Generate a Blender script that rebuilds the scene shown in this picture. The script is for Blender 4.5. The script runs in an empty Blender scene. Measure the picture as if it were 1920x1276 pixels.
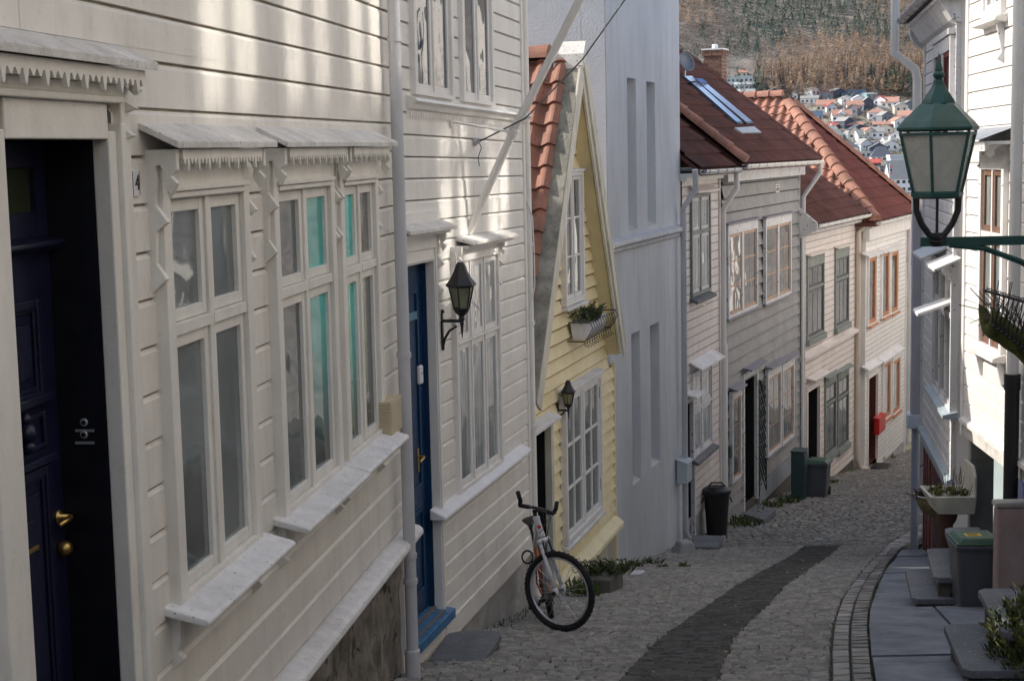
import bpy, bmesh, math, random
from mathutils import Vector, Matrix, noise
R = random.Random(11)
rad = math.radians
sc = bpy.context.scene
COL = sc.collection
# ------------------------------------------------------------------ camera model (eye at the origin, +Y down the street)
FPX, CX, CY = 2900.0, 960.0, 638.0
PIT, ROL = rad(6.85), rad(1.2)
FWD = Vector((0, math.cos(PIT), -math.sin(PIT)))
UP0 = Vector((0, math.sin(PIT), math.cos(PIT)))
RT0 = Vector((1, 0, 0))
CUP = UP0 * math.cos(ROL) + RT0 * math.sin(ROL)
CRT = RT0 * math.cos(ROL) - UP0 * math.sin(ROL)
def ray(x, y):
    return FWD + CRT * ((x - CX) / FPX) + CUP * ((CY - y) / FPX)
def plan(x, Y, y=285):
    r = ray(x, y); t = Y / r.y
    return Vector((r.x * t, Y, 0))
class Fr:
    """facade frame: s along the wall (away from the camera), o out of the wall, z up"""
    def __init__(f, O, vp, side=1):
        d = ray(*vp); f.d = d / math.hypot(d.x, d.y)
        f.dh = Vector((f.d.x, f.d.y, 0)); f.n = Vector((f.d.y, -f.d.x, 0)) * side
        f.O = Vector((O.x, O.y, 0))
    def off(f, o):
        g = Fr.__new__(Fr); g.d, g.dh, g.n = f.d, f.dh, f.n; g.O = f.O + f.n * o; return g
    def pt(f, s, o, z):
        return f.O + f.d * s + f.n * o + Vector((0, 0, z))
    def sz(f, x, y, o=0.0):
        r = ray(x, y); t = (o + f.O.dot(f.n)) / r.dot(f.n); P = r * t
        s = (P - f.O).dot(f.dh)
        return s, P.z - f.d.z * s
    def wp(f, x, y, o=0.0):
        s, z = f.sz(x, y, o); return f.pt(s, o, z)
    def oz(f, x, y, s):
        r = ray(x, y); A = f.O + f.dh * s
        o = -(A.x * r.y - A.y * r.x) / (f.n.x * r.y - f.n.y * r.x)
        P = A + f.n * o; t = P.y / r.y
        return o, t * r.z - f.d.z * s
    def rect(f, tl, tr, bl, br, o=0.05):
        a, b, c, e = (f.sz(p[0], p[1], o) for p in (tl, tr, bl, br))
        return (a[0] + c[0]) / 2, (b[0] + e[0]) / 2, (c[1] + e[1]) / 2, (a[1] + b[1]) / 2
# ------------------------------------------------------------------ objects
WL = {}
def empty(name, loc, label, cat, group=None):
    o = bpy.data.objects.new(name, None); COL.objects.link(o); o.location = loc
    o.empty_display_size = 0.2
    o['label'] = label; o['category'] = cat
    if group: o['group'] = group
    WL[o.name] = Vector(loc); return o
def tag(o, label, cat, group=None):
    o['label'] = label; o['category'] = cat
    if group: o['group'] = group
    return o
class MB:
    def __init__(m): m.v = []; m.f = []; m.c = None; m.mi = []; m.cur = 0
    def add(m, vs, fs):
        b = len(m.v); m.v += [tuple(v) for v in vs]; m.f += [tuple(i + b for i in f) for f in fs]
        m.mi += [m.cur] * len(fs)
    def box(m, fr, s0, s1, o0, o1, z0, z1):
        P = [fr.pt(s, o, z) for s in (s0, s1) for o in (o0, o1) for z in (z0, z1)]
        m.add(P, [(0, 1, 3, 2), (4, 6, 7, 5), (0, 4, 5, 1), (2, 3, 7, 6), (0, 2, 6, 4), (1, 5, 7, 3)])
    def wbox(m, c, sx, sy, sz, rz=0.0):
        cr, sr = math.cos(rz), math.sin(rz); P = []
        for x in (-sx / 2, sx / 2):
            for y in (-sy / 2, sy / 2):
                for z in (0, sz):
                    P.append((c[0] + x * cr - y * sr, c[1] + x * sr + y * cr, c[2] + z))
        m.add(P, [(0, 1, 3, 2), (4, 6, 7, 5), (0, 4, 5, 1), (2, 3, 7, 6), (0, 2, 6, 4), (1, 5, 7, 3)])
    def ring(m, fr, s0, s1, z0, z1, w, o0, o1, wb=None, wt=None):
        wb = w if wb is None else wb; wt = w if wt is None else wt
        m.box(fr, s0, s0 + w, o0, o1, z0, z1); m.box(fr, s1 - w, s1, o0, o1, z0, z1)
        m.box(fr, s0 + w, s1 - w, o0, o1 - .002, z0, z0 + wb); m.box(fr, s0 + w, s1 - w, o0, o1 - .002, z1 - wt, z1)
    def prism_o(m, fr, pts, o0, o1):
        n = len(pts); P = [fr.pt(s, o0, z) for s, z in pts] + [fr.pt(s, o1, z) for s, z in pts]
        m.add(P, [tuple(range(n)), tuple(range(2 * n - 1, n - 1, -1))] + [(i, (i + 1) % n, n + (i + 1) % n, n + i) for i in range(n)])
    def prism_s(m, fr, pts, s0, s1):
        n = len(pts); P = [fr.pt(s0, o, z) for o, z in pts] + [fr.pt(s1, o, z) for o, z in pts]
        m.add(P, [tuple(range(n)), tuple(range(2 * n - 1, n - 1, -1))] + [(i, (i + 1) % n, n + (i + 1) % n, n + i) for i in range(n)])
    def quad(m, *ps): m.add(ps, [tuple(range(len(ps)))])
    def tube(m, pts, r, n=10, cap=True):
        pts = [Vector(p) for p in pts]; rs = r if isinstance(r, (list, tuple)) else [r] * len(pts)
        rings = []; prev = None
        for i, p in enumerate(pts):
            t = (pts[min(i + 1, len(pts) - 1)] - pts[max(i - 1, 0)]).normalized()
            a = Vector((0, 0, 1)) if abs(t.z) < .9 else Vector((1, 0, 0))
            if prev is not None: a = prev
            u = (a - t * a.dot(t)).normalized(); w = t.cross(u); prev = u
            rings.append([p + (u * math.cos(2 * math.pi * k / n) + w * math.sin(2 * math.pi * k / n)) * rs[i] for k in range(n)])
        fs = []
        for i in range(len(rings) - 1):
            for k in range(n):
                fs.append((i * n + k, i * n + (k + 1) % n, (i + 1) * n + (k + 1) % n, (i + 1) * n + k))
        if cap:
            fs.append(tuple(range(n - 1, -1, -1))); L = (len(rings) - 1) * n; fs.append(tuple(L + k for k in range(n)))
        m.add([v for r_ in rings for v in r_], fs)
    def lathe(m, c, prof, n=16, axis=None, phase=0.0):
        c = Vector(c); ax = Vector(axis or (0, 0, 1)).normalized()
        a = Vector((1, 0, 0)) if abs(ax.x) < .9 else Vector((0, 1, 0))
        u = (a - ax * a.dot(ax)).normalized(); w = ax.cross(u); P = []; fs = []
        for r, z in prof:
            for k in range(n):
                t = 2 * math.pi * k / n + phase
                P.append(c + ax * z + (u * math.cos(t) + w * math.sin(t)) * r)
        for i in range(len(prof) - 1):
            for k in range(n):
                fs.append((i * n + k, i * n + (k + 1) % n, (i + 1) * n + (k + 1) % n, (i + 1) * n + k))
        fs.append(tuple(range(n - 1, -1, -1))); L = (len(prof) - 1) * n; fs.append(tuple(L + k for k in range(n)))
        m.add(P, fs)
    def build(m, name, mat, parent=None, smooth=False, bevel=0.0, kind=None, label=None, fix=True, sub=0):
        me = bpy.data.meshes.new(name)
        base = WL[parent.name] if parent else Vector((0, 0, 0))
        me.from_pydata([Vector(v) - base for v in m.v], [], m.f)
        mats = mat if isinstance(mat, (list, tuple)) else ([mat, LAPSH.get(mat.name, mat)] if 1 in m.mi else [mat])
        for mm in mats: me.materials.append(mm)
        if len(mats) > 1: me.polygons.foreach_set('material_index', m.mi)
        if m.c:
            ca = me.color_attributes.new('Col', 'FLOAT_COLOR', 'POINT')
            ca.data.foreach_set('color', [x for c in m.c for x in (*c, 1.0)])
        if fix:
            bm = bmesh.new(); bm.from_mesh(me); bmesh.ops.recalc_face_normals(bm, faces=bm.faces); bm.to_mesh(me); bm.free()
        if smooth: me.polygons.foreach_set('use_smooth', [True] * len(me.polygons))
        me.update()
        o = bpy.data.objects.new(name, me); COL.objects.link(o)
        if parent: o.parent = parent
        WL[o.name] = base.copy()
        if bevel > 0:
            b = o.modifiers.new('bevel', 'BEVEL'); b.width = bevel; b.segments = 2; b.limit_method = 'ANGLE'; b.angle_limit = rad(40)
        if smooth == 'auto' or (smooth and bevel == 0):
            pass
        if kind: o['kind'] = kind
        if label: o['label'] = label
        return o
def top(m, name, mat, loc, label, cat, group=None, **k):
    """a thing that is one single mesh, its origin at loc"""
    e = Vector(loc)
    m.v = [tuple(Vector(v) - e) for v in m.v]
    o = m.build(name, mat, None, **k); o.location = e; WL[o.name] = e
    return tag(o, label, cat, group)
def smooth_angle(o, ang=35):
    me = o.data
    me.polygons.foreach_set('use_smooth', [True] * len(me.polygons))
    bm = bmesh.new(); bm.from_mesh(me)
    for e in bm.edges:
        if len(e.link_faces) == 2 and e.calc_face_angle(0) > rad(ang): e.smooth = False
    bm.to_mesh(me); bm.free(); return o
# ------------------------------------------------------------------ materials
MATS = {}
def mat(name, col, rough=.65, var=.10, scale=4.0, bump=.15, dirt=0.0, dirtcol=(.22, .20, .16), streak=True, metal=0.0,
        spots=0.0, spotcol=(.10, .09, .08), spotscale=55, spec=.4, col2=None, bscale=60, blotch=1.0, attr=False, ior=None, zgrime=None):
    if name in MATS: return MATS[name]
    m = bpy.data.materials.new(name); m.use_nodes = True; nt = m.node_tree; N = nt.nodes; L = nt.links
    bs = N['Principled BSDF']; bs.inputs['Roughness'].default_value = rough; bs.inputs['Metallic'].default_value = metal
    bs.inputs['Specular IOR Level'].default_value = spec
    if ior: bs.inputs['IOR'].default_value = ior
    g = N.new('ShaderNodeNewGeometry')
    def noise_(scl, det=3, vec=(1, 1, 1), rg=.55):
        mp = N.new('ShaderNodeMapping'); mp.inputs['Scale'].default_value = vec; L.new(g.outputs['Position'], mp.inputs[0])
        n = N.new('ShaderNodeTexNoise'); n.inputs['Scale'].default_value = scl; n.inputs['Detail'].default_value = det; n.inputs['Roughness'].default_value = rg
        L.new(mp.outputs[0], n.inputs['Vector']); return n.outputs['Fac']
    def mixc(f, a, b, ff=1.0):
        x = N.new('ShaderNodeMix'); x.data_type = 'RGBA'
        if isinstance(f, float): x.inputs['Factor'].default_value = f
        else: L.new(f, x.inputs['Factor'])
        for k, v in ((6, a), (7, b)):
            if isinstance(v, tuple): x.inputs[k].default_value = (*v, 1)
            else: L.new(v, x.inputs[k])
        return x.outputs[2]
    def ramp(f, a, b, lo=0.0, hi=1.0):
        r = N.new('ShaderNodeMapRange'); L.new(f, r.inputs[0])
        r.inputs[1].default_value = a; r.inputs[2].default_value = b; r.inputs[3].default_value = lo; r.inputs[4].default_value = hi
        return r.outputs[0]
    lo = tuple(c * (1 - var) for c in col); hi = col2 if col2 else tuple(min(1, c * (1 + var)) for c in col)
    c = mixc(ramp(noise_(scale, 4, (1, 1, .5) if streak else (1, 1, 1)), .32, .68), lo, hi)
    if dirt > 0:
        d = ramp(noise_(3.1, 5, (2.2, 2.2, .35) if streak else (1, 1, 1), .65), .48, .80, 0, dirt)
        c = mixc(d, c, dirtcol)
        d2 = ramp(noise_(23, 3), .60, .80, 0, dirt * .8); c = mixc(d2, c, dirtcol)
    if spots > 0:
        c = mixc(ramp(noise_(spotscale, 3, (1, 1, 1), .6), .66 - spots * .1, .70 - spots * .1), c, spotcol)
    if zgrime:
        sp = N.new('ShaderNodeSeparateXYZ'); L.new(g.outputs['Normal'], sp.inputs[0])
        c = mixc(ramp(sp.outputs['Z'], .3, .9, 0, zgrime[0]), c, zgrime[1])
    if attr:
        a = N.new('ShaderNodeAttribute'); a.attribute_name = 'Col'
        x = N.new('ShaderNodeMix'); x.data_type = 'RGBA'; x.blend_type = 'MULTIPLY'; x.inputs['Factor'].default_value = 1
        L.new(c, x.inputs[6]); L.new(a.outputs['Color'], x.inputs[7]); c = x.outputs[2]
    L.new(c, bs.inputs['Base Color'])
    if rough > .2:
        L.new(ramp(noise_(9, 3), .3, .7, max(.05, rough - .1), min(1, rough + .1)), bs.inputs['Roughness'])
    if bump > 0:
        b = N.new('ShaderNodeBump'); b.inputs['Strength'].default_value = bump; b.inputs['Distance'].default_value = .01
        L.new(noise_(bscale, 4), b.inputs['Height']); L.new(b.outputs[0], bs.inputs['Normal'])
    MATS[name] = m; return m
def glass(name, col=(.03, .036, .036), wav=.02, rough=.02, curtain=None, cs=22.0, ior=1.75):
    if name in MATS: return MATS[name]
    m = bpy.data.materials.new(name); m.use_nodes = True; nt = m.node_tree; N = nt.nodes; L = nt.links
    bs = N['Principled BSDF']; bs.inputs['Roughness'].default_value = rough; bs.inputs['IOR'].default_value = ior
    g = N.new('ShaderNodeNewGeometry')
    mp = N.new('ShaderNodeMapping'); mp.inputs['Scale'].default_value = (1, 1, .06) if curtain else (1, 1, .8); L.new(g.outputs['Position'], mp.inputs[0])
    n = N.new('ShaderNodeTexNoise'); n.inputs['Scale'].default_value = cs if curtain else 1.3; n.inputs['Detail'].default_value = 3; L.new(mp.outputs[0], n.inputs['Vector'])
    r = N.new('ShaderNodeMapRange'); r.inputs[1].default_value = .35; r.inputs[2].default_value = .65; L.new(n.outputs['Fac'], r.inputs[0])
    x = N.new('ShaderNodeMix'); x.data_type = 'RGBA'; L.new(r.outputs[0], x.inputs['Factor'])
    a = curtain or col
    x.inputs[6].default_value = (*(v * .6 for v in a), 1); x.inputs[7].default_value = (*(min(1, v * 1.3) for v in a), 1)
    L.new(x.outputs[2], bs.inputs['Base Color'])
    n2 = N.new('ShaderNodeTexNoise'); n2.inputs['Scale'].default_value = 3.0; n2.inputs['Detail'].default_value = 1
    L.new(g.outputs['Position'], n2.inputs['Vector'])
    b = N.new('ShaderNodeBump'); b.inputs['Strength'].default_value = wav; b.inputs['Distance'].default_value = .2
    L.new(n2.outputs['Fac'], b.inputs['Height']); L.new(b.outputs[0], bs.inputs['Normal'])
    MATS[name] = m; return m
CREAM = mat('cream_paint', (.76, .725, .665), .5, .05, 5, .12, dirt=.38, dirtcol=(.40, .37, .31))
CREAMT = mat('cream_trim_paint', (.765, .735, .675), .5, .06, 6, .18, dirt=.25, dirtcol=(.36, .33, .28), spots=.0)
SILLW = mat('weathered_white_sill', (.76, .74, .73), .55, .08, 12, .3, dirt=.35, spots=.1, spotcol=(.25, .24, .23), spotscale=48, streak=False)
CANW = mat('weathered_canopy_board', (.70, .67, .63), .7, .12, 9, .4, dirt=.45, dirtcol=(.20, .19, .15), spots=.2, spotcol=(.22, .21, .16), spotscale=70, streak=False)
WHITE2 = mat('offwhite_paint', (.78, .75, .70), .5, .05, 5, .1, dirt=.2, dirtcol=(.42, .39, .33))
WHITE2T = mat('offwhite_trim_paint', (.79, .765, .73), .45, .04, 5, .1, dirt=.12, dirtcol=(.45, .42, .38))
WHITE = mat('white_paint', (.80, .77, .74), .5, .05, 5, .1, dirt=.2, dirtcol=(.40, .38, .35))
WHITEG = mat('grey_white_paint', (.66, .65, .65), .55, .07, 4, .15, dirt=.35, dirtcol=(.25, .25, .25), spots=.3, spotcol=(.12, .12, .12), spotscale=14)
PINKW = mat('pinkish_white_paint', (.72, .65, .61), .55, .06, 4, .15, dirt=.25, dirtcol=(.38, .33, .29))
REVEALN = mat('near_black_navy', (.0035, .004, .009), .5, .1, 5, .02)
NAVY = mat('navy_paint', (.007, .009, .032), .4, .15, 5, .05)
BLUE = mat('blue_door_paint', (.006, .038, .105), .4, .1, 5, .06)
BLUE2 = mat('worn_blue_step_paint', (.03, .14, .30), .5, .25, 14, .25, dirt=.35, dirtcol=(.28, .28, .27), streak=False)
YELLOW = mat('yellow_paint', (.86, .74, .45), .55, .06, 5, .15, dirt=.18, dirtcol=(.50, .38, .18))
PALEY = mat('pale_yellow_trim_paint', (.84, .74, .46), .55, .06, 5, .15, dirt=.15, dirtcol=(.45, .38, .24))
GREYP = mat('grey_siding_paint', (.265, .262, .26), .6, .12, 2.2, .2, dirt=.45, dirtcol=(.21, .206, .20))
GREENG = mat('grey_green_trim', (.21, .235, .215), .6, .12, 5, .2, dirt=.3)
PLAST = mat('grey_render_wall', (.60, .625, .66), .8, .10, .9, .3, dirt=.75, dirtcol=(.47, .475, .49), bscale=120)
PLASTB = mat('rough_pale_blue_render', (.52, .56, .62), .9, .07, 1.6, .75, dirt=.15, dirtcol=(.40, .42, .46), bscale=42, streak=False)
BROWNP = mat('peeling_brown_plaster', (.10, .085, .065), .85, .3, 4.2, .6, streak=False, col2=(.27, .24, .20), dirt=.8, dirtcol=(.36, .335, .295), spots=.45, spotcol=(.045, .04, .033), spotscale=7, bscale=28)
LIMEP = mat('limewashed_plaster', (.38, .37, .36), .85, .16, 4, .7, dirt=.55, dirtcol=(.20, .19, .18), bscale=30, streak=False)
TILE = mat('terracotta_tile', (.32, .15, .105), .75, .28, 2.6, .3, dirt=.55, dirtcol=(.16, .11, .08), spots=.25, spotcol=(.10, .09, .06), spotscale=16, streak=False)
TILED = mat('dark_red_tile', (.115, .045, .035), .75, .28, 1.6, .3, dirt=.5, dirtcol=(.05, .032, .03), streak=False)
TILER = mat('shaded_red_tile', (.165, .052, .042), .75, .22, 1.6, .3, dirt=.4, dirtcol=(.075, .036, .033), streak=False)  # street-facing hip slope: its shade is darkened into the tile colour
LICHEN = mat('lichen_covered_board', (.27, .26, .22), .9, .4, 6, .7, dirt=.7, dirtcol=(.19, .19, .14), spots=.35, spotcol=(.14, .14, .10), spotscale=40, streak=False, bscale=35)
PIPE = mat('painted_grey_pipe', (.54, .54, .56), .4, .05, 4, .04, dirt=.25, dirtcol=(.28, .28, .28))
PIPEW = mat('painted_white_pipe', (.72, .70, .66), .4, .05, 4, .04, dirt=.2, dirtcol=(.42, .40, .36))
GALV = mat('galvanised_metal', (.42, .43, .45), .4, .1, 8, .05, metal=.5)
IRON = mat('black_iron', (.013, .013, .015), .45, .2, 10, .08, spec=.5)
BLACK = mat('black_plastic', (.012, .012, .013), .45, .2, 6, .05)
RUBBER = mat('rubber', (.014, .014, .015), .75, .2, 20, .25)
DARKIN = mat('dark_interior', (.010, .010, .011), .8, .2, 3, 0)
BRASS = mat('brass', (.55, .38, .14), .35, .15, 12, .05, metal=1.0)
CHROME = mat('brushed_alloy', (.62, .63, .66), .3, .06, 10, .03, metal=.8)
SILVER = mat('silver_paint', (.62, .63, .66), .35, .05, 10, .02, metal=.25, spec=.6)
ORANGEF = mat('rust_orange_paint', (.36, .09, .03), .4, .1, 8, .02)
STONE = mat('slate_step', (.135, .14, .155), .75, .2, 3.5, .4, dirt=.35, dirtcol=(.22, .215, .20), streak=False, spots=.1, spotcol=(.5, .5, .5), spotscale=60, bscale=25)
SLABM = mat('blue_slate_paving', (.17, .185, .215), .7, .30, 2.6, .6, dirt=.6, dirtcol=(.10, .10, .11), streak=False, bscale=22)
STONEB = mat('rough_stone_base', (.10, .09, .075), .95, .35, 8, .8, dirt=.5, dirtcol=(.05, .05, .035), streak=False, bscale=18)
SETT = mat('granite_sett', (.51, .485, .45), .72, .18, 13, .35, streak=False, attr=True, bscale=45)
JOINT = mat('dirt_joint', (.06, .052, .042), .95, .35, 9, .6, dirt=.4, dirtcol=(.05, .06, .025), streak=False, bscale=40)
WOODB = mat('varnished_wood', (.44, .255, .15), .45, .15, 8, .1)
WOODO = mat('orange_stained_wood', (.48, .18, .055), .4, .12, 8, .08)
WOODD = mat('brown_window_wood', (.19, .105, .07), .5, .2, 8, .12)
BLKW = mat('black_window_paint', (.05, .055, .055), .5, .2, 8, .1)
REDD = mat('dark_red_paint', (.13, .024, .022), .5, .25, 4, .15, dirt=.3, dirtcol=(.05, .02, .02))
RED = mat('red_enamel', (.52, .025, .02), .35, .1, 8, .02)
GREENL = mat('lamp_green_paint', (.014, .075, .062), .4, .15, 7, .08, spec=.5)
MILK = mat('milky_lamp_glass', (.46, .46, .41), .25, .08, 5, .0, spec=.6)
LANTG = mat('smoky_lantern_glass', (.20, .20, .13), .12, .25, 9, .0, spec=.7)
TEALD = mat('dark_teal_paint', (.035, .065, .075), .6, .3, 3, .2, dirt=.4, dirtcol=(.08, .10, .10))
PALEB = mat('pale_blue_paint', (.42, .50, .50), .6, .12, 5, .2, dirt=.25)
PINKST = mat('pink_plaster', (.34, .25, .23), .85, .2, 5, .4, dirt=.4, dirtcol=(.30, .18, .11))
ENAMEL = mat('stained_enamel', (.62, .58, .50), .35, .1, 6, .05, dirt=.35, dirtcol=(.28, .16, .08))
BINGREY = mat('grey_bin_plastic', (.09, .095, .105), .5, .1, 6, .05)
BINGREEN = mat('green_bin_plastic', (.03, .08, .05), .45, .12, 6, .05)
YSTICK = mat('yellow_sticker', (.55, .38, .02), .5, .05, 6, 0)
TEALBOX = mat('green_cabinet_paint', (.035, .065, .068), .5, .15, 4, .05)
LEAF = mat('leaf_green', (.055, .105, .025), .6, .5, 40, 0, streak=False, col2=(.12, .17, .04))
LEAFD = mat('dark_leaf_green', (.035, .06, .02), .6, .5, 40, 0, streak=False, col2=(.10, .13, .035))
MOSS = mat('moss', (.085, .095, .022), .95, .5, 14, .8, streak=False, bscale=30)
SOIL = mat('soil', (.06, .045, .03), .95, .4, 20, .8, streak=False)
TWIG = mat('dry_twig', (.13, .095, .065), .8, .3, 20, .1)
WICK = mat('weathered_basket', (.15, .13, .07), .9, .4, 14, .7, streak=False)
PLASTIC = mat('white_plastic', (.72, .72, .74), .45, .06, 8, .1)
BOXB = mat('beige_plastic', (.52, .44, .30), .5, .06, 8, .04, dirt=.2)
BRICK = mat('chimney_brick', (.21, .115, .085), .9, .35, 9, .5, dirt=.4, dirtcol=(.14, .08, .06), streak=False)
MORTAR = mat('mortar', (.36, .33, .29), .95, .15, 12, .3, streak=False)
SKYL = glass('skylight_glass', (.13, .36, .85), .0, .06, ior=1.5)
GLD = glass('old_window_glass', (.115, .13, .128), .03, ior=1.5)
GLG = glass('grey_green_glass', (.17, .19, .185), .02, ior=1.5)
GLC = glass('curtained_glass', (.1, .1, .1), .03, curtain=(.27, .30, .305))
GLC2 = glass('pale_curtained_glass', (.1, .1, .1), .03, curtain=(.36, .38, .38), cs=30)
GLB = glass('blind_backed_glass', (.1, .1, .1), .03, curtain=(.14, .15, .155))
GLW = glass('distant_window_glass', (.06, .065, .07), .02)
GLR = glass('mirror_bright_glass', (.10, .11, .11), .03, ior=2.4)
DISH = mat('dish_grey', (.15, .17, .21), .5, .05, 6, .02)
TURQ = mat('turquoise_netting', (.02, .48, .44), .8, .2, 2, .2)

def lap_shade(c): return mat('lap_shadow_%d_%d' % (int(c[0] * 100), int(c[2] * 100)), c, .85, .3, 9, .3, streak=False)  # shadow line under each board lap, painted as a darker strip
LAPSH = {'cream_paint': lap_shade((.34, .31, .26)), 'offwhite_paint': lap_shade((.38, .36, .32)), 'yellow_paint': lap_shade((.30, .21, .08)), 'white_paint': lap_shade((.40, .38, .36)), 'grey_white_paint': lap_shade((.22, .22, .22)), 'pinkish_white_paint': lap_shade((.36, .31, .28)), 'grey_siding_paint': lap_shade((.085, .084, .083))}
# ------------------------------------------------------------------ facade builders
def siding(m, fr, s0, s1, z0, z1, h, kind='bevel', opens=(), clip=None, o=0.0, jit=.002, lip=.038):
    k = 0; z = z0
    while z < z1 - .01:
        a, b = z, min(z + h, z1); z += h; k += 1
        j = R.uniform(-jit, jit)
        if kind == 'bevel': prof = [(.004, a), (.026 + j, a + .002), (.026 + j, b - .028), (.013, b - .011), (.005, b)]
        elif kind == 'flat': prof = [(.004, a), (.020 + j, a + .008), (.022 + j, b - .006), (.004, b)]
        else: prof = [(.004, a), (lip + j, a + .001), (.008 + (lip - .008) * .028 / h, b - .028), (.008, b)]
        cuts = sorted({a, b} | {c for op in opens for c in op[2:4] if a < c < b})
        for za, zb in zip(cuts, cuts[1:]):
            iv = [(s0, s1)] if clip is None else [clip((za + zb) / 2)]
            for oa, ob, oc, od in opens:
                if oc < zb - 1e-5 and od > za + 1e-5:
                    nv = []
                    for p, q in iv:
                        if ob <= p or oa >= q: nv.append((p, q)); continue
                        if p < oa: nv.append((p, oa))
                        if ob < q: nv.append((ob, q))
                    iv = nv
            pr = prof
            if (za, zb) != (a, b):
                def oat(zz):
                    for (o1_, z1_), (o2_, z2_) in zip(prof, prof[1:]):
                        if z1_ - 1e-9 <= zz <= z2_ + 1e-9 and z2_ > z1_: return o1_ + (o2_ - o1_) * (zz - z1_) / (z2_ - z1_)
                    return .02
                pr = ([(oat(za), za)] if za > a else []) + [p for p in prof if za <= p[1] <= zb] + ([(oat(zb), zb)] if zb < b else [])
            for p, q in iv:
                if q - p < .02: continue
                # random butt joints split long boards
                cutsS = [p]
                if q - p > 2.4 and R.random() < .8: cutsS.append(p + (q - p) * R.uniform(.25, .75))
                cutsS.append(q)
                for c0, c1 in zip(cutsS, cutsS[1:]):
                    dj = R.uniform(-.0012, .0012)
                    P = [fr.pt(c0 + .001, o + oo + dj, zz) for oo, zz in pr] + [fr.pt(c1 - .001, o + oo + dj, zz) for oo, zz in pr]
                    n = len(pr)
                    k1 = n - 2 if pr[-1][1] >= b - 1e-6 and n > 2 else n - 1
                    m.add(P, [(i, i + 1, n + i + 1, n + i) for i in range(k1)])
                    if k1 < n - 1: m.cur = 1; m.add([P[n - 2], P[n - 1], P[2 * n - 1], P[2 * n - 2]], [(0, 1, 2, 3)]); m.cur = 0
def wall_holes(m, fr, s0, s1, z0, z1, holes, depth, o=0.0, back=True):
    S = sorted({s0, s1} | {h[0] for h in holes} | {h[1] for h in holes})
    Z = sorted({z0, z1} | {h[2] for h in holes} | {h[3] for h in holes})
    for a, b in zip(S, S[1:]):
        for c, e in zip(Z, Z[1:]):
            if any(h[0] <= a and b <= h[1] and h[2] <= c and e <= h[3] for h in holes): continue
            m.quad(fr.pt(a, o, c), fr.pt(b, o, c), fr.pt(b, o, e), fr.pt(a, o, e))
    for a, b, c, e in holes:
        reveal(m, fr, a, b, c, e, o, o - depth, back)
def reveal(m, fr, a, b, c, e, o1, o0, back=True):
    F = [fr.pt(a, o1, c), fr.pt(b, o1, c), fr.pt(b, o1, e), fr.pt(a, o1, e)]
    B = [fr.pt(a, o0, c), fr.pt(b, o0, c), fr.pt(b, o0, e), fr.pt(a, o0, e)]
    for i in range(4): m.quad(F[i], F[(i + 1) % 4], B[(i + 1) % 4], B[i])
    if back: m.quad(*B)
def window(fr, root, r, mc, ms, mg, cols=2, zt=(), mun=(0, 0), cas=.07, co=.06, sw=.045, mull=.05, parts=False, bev=0.0, wb=None, wt=None, tr=.06, o=0.0, mw=.02, label=None, yaw=(), pmat=None):
    s0, s1, z0, z1 = r; wb = cas if wb is None else wb; wt = cas if wt is None else wt
    m = MB(); m.ring(fr, s0, s1, z0, z1, cas, o, o + co, wb, wt)
    a0, a1, b0, b1 = s0 + cas, s1 - cas, z0 + wb, z1 - wt
    ws = (a1 - a0 - mull * (cols - 1)) / cols
    C = [(a0 + i * (ws + mull), a0 + i * (ws + mull) + ws) for i in range(cols)]
    for (p, q), (p2, q2) in zip(C, C[1:]): m.box(fr, q, p2, o, o + co - .012, b0, b1)
    zz = [b0] + [z for t in zt for z in (t - tr / 2, t + tr / 2)] + [b1]
    RW = [(zz[i], zz[i + 1]) for i in range(0, len(zz), 2)]
    for (p, q), (p2, q2) in zip(RW, RW[1:]):
        for c0, c1 in C: m.box(fr, c0, c1, o, o + co - .008, q, p2)
    w = m.build('window', mc, root, bevel=bev, label=label)
    sm = MB(); pm = MB()
    for c0, c1 in C:
        for e0, e1 in RW:
            q = MB() if parts else sm
            q.ring(fr, c0 + .003, c1 - .003, e0 + .003, e1 - .003, sw, o + .012, o + co - .024)
            nx, ny = mun if not isinstance(mun, dict) else mun[RW.index((e0, e1))]
            for i in range(nx):
                x = c0 + sw + (c1 - c0 - 2 * sw) * (i + 1) / (nx + 1); q.box(fr, x - mw / 2, x + mw / 2, o + .028, o + co - .027, e0 + sw, e1 - sw)
            for i in range(ny):
                x = e0 + sw + (e1 - e0 - 2 * sw) * (i + 1) / (ny + 1); q.box(fr, c0 + sw, c1 - sw, o + .028, o + co - .029, x - mw / 2, x + mw / 2)
            if parts: q.build('sash', ms, w, bevel=bev)
            tl = R.uniform(-.0015, .0015) + (yaw[C.index((c0, c1))] if yaw else 0)
            pq = pm
            if pmat and pmat[C.index((c0, c1))]: pq = MB()
            pq.quad(fr.pt(c0 + sw * .8, o + .030 + tl, e0 + sw * .8), fr.pt(c1 - sw * .8, o + .030 - tl, e0 + sw * .8), fr.pt(c1 - sw * .8, o + .030 - tl, e1 - sw * .8), fr.pt(c0 + sw * .8, o + .030 + tl, e1 - sw * .8))
            if pq is not pm: pq.build('pane', pmat[C.index((c0, c1))], w, fix=False)
    if not parts: sm.build('sash', ms, w)
    if pm.v: pm.build('pane', mg, w, fix=False)
    return w
def slab(fr, parent, name, mt, s0, s1, zb, o1, zf, th=.03, o0=0.0, bev=.004, both=True):
    m = MB(); m.prism_s(fr, [(o0, zb), (o1, zf), (o1, zf - th), (o0, zb - th)], s0, s1)
    return m.build(name, mt, parent, bevel=bev)
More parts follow.
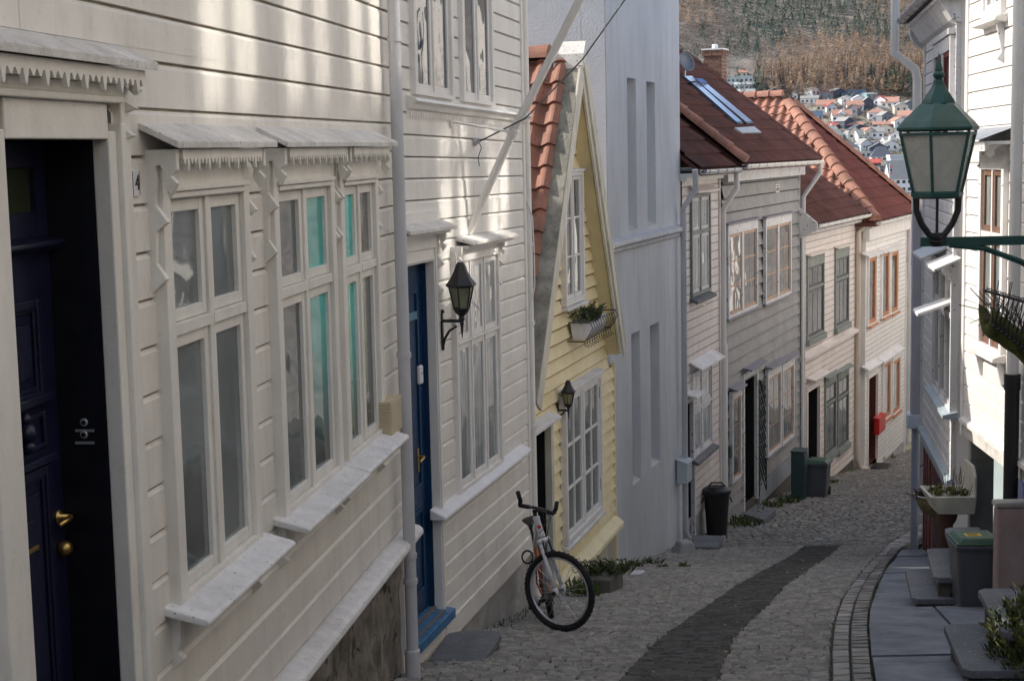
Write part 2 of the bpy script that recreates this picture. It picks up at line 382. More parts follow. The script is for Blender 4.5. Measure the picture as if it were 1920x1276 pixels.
def bracket(fr, parent, mt, s, ztop, P, sc_=1.0, th=.035):
    k = P / .26
    pts = [(0, 0), (P, 0), (P, -.10), (P - .025, -.13), (P, -.165), (P - .05 * k, -.225), (P - .10 * k, -.165), (P - .09 * k, -.12), (P - .12 * k, -.075),
           (.11 * k, -.08), (.065, -.15), (.055, -.27), (.105, -.355), (.055, -.40), (.05, -.56), (.09, -.635), (.03, -.70), (0, -.70)]
    m = MB(); m.prism_s(fr, [(o, ztop + z * sc_) for o, z in pts], s - th / 2, s + th / 2)
    return m.build('bracket', mt, parent, bevel=.003)
def lace(fr, parent, mt, s0, s1, o, ztop, h, pitch=.042):
    """fascia board with a sawn icicle edge"""
    n = max(4, int((s1 - s0) / pitch)); pts = [(s0, ztop)]
    w = (s1 - s0) / n; bot = ztop - h * .45
    low = [(s0, bot)]
    for i in range(n):
        a = s0 + i * w; dp = h * (.55 if i % 3 == 1 else .24)
        low += [(a + w * .12, bot), (a + w * .38, bot - dp), (a + w * .62, bot - dp), (a + w * .88, bot)]
    low.append((s1, bot))
    m = MB(); m.prism_o(fr, [(s0, ztop), *low, (s1, ztop)], o - .018, o)
    return m.build('lace_trim', mt, parent)
def house(name, fr, s0, s1, zg, label, cat='house', group=None):
    return empty(name, fr.pt((s0 + s1) / 2, 0, zg), label, cat, group)
def shell(fr, root, s0, s1, z0, z1, depth, mt, front=-.6, name='side_wall'):
    m = MB(); m.box(fr, s0, s1, -depth, front, z0, z1)
    m.box(fr, s0, s0 + .05, front + .002, -.002, z0, z1); m.box(fr, s1 - .05, s1, front + .002, -.002, z0, z1)
    return m.build(name, mt, root)
def gable(fr, root, s0, s1, ze, zr, depth, over, mt, th=.12, verge=.15, o_front=None):
    of = over if o_front is None else o_front; om = -depth / 2; sl = (zr - ze) / (of - om)
    m = MB(); zl = ze
    m.prism_s(fr, [(of, ze), (om, zr), (-depth - over, ze), (-depth - over, ze - th), (om, zr - th), (of, ze - th)], s0 - verge, s1 + verge)
    return m.build('roof', mt, root)
def pipe(fr, root, pts, r, mt, name='downpipe', clamps=(), n=12):
    m = MB(); P = [fr.pt(*p) for p in pts]; m.tube(P, r, n)
    for t in clamps:
        for a, b in zip(P, P[1:]):
            if min(a.z, b.z) <= t <= max(a.z, b.z) and abs(a.z - b.z) > .1:
                k = (t - a.z) / (b.z - a.z); c = a.lerp(b, k); m.tube([c - Vector((0, 0, .018)), c + Vector((0, 0, .018))], r * 1.18, n)
                break
    o = m.build(name, mt, root); return smooth_angle(o)
def tiles(m, P0, e, u, nrm, L, M, tw, ch, amp, step, res=6, clipf=None):
    """pantile surface: P0 eave start, e eave direction, u up-slope, nrm outward"""
    ni = max(2, int(L / tw * res)); nc = int(M / ch) + 1; V = []; F = []
    for j in range(nc):
        for q in (0, 1):
            v = min((j + q) * ch, M)
            off = R.uniform(0, .006)
            for i in range(ni + 1):
                x = L * i / ni; ph = (x / tw) % 1.0
                hgt = amp * (math.sin(2 * math.pi * ph) * .6 + abs(math.sin(math.pi * ph)) * .6)
                V.append(P0 + e * x + u * v + nrm * (hgt + (step if q == 0 else 0) + off * 0))
        b = len(V) - 2 * (ni + 1)
        for i in range(ni): F.append((b + i, b + i + 1, b + ni + 2 + i, b + ni + 1 + i))
        if j:   # riser
            p = b - (ni + 1)
            for i in range(ni): F.append((p + i, p + i + 1, b + i + 1, b + i))
    m.add(V, F)
def ridge(m, A, B, upv, r, seg, n=8, jit=.0):
    A, B = Vector(A), Vector(B); d = (B - A); L = d.length; d.normalize(); w = d.cross(upv).normalized(); uu = w.cross(d)
    k = int(L / seg)
    for i in range(k):
        a = A + d * (i * seg); b = A + d * min(L, (i + 1) * seg + .03)
        r0, r1 = r * 1.16, r * .95
        V = []
        for c, rr in ((a, r0), (b, r1)):
            for q in range(n + 1):
                t = math.pi * q / n; V.append(c + w * math.cos(t) * rr + uu * math.sin(t) * rr * 1.0)
        V2 = len(V); N = n + 1
        m.add(V, [(q, q + 1, N + q + 1, N + q) for q in range(n)] + [tuple(range(n, -1, -1))])
def lantern(root, c, w, h, mt, mg, n=6, sides=True, ph=0.0):
    """wall lantern: c = centre of the glass body bottom; w = lid width; h = glass height"""
    c = Vector(c); r = w / 2
    m = MB(); m.lathe(c + Vector((0, 0, h)), [(r * .84, -.012), (r, 0), (r * .98, .012), (r * .70, h * .30), (r * .45, h * .62), (r * .30, h * .92), (r * .22, h * 1.0), (r * .08, h * 1.03)], n, phase=ph)
    m.build('lid', mt, root)
    m = MB()
    for k in range(n):
        t = 2 * math.pi * k / n + ph
        m.tube([c + Vector((math.cos(t), math.sin(t), 0)) * (r * .50), c + Vector((math.cos(t), math.sin(t), 0)) * (r * .82) + Vector((0, 0, h))], w * .022, 5)
    m.lathe(c, [(r * .52, .01), (r * .56, 0), (r * .5, -.012), (r * .42, -h * .18), (r * .16, -h * .34), (r * .2, -h * .42), (r * .2, -h * .50), (r * .12, -h * .56), (r * .14, -h * .66), (r * .10, -h * .78), (r * .02, -h * 1.3)], n if sides else 12, phase=ph)
    m.build('cage', mt, root)
    m = MB(); m.lathe(c, [(r * .47, .005), (r * .78, h - .005)], n, phase=ph); m.build('glass', mg, root)
def text(parent, s, fr, s_, o, z, size, mt, name='lettering', rot=None, flip=False):
    cu = bpy.data.curves.new(name, 'FONT'); cu.body = s; cu.size = size; cu.align_x = 'CENTER'; cu.align_y = 'CENTER'; cu.extrude = .001; cu.resolution_u = 3
    tmp = bpy.data.objects.new('tmp', cu); COL.objects.link(tmp); bpy.context.view_layer.update()
    me = bpy.data.meshes.new_from_object(tmp.evaluated_get(bpy.context.evaluated_depsgraph_get()))
    bpy.data.objects.remove(tmp); bpy.data.curves.remove(cu)
    if rot is None:
        up = Vector((0, 0, 1)); X = up.cross(fr.n).normalized(); Mx = Matrix((X, up, fr.n)).transposed().to_4x4(); P = fr.pt(s_, o, z)
    else: Mx = rot.to_4x4(); P = Vector(s_)
    me.transform(Matrix.Translation(P - WL[parent.name]) @ Mx); me.materials.clear(); me.materials.append(mt)
    ob = bpy.data.objects.new(name, me); COL.objects.link(ob); ob.parent = parent; WL[ob.name] = WL[parent.name]; return ob
# ------------------------------------------------------------------ street plan
H1 = Fr(plan(735, 10.72), (1360, 268))
H2 = Fr(H1.wp(752, 285), (1660, 312))
H3r = Fr(H2.wp(982, 285), (1790, 272)); H3 = H3r.off(-.20)
H4 = Fr(H3.wp(1138, 285), (1920, 275))
H5 = Fr(H4.wp(1275, 285), (2000, 275))
H6 = Fr(H5.wp(1349, 285), (2110, 268))
H7 = Fr(H6.wp(1499, 285), (2250, 266))
H8 = Fr(H7.wp(1606, 285), (2260, 266))
E8 = H8.sz(1699, 285)[0]
RA = Fr(plan(1815, 16.0), (1140, 300), -1)
RB = Fr(plan(1797, 18.0), (1450, 285), -1)
def turq(name):  # reflected turquoise netting painted into the pane colour, fading downwards
    if name in MATS: return MATS[name]
    m_ = glass(name, (.02, .42, .38), .03); nt = m_.node_tree; N = nt.nodes; L = nt.links; bs = N['Principled BSDF']
    src = bs.inputs['Base Color'].links[0].from_socket; g_ = N.new('ShaderNodeNewGeometry'); sp = N.new('ShaderNodeSeparateXYZ'); L.new(g_.outputs['Position'], sp.inputs[0])
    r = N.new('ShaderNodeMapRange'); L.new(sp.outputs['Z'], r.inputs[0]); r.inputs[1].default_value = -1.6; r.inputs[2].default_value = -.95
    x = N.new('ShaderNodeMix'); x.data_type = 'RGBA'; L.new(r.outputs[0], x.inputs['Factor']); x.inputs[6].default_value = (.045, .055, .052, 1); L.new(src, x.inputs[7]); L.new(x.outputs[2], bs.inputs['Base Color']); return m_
GP = [(-12, 1.0), (-4, -.85), (0, -1.70), (5, -2.62)]
for fr, x, y in ((H2, 790, 1235), (H2, 985, 1140), (H4, 1150, 1062), (H4, 1283, 1030), (H5, 1345, 985), (H6, 1503, 905), (H7, 1607, 880), (H8, 1700, 838)):
    P = fr.wp(x, y); GP.append((P.y, P.z))
GP += [(GP[-1][0] + 14, GP[-1][1] - 1.7), (GP[-1][0] + 40, GP[-1][1] - 7)]
def g0(Y):
    for (a, za), (b, zb) in zip(GP, GP[1:]):
        if Y <= b: return za + (zb - za) * (Y - a) / (b - a)
    return GP[-1][1]
def g(Y):   # smoothed road profile
    return sum(g0(Y + d) for d in (-3, -2, -1, 0, 1, 2, 3)) / 7
def gpx(x, y, dz=0.0):
    r = ray(x, y); lo, hi = 1.0, 120.0
    for _ in range(50):
        mid = (lo + hi) / 2; t = mid / r.y
        if r.z * t > g(mid) + dz: lo = mid
        else: hi = mid
    t = lo / r.y; return Vector((r.x * t, lo, g(lo) + dz))
# ================================================================== HOUSE 1: cream house with the navy door
s_end = H1.sz(738, 285)[0]; zled = H1.sz(737, 1012)[1]
A = house('wooden_house', H1, -6, 0, -3.3, 'cream weatherboarded house with a navy door and three lace-hooded windows', 'house', 'wooden houses along the lane')
dl, dr, dtop = H1.sz(40, 1276)[0], H1.sz(230, 1276)[0], H1.sz(185, 262)[1]
dz0 = -2.75; oRv = max(-.33, min(-.12, H1.oz(106, 700, dr)[0])); print('reveal', oRv)
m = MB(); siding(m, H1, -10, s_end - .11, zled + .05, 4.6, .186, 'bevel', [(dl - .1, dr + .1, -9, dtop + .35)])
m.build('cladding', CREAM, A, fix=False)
shell(H1, A, -10, s_end, -5, 4.5, 7, CREAM, -.5)
m = MB(); m.box(H1, s_end - .11, s_end, -.02, .045, zled + .03, 4.6); m.box(H1, s_end - .13, s_end - .108, .0, .055, zled + .03, 4.6)
m.tube([H1.pt(s_end - .135, .06, 4), H1.pt(s_end - .135, .062, -1.2), H1.pt(s_end - .10, .075, -2.2), H1.pt(s_end - .085, .07, zled + .05)], .009, 6)
m.build('corner_board', CREAMT, A, bevel=.004)
m = MB(); m.prism_s(H1, [(0, zled + .03), (.10, zled), (.125, zled - .02), (.13, zled - .05), (.115, zled - .075), (.03, zled - .09), (.03, zled - .16), (0, zled - .16)], dr + .22, s_end + .04)
m.prism_s(H1, [(0, zled + .03), (.10, zled), (.125, zled - .02), (.13, zled - .05), (.115, zled - .075), (.03, zled - .09), (.03, zled - .16), (0, zled - .16)], -10, dl - .22)
m.build('drip_ledge', SILLW, A, bevel=.006)
m = MB()
for k in range(40):   # rough plaster foundation as an uneven sheet
    pass
nx, nz = 46, 14; V = []
for j in range(nz + 1):
    for i in range(nx + 1):
        s = dr + .2 + (s_end + .02 - dr - .2) * i / nx; z = zled - .1 - 1.7 * j / nz
        V.append(H1.pt(s, -.02 + .045 * noise.noise(Vector((s * 2.2, z * 2.2, 1))) + .03 * noise.noise(Vector((s * 7, z * 7, 4))), z))
m.add(V, [(j * (nx + 1) + i, j * (nx + 1) + i + 1, (j + 1) * (nx + 1) + i + 1, (j + 1) * (nx + 1) + i) for j in range(nz) for i in range(nx)])
m.box(H1, s_end - .1, s_end + .02, -.3, .0, zled - 1.9, zled - .1)
m.build('foundation', BROWNP, A, smooth=True)
gable(H1, A, -10, s_end, 4.62, 7.2, 7, .35, TILED)
# door with deep navy reveal
m = MB(); reveal(m, H1, dl, dr, dz0, dtop, -.011, oRv - .05, True); m.build('door_reveal', REVEALN, A)
m = MB(); cw = H1.sz(233, 262)[0] - dr
m.box(H1, dr, dr + .075, -.01, .055, dz0, dtop + .03); m.box(H1, dr + .075, dr + .12, -.01, .075, dz0, dtop + .06); m.box(H1, dr + .12, dr + .20, -.01, .06, dz0, dtop + .22)
m.box(H1, dl - .075, dl, -.01, .055, dz0, dtop + .03); m.box(H1, dl - .20, dl - .075, -.01, .07, dz0, dtop + .22)
zc = H1.sz(213, 80)[1]
m.box(H1, dl, dr, -.01, .056, dtop, dtop + .13); m.box(H1, dl - .1, dr + .1, -.01, .085, dtop + .13, dtop + .155)
m.box(H1, dl - .12, dr + .12, -.01, .065, dtop + .155, dtop + .20); m.box(H1, dl - .15, dr + .15, -.01, .10, dtop + .20, dtop + .225); m.box(H1, dl - .17, dr + .17, -.01, .13, dtop + .227, dtop + .25)
m.build('door_casing', CREAMT, A, bevel=.006)
zb_, (of_, zf_) = H1.sz(213, 80)[1], H1.oz(297, 118, H1.sz(213, 80)[0])
slab(H1, A, 'door_canopy', CANW, dl - .3, dr + .23, zb_, of_, zf_, .03)
cn = bpy.data.objects['door_canopy']
m = MB(); m.box(H1, dl - .26, dr + .19, .05, of_ - .05, zf_ - .075, zf_ - .032); m.build('canopy_soffit', CREAMT, cn)
lace(H1, cn, CREAMT, dl - .24, dr + .17, of_ - .03, zf_ - .03, .085, .05)
bracket(H1, cn, CREAMT, dr + .175, zf_ - .04, of_ - .05, .36)
m = MB(); lace_s = dr + .19
for i in range(5): pass
# door leaf
o1 = oRv; zt = H1.sz(95, 455, o1)[1]
D = MB(); D.box(H1, dl + .002, dr - .002, o1 - .04, o1, dz0 + .002, zt - .02)
door1 = D.build('front_door', NAVY, A, bevel=.003)
def panel(m, a, b, c, e, o):
    m.ring(H1, a, b, c, e, .035, o, o + .022); m.ring(H1, a + .03, b - .03, c + .03, e - .03, .02, o, o + .012)
    m.box(H1, a + .085, b - .085, o, o + .014, c + .085, e - .085)
zp = [H1.sz(60, y, o1)[1] for y in (560, 752, 775, 845, 880)]
m = MB(); panel(m, dl + .14, dr - .14, zp[1], zp[0], o1); panel(m, dl + .14, dr - .14, dz0 + .2, zp[4], o1)
m.ring(H1, dl + .14, dr - .14, zp[3], zp[2], .02, o1, o1 + .018); m.box(H1, dl + .10, dr - .10, o1, o1 + .035, zp[1] - .012, zp[1] + .022); m.box(H1, dl + .10, dr - .10, o1, o1 + .035, zp[4] + .01, zp[4] + .04)
m.build('panel_moulding', NAVY, door1, bevel=.005)
m = MB(); c = H1.wp(45, 812, o1 + .02); m.lathe(c, [(.002, .045), (.03, .035), (.042, .01), (.03, -.0)], 12, axis=H1.n); m.lathe(c - Vector((0, 0, .05)), [(.002, .04), (.022, .03), (.03, 0)], 10, axis=H1.n); m.lathe(c + Vector((0, 0, .05)), [(.002, .03), (.02, .02), (.026, 0)], 10, axis=H1.n)
m.build('carved_rosette', NAVY, door1, smooth=True)
m = MB(); a, b = H1.sz(20, 1000, o1), H1.sz(58, 975, o1); z0_, z1_ = H1.sz(45, 1028, o1)[1], H1.sz(45, 985, o1)[1]
sL, sR = b[0] - .26, b[0]; m.box(H1, sL, sR, o1, o1 + .008, z0_, z1_); m.box(H1, sL - .01, sR + .012, o1, o1 + .022, z0_ - .022, z0_ - .004); m.box(H1, sL, sR, o1, o1 + .014, z1_ + .002, z1_ + .012)
m.build('letter_slot', BRASS, door1, bevel=.003)
hs, hz = H1.sz(108, 968, o1); hs = min(hs, dr - .05)
m = MB(); m.lathe(H1.pt(hs, o1, hz), [(.026, 0), (.026, .008), (.012, .012), (.010, .055)], 14, axis=H1.n); m.tube([H1.pt(hs, o1 + .05, hz), H1.pt(hs - .03, o1 + .058, hz), H1.pt(hs - .11, o1 + .056, hz - .004)], [.011, .011, .008], 8); m.build('door_handle', BRASS, door1, smooth=True)
hs2, hz2 = H1.sz(112, 1027, o1); hs2 = min(hs2, dr - .05)
m = MB(); m.lathe(H1.pt(hs2, o1, hz2), [(.022, 0), (.03, .01), (.03, .03), (.018, .045), (.004, .048)], 14, axis=H1.n); m.build('door_knob', BRASS, door1, smooth=True)
m = MB(); m.prism_s(H1, [(o1 - .04, zt - .02), (o1 + .045, zt - .02), (o1 + .065, zt), (o1 + .065, zt + .015), (o1 - .04, zt + .035)], dl + .002, dr - .002); m.build('transom_bar', NAVY, door1, bevel=.004)
m = MB(); m.ring(H1, dl + .004, dr - .004, zt + .03, dtop - .004, .09, o1 - .045, o1); tf = m.build('transom_frame', NAVY, A)
m = MB(); m.quad(H1.pt(dl + .08, o1 - .02, zt + .1), H1.pt(dr - .08, o1 - .02, zt + .1), H1.pt(dr - .08, o1 - .02, dtop - .08), H1.pt(dl + .08, o1 - .02, dtop - .08)); m.build('pane', glass('dim_green_glass', (.035, .045, .025), .03), tf, fix=False)
# bells on the right reveal
for y, w in ((795, .0), (818, .0)):
    sj = dr - .004; o_, z_ = H1.oz(158, y - 4, sj)
    m = MB(); ax = -H1.dh; c = H1.pt(sj, o_, z_)
    m.lathe(c, [(.015, 0), (.015, .006), (.012, .008)], 16, axis=ax); b = m.build('doorbell', GALV, A, smooth=False)
    m = MB(); m.lathe(c + ax * .008, [(.0085, 0), (.008, .003)], 12, axis=ax); m.build('button', BLACK, b)
    m = MB(); m.box(H1, sj - .004, sj + .003, o_ - .036, o_ + .036, z_ - .036, z_ - .027); m.build('name_strip', GALV, b)
# windows
W1r = H1.rect((293, 297), (458, 297), (328, 1130), (482, 1012)); W2r = H1.rect((503, 297), (616, 297), (527, 965), (640, 880)); W3r = H1.rect((626, 297), (702, 297), (651, 868), (716, 803))
ztr = H1.sz(345, 612, .05)[1]
zbk = H1.sz(488, 233)[1]
of1, zf1 = .185, .098
def fancy_window(r, mg, lab=None, can=None, brk=(1, 1), pmat=None):
    w = window(H1, A, r, CREAMT, CREAMT, mg, 2, (ztr,), cas=.085, co=.075, sw=.05, mull=.05, parts=True, bev=.003, wt=.16, wb=.03, tr=.05, label=lab, pmat=pmat)
    s0, s1, z0, z1 = r
    m = MB(); m.prism_s(H1, [(0, z0 + .02), (.20, z0 - .035), (.215, z0 - .045), (.21, z0 - .07), (.0, z0 - .02)], s0 - .075, s1 + .075); m.build('sill', SILLW, w, bevel=.008)
    for q in (s0 + .02, s1 - .02):
        m = MB(); m.prism_s(H1, [(0, z0 - .03), (.07, z0 - .045), (.06, z0 - .16), (.045, z0 - .20), (.075, z0 - .225), (.03, z0 - .27), (0, z0 - .26)], q - .02, q + .02); m.build('sill_bracket', CREAMT, w, bevel=.003)
    m = MB(); m.box(H1, s0 + .08, s1 - .08, .0, .085, z1 - .155, z1 - .13); m.box(H1, s0 + .06, s1 - .06, .0, .098, z1 - .128, z1 - .105); m.build('head_moulding', CREAMT, w, bevel=.004)
    a, b = can
    slab(H1, w, 'canopy', CANW, a, b, zbk, of1, zf1, .028)
    m = MB(); m.box(H1, s0 - .0, s1 + .0, .04, of1 - .045, zf1 - .055, zf1 - .030); m.build('soffit', CREAMT, w)
    lace(H1, w, CREAMT, s0 + .03, s1 - .03, of1 - .03, zf1 - .03, .085)
    if brk[0]: bracket(H1, w, CREAMT, s0 - .019, zf1 - .03, of1 - .035, .80)
    if brk[1]: bracket(H1, w, CREAMT, s1 + .019, zf1 - .03, of1 - .035, .80)
    return w
fancy_window(W1r, GLG, None, (W1r[0] - .10, W1r[1] + .12)); fancy_window(W2r, GLD, None, (W2r[0] - .10, W2r[1] + .055), (1, 1), (None, turq('turquoise_reflection_glass'))); fancy_window(W3r, GLD, None, (W2r[1] + .058, W3r[1] + .12), (1, 1), (turq('turquoise_reflection_glass'), None))
# number plate, meter box
r = H1.rect((241, 320), (255, 319), (242, 370), (257, 367), .02); m = MB(); m.box(H1, r[0], r[1], .026, .034, r[2], r[3]); pl = m.build('number_plate', PLASTIC, A, bevel=.002)
text(pl, '4', H1, (r[0] + r[1]) / 2 + .01, .036, (r[2] + r[3]) / 2, .085, BLACK, 'number')
m = MB(); m.ring(H1, r[0] + .004, r[1] - .004, r[2] + .004, r[3] - .004, .003, .033, .0355); m.build('plate_border', BLACK, pl)
r = H1.rect((722, 748), (743, 747), (727, 812), (745, 808), .1); m = MB(); m.box(H1, r[0], r[1] + .02, .045, .13, r[2], r[3]); m.box(H1, r[0] + .012, r[1] + .008, .128, .133, r[2] + .01, r[3] - .012)
for k in range(9): m.box(H1, r[0] - .006, r[0] + .002, .06, .11, r[2] + .03 + k * .022, r[2] + .04 + k * .022)
m.build('meter_box', BOXB, A, bevel=.004)
# corner downpipe between house 1 and 2
s_, z_ = H1.sz(745, 250, .11)
pipe(H1, A, [(s_, .11, 4.6), (s_, .11, -3.66)], .042, PIPE, clamps=(.77, -1.33, -2.72, -2.9), n=18)
m = MB(); m.lathe(H1.pt(s_, .11, -3.75), [(.052, 0), (.052, .36), (.045, .37)], 18); m.build('pipe_foot', PIPE, A)
# ================================================================== HOUSE 2: off-white house with the blue door
e2 = H2.sz(979, 285)[0]; zsk = H2.sz(842, 1155)[1]
B = house('wooden_house', H2, 0, e2, -4.0, 'off-white weatherboarded house with a blue door, wall lantern and flagpole', 'house', 'wooden houses along the lane')
dr2, dtop2 = H2.sz(811, 820)[0], H2.sz(798, 490)[1]; dl2 = dr2 - .86; dz2 = H2.sz(822, 1150, .02)[1]
op2 = [(dl2 - .1, dr2 + .1, -9, dtop2 + .1)]
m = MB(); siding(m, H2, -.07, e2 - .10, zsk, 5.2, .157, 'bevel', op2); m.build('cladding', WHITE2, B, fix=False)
shell(H2, B, -.06, e2, -5.5, 5.1, 7, WHITE2, -.5)
m = MB(); m.box(H2, e2 - .10, e2 - .03, -.02, .04, zsk - .1, 5.2); m.build('corner_board', WHITE2T, B, bevel=.004)
m = MB(); m.box(H2, dr2 + .12, e2 - .03, -.02, .04, zsk - .17, zsk + .002); m.box(H2, dl2 - .1, dr2 + .12, -.02, .03, zsk - .45, dz2 - .02); m.build('skirt_board', WHITE2, B, bevel=.004)
nx, nz = 30, 10; V = []; m = MB()
for j in range(nz + 1):
    for i in range(nx + 1):
        s = dl2 + (e2 - dl2) * i / nx; z = zsk - .15 - 1.1 * j / nz
        V.append(H2.pt(s, .0 + .05 * noise.noise(Vector((s * 2, z * 2, 9))) + .025 * noise.noise(Vector((s * 6, z * 6, 2))), z))
m.add(V, [(j * (nx + 1) + i, j * (nx + 1) + i + 1, (j + 1) * (nx + 1) + i + 1, (j + 1) * (nx + 1) + i) for j in range(nz) for i in range(nx)])
m.box(H2, e2 - .1, e2, -.6, -.02, zsk - 1.3, zsk - .1); m.build('foundation', LIMEP, B, smooth=True)
gable(H2, B, .02, e2, 5.2, 7.6, 7, .35, TILED)
m = MB(); reveal(m, H2, dl2, dr2, dz2, dtop2, -.021, -.13, True); m.build('door_reveal', BLUE, B)
m = MB(); m.box(H2, dr2, dr2 + .10, -.02, .05, dz2 - .02, dtop2 + .10); m.box(H2, dl2 - .1, dl2, -.02, .05, dz2 - .02, dtop2 + .1); m.box(H2, dl2, dr2, -.02, .048, dtop2, dtop2 + .10)
m.box(H2, dl2 - .1, dr2 + .12, -.01, .06, dtop2 + .10, dtop2 + .38); m.box(H2, dr2 + .015, dr2 + .035, .05, .06, dz2, dtop2 + .1); m.box(H2, dl2, dr2, .04, .058, dtop2 + .012, dtop2 + .03)
m.build('door_casing', WHITE2T, B, bevel=.004)
o2 = -.06; D = MB(); D.box(H2, dl2 + .003, dr2 - .003, -.11, o2, dz2 + .06, dtop2 - .003); door2 = D.build('front_door', BLUE, B, bevel=.003)
m = MB()
for c, e in ((dz2 + .22, dz2 + .85), (dz2 + 1.02, dtop2 - .2)):
    m.ring(H2, dl2 + .13, dr2 - .13, c, e, .03, o2, o2 + .016)
m.build('panel_moulding', BLUE, door2, bevel=.004)
def onp(fr, x, y, o): s, z = fr.sz(x, y, o); return min(s, dr2 - .07), z
hs, hz = onp(H2, 783, 855, o2); m = MB(); m.box(H2, hs - .02, hs + .02, o2, o2 + .008, hz - .12, hz + .06); m.tube([H2.pt(hs, o2, hz), H2.pt(hs, o2 + .05, hz), H2.pt(hs - .03, o2 + .056, hz - .004), H2.pt(hs - .12, o2 + .054, hz - .02)], [.01, .01, .011, .008], 8); m.build('door_handle', BRASS, door2, smooth=False)
hs, hz = H2.sz(785, 702, .05)
m = MB(); c = H2.sz(784, 702, o2); m.box(H2, c[0] - .045, c[0] + .045, o2, o2 + .03, c[1] - .07, c[1] + .07); db = m.build('doorbell', PLASTIC, door2, bevel=.012)
m = MB(); m.lathe(H2.pt(c[0], o2 + .03, c[1] + .015), [(.014, 0), (.012, .004)], 12, axis=H2.n); m.build('button', GALV, db)
c = H2.sz(774, 592, o2); m = MB(); m.box(H2, c[0] - .14, c[0] + .10, o2, o2 + .014, c[1] - .03, c[1] + .03); m.build('letter_slot', mat('pale_blue_metal', (.10, .24, .34), .35), door2, bevel=.003)
m = MB(); m.prism_s(H2, [(-.1, dz2 + .06), (.0, dz2 + .03), (.12, dz2 + .015), (.12, dz2 - .06), (-.1, dz2 - .06)], dl2, dr2 + .1); th2 = m.build('door_threshold', BLUE2, B, bevel=.006)
m = MB()
for q in (-.03, .05): m.box(H2, dl2 + .05, dr2 - .02, q, q + .03, dz2 + .0, dz2 + .047 - q * .25)
m.build('grip_strip', STONE, th2)
# door canopy + window canopy
s_b, z_b = H2.sz(815, 407); o_f, z_f = H2.oz(858, 422, s_b)
slab(H2, B, 'door_canopy', CANW, dl2 - .12, s_b, z_b, o_f, z_f, .028); dc = bpy.data.objects['door_canopy.001'] if 'door_canopy.001' in bpy.data.objects else None
m = MB(); m.box(H2, dl2 - .1, s_b - .05, .02, o_f - .04, z_f - .05, z_f - .03); m.build('soffit', WHITE2T, dc)
for q in (dr2 + .10, dl2 - .06): bracket(H2, dc, WHITE2T, q, z_f - .03, o_f - .06, .72)
w2 = window(H2, B, H2.rect((846, 478), (932, 465), (864, 925), (945, 860)), WHITE2T, WHITE2T, GLC, 3, (H2.sz(890, 632, .05)[1],), cas=.06, co=.065, sw=.05, mull=.02, parts=True, bev=.003, wt=.06, wb=.03, tr=.02)
s0, s1, z0, z1 = H2.rect((846, 478), (932, 465), (864, 925), (945, 860))
m = MB(); s2_, zb2 = H2.sz(972, 831); of2, zf2 = H2.oz(996, 841, s2_)
m.prism_s(H2, [(0, zb2 + .01), (of2, zf2), (of2 + .004, zf2 - .03), (0, zf2 - .03)], H2.sz(835, 965, of2)[0], s2_ + .02); m.build('sill', mat('smooth_white_sill', (.76, .75, .76), .5, .04, 6, .1, dirt=.1), w2, bevel=.01)
sa, za = H2.sz(848, 446); sb, zb = H2.sz(937, 426); of3, zf3 = H2.oz(972, 438, sb)
slab(H2, w2, 'canopy', CANW, sa, sb, (za + zb) / 2, of3, zf3, .028); m = MB(); m.box(H2, sa + .03, sb - .03, .02, of3 - .04, zf3 - .055, zf3 - .03); m.box(H2, s0, s1, .0, .06, z1, zf3 - .04); m.build('soffit', WHITE2T, w2)
for q in (s0 + .02, s1 - .02): bracket(H2, w2, WHITE2T, q, zf3 - .03, of3 - .05, .62)
# upper windows + belt cornice
zco = H2.sz(860, 204)[1]
m = MB(); m.prism_s(H2, [(0, zco + .05), (.10, zco + .02), (.11, zco), (.075, zco - .02), (.06, zco - .05), (.03, zco - .06), (.03, zco - .12), (0, zco - .12)], .07, e2 - .04)
q = .12
while q < e2 - .08: m.box(H2, q, q + .022, .028, .045, zco - .105, zco - .07); q += .045
m.build('belt_cornice', WHITE2T, B)
for (xa, xb, xc, xd), yb in (((777, 851, 788, 857), (186, 190)), ((868, 926, 875, 928), (200, 205))):
    za_ = zco + .055
    window(H2, B, (H2.sz(xa, 100, .06)[0], H2.sz(xb, 100, .06)[0], za_, za_ + 1.75), WHITE2T, WHITE2T, glass('bright_upper_glass', (.05, .06, .065), .03, ior=2.2), 2, (), cas=.065, co=.065, sw=.05, mull=.02, parts=True, wb=.03)
pipe(H2, B, [(e2 + .02, .02, 5.1), (e2 + .02, .03, -4.2), (e2 + .06, .12, -4.32)], .05, PIPEW, clamps=(.35, -.85, -1.6, -2.6), n=16)
m = MB(); m.tube([H2.pt(e2 - .035, .05, -.4), H2.pt(e2 + .01, .085, -.55), H2.pt(e2 + .035, .09, -.9), H2.pt(e2 + .03, .09, -1.2), H2.pt(e2 - .04, .05, -1.45), H2.pt(e2 - .035, .05, -1.6)], .006, 5); m.build('cable', PLASTIC, B)
m = MB(); m.add([(x, y, z) for x in (-9.5, -5.0) for y in (13.4, 18.3) for z in (-5, 3.6)], [(0, 1, 3, 2), (4, 6, 7, 5), (0, 4, 5, 1), (2, 3, 7, 6), (0, 2, 6, 4), (1, 5, 7, 3)]); m.build('sun_blocker', WHITE2, B)  # unseen block added behind the houses to keep sun off the far steps
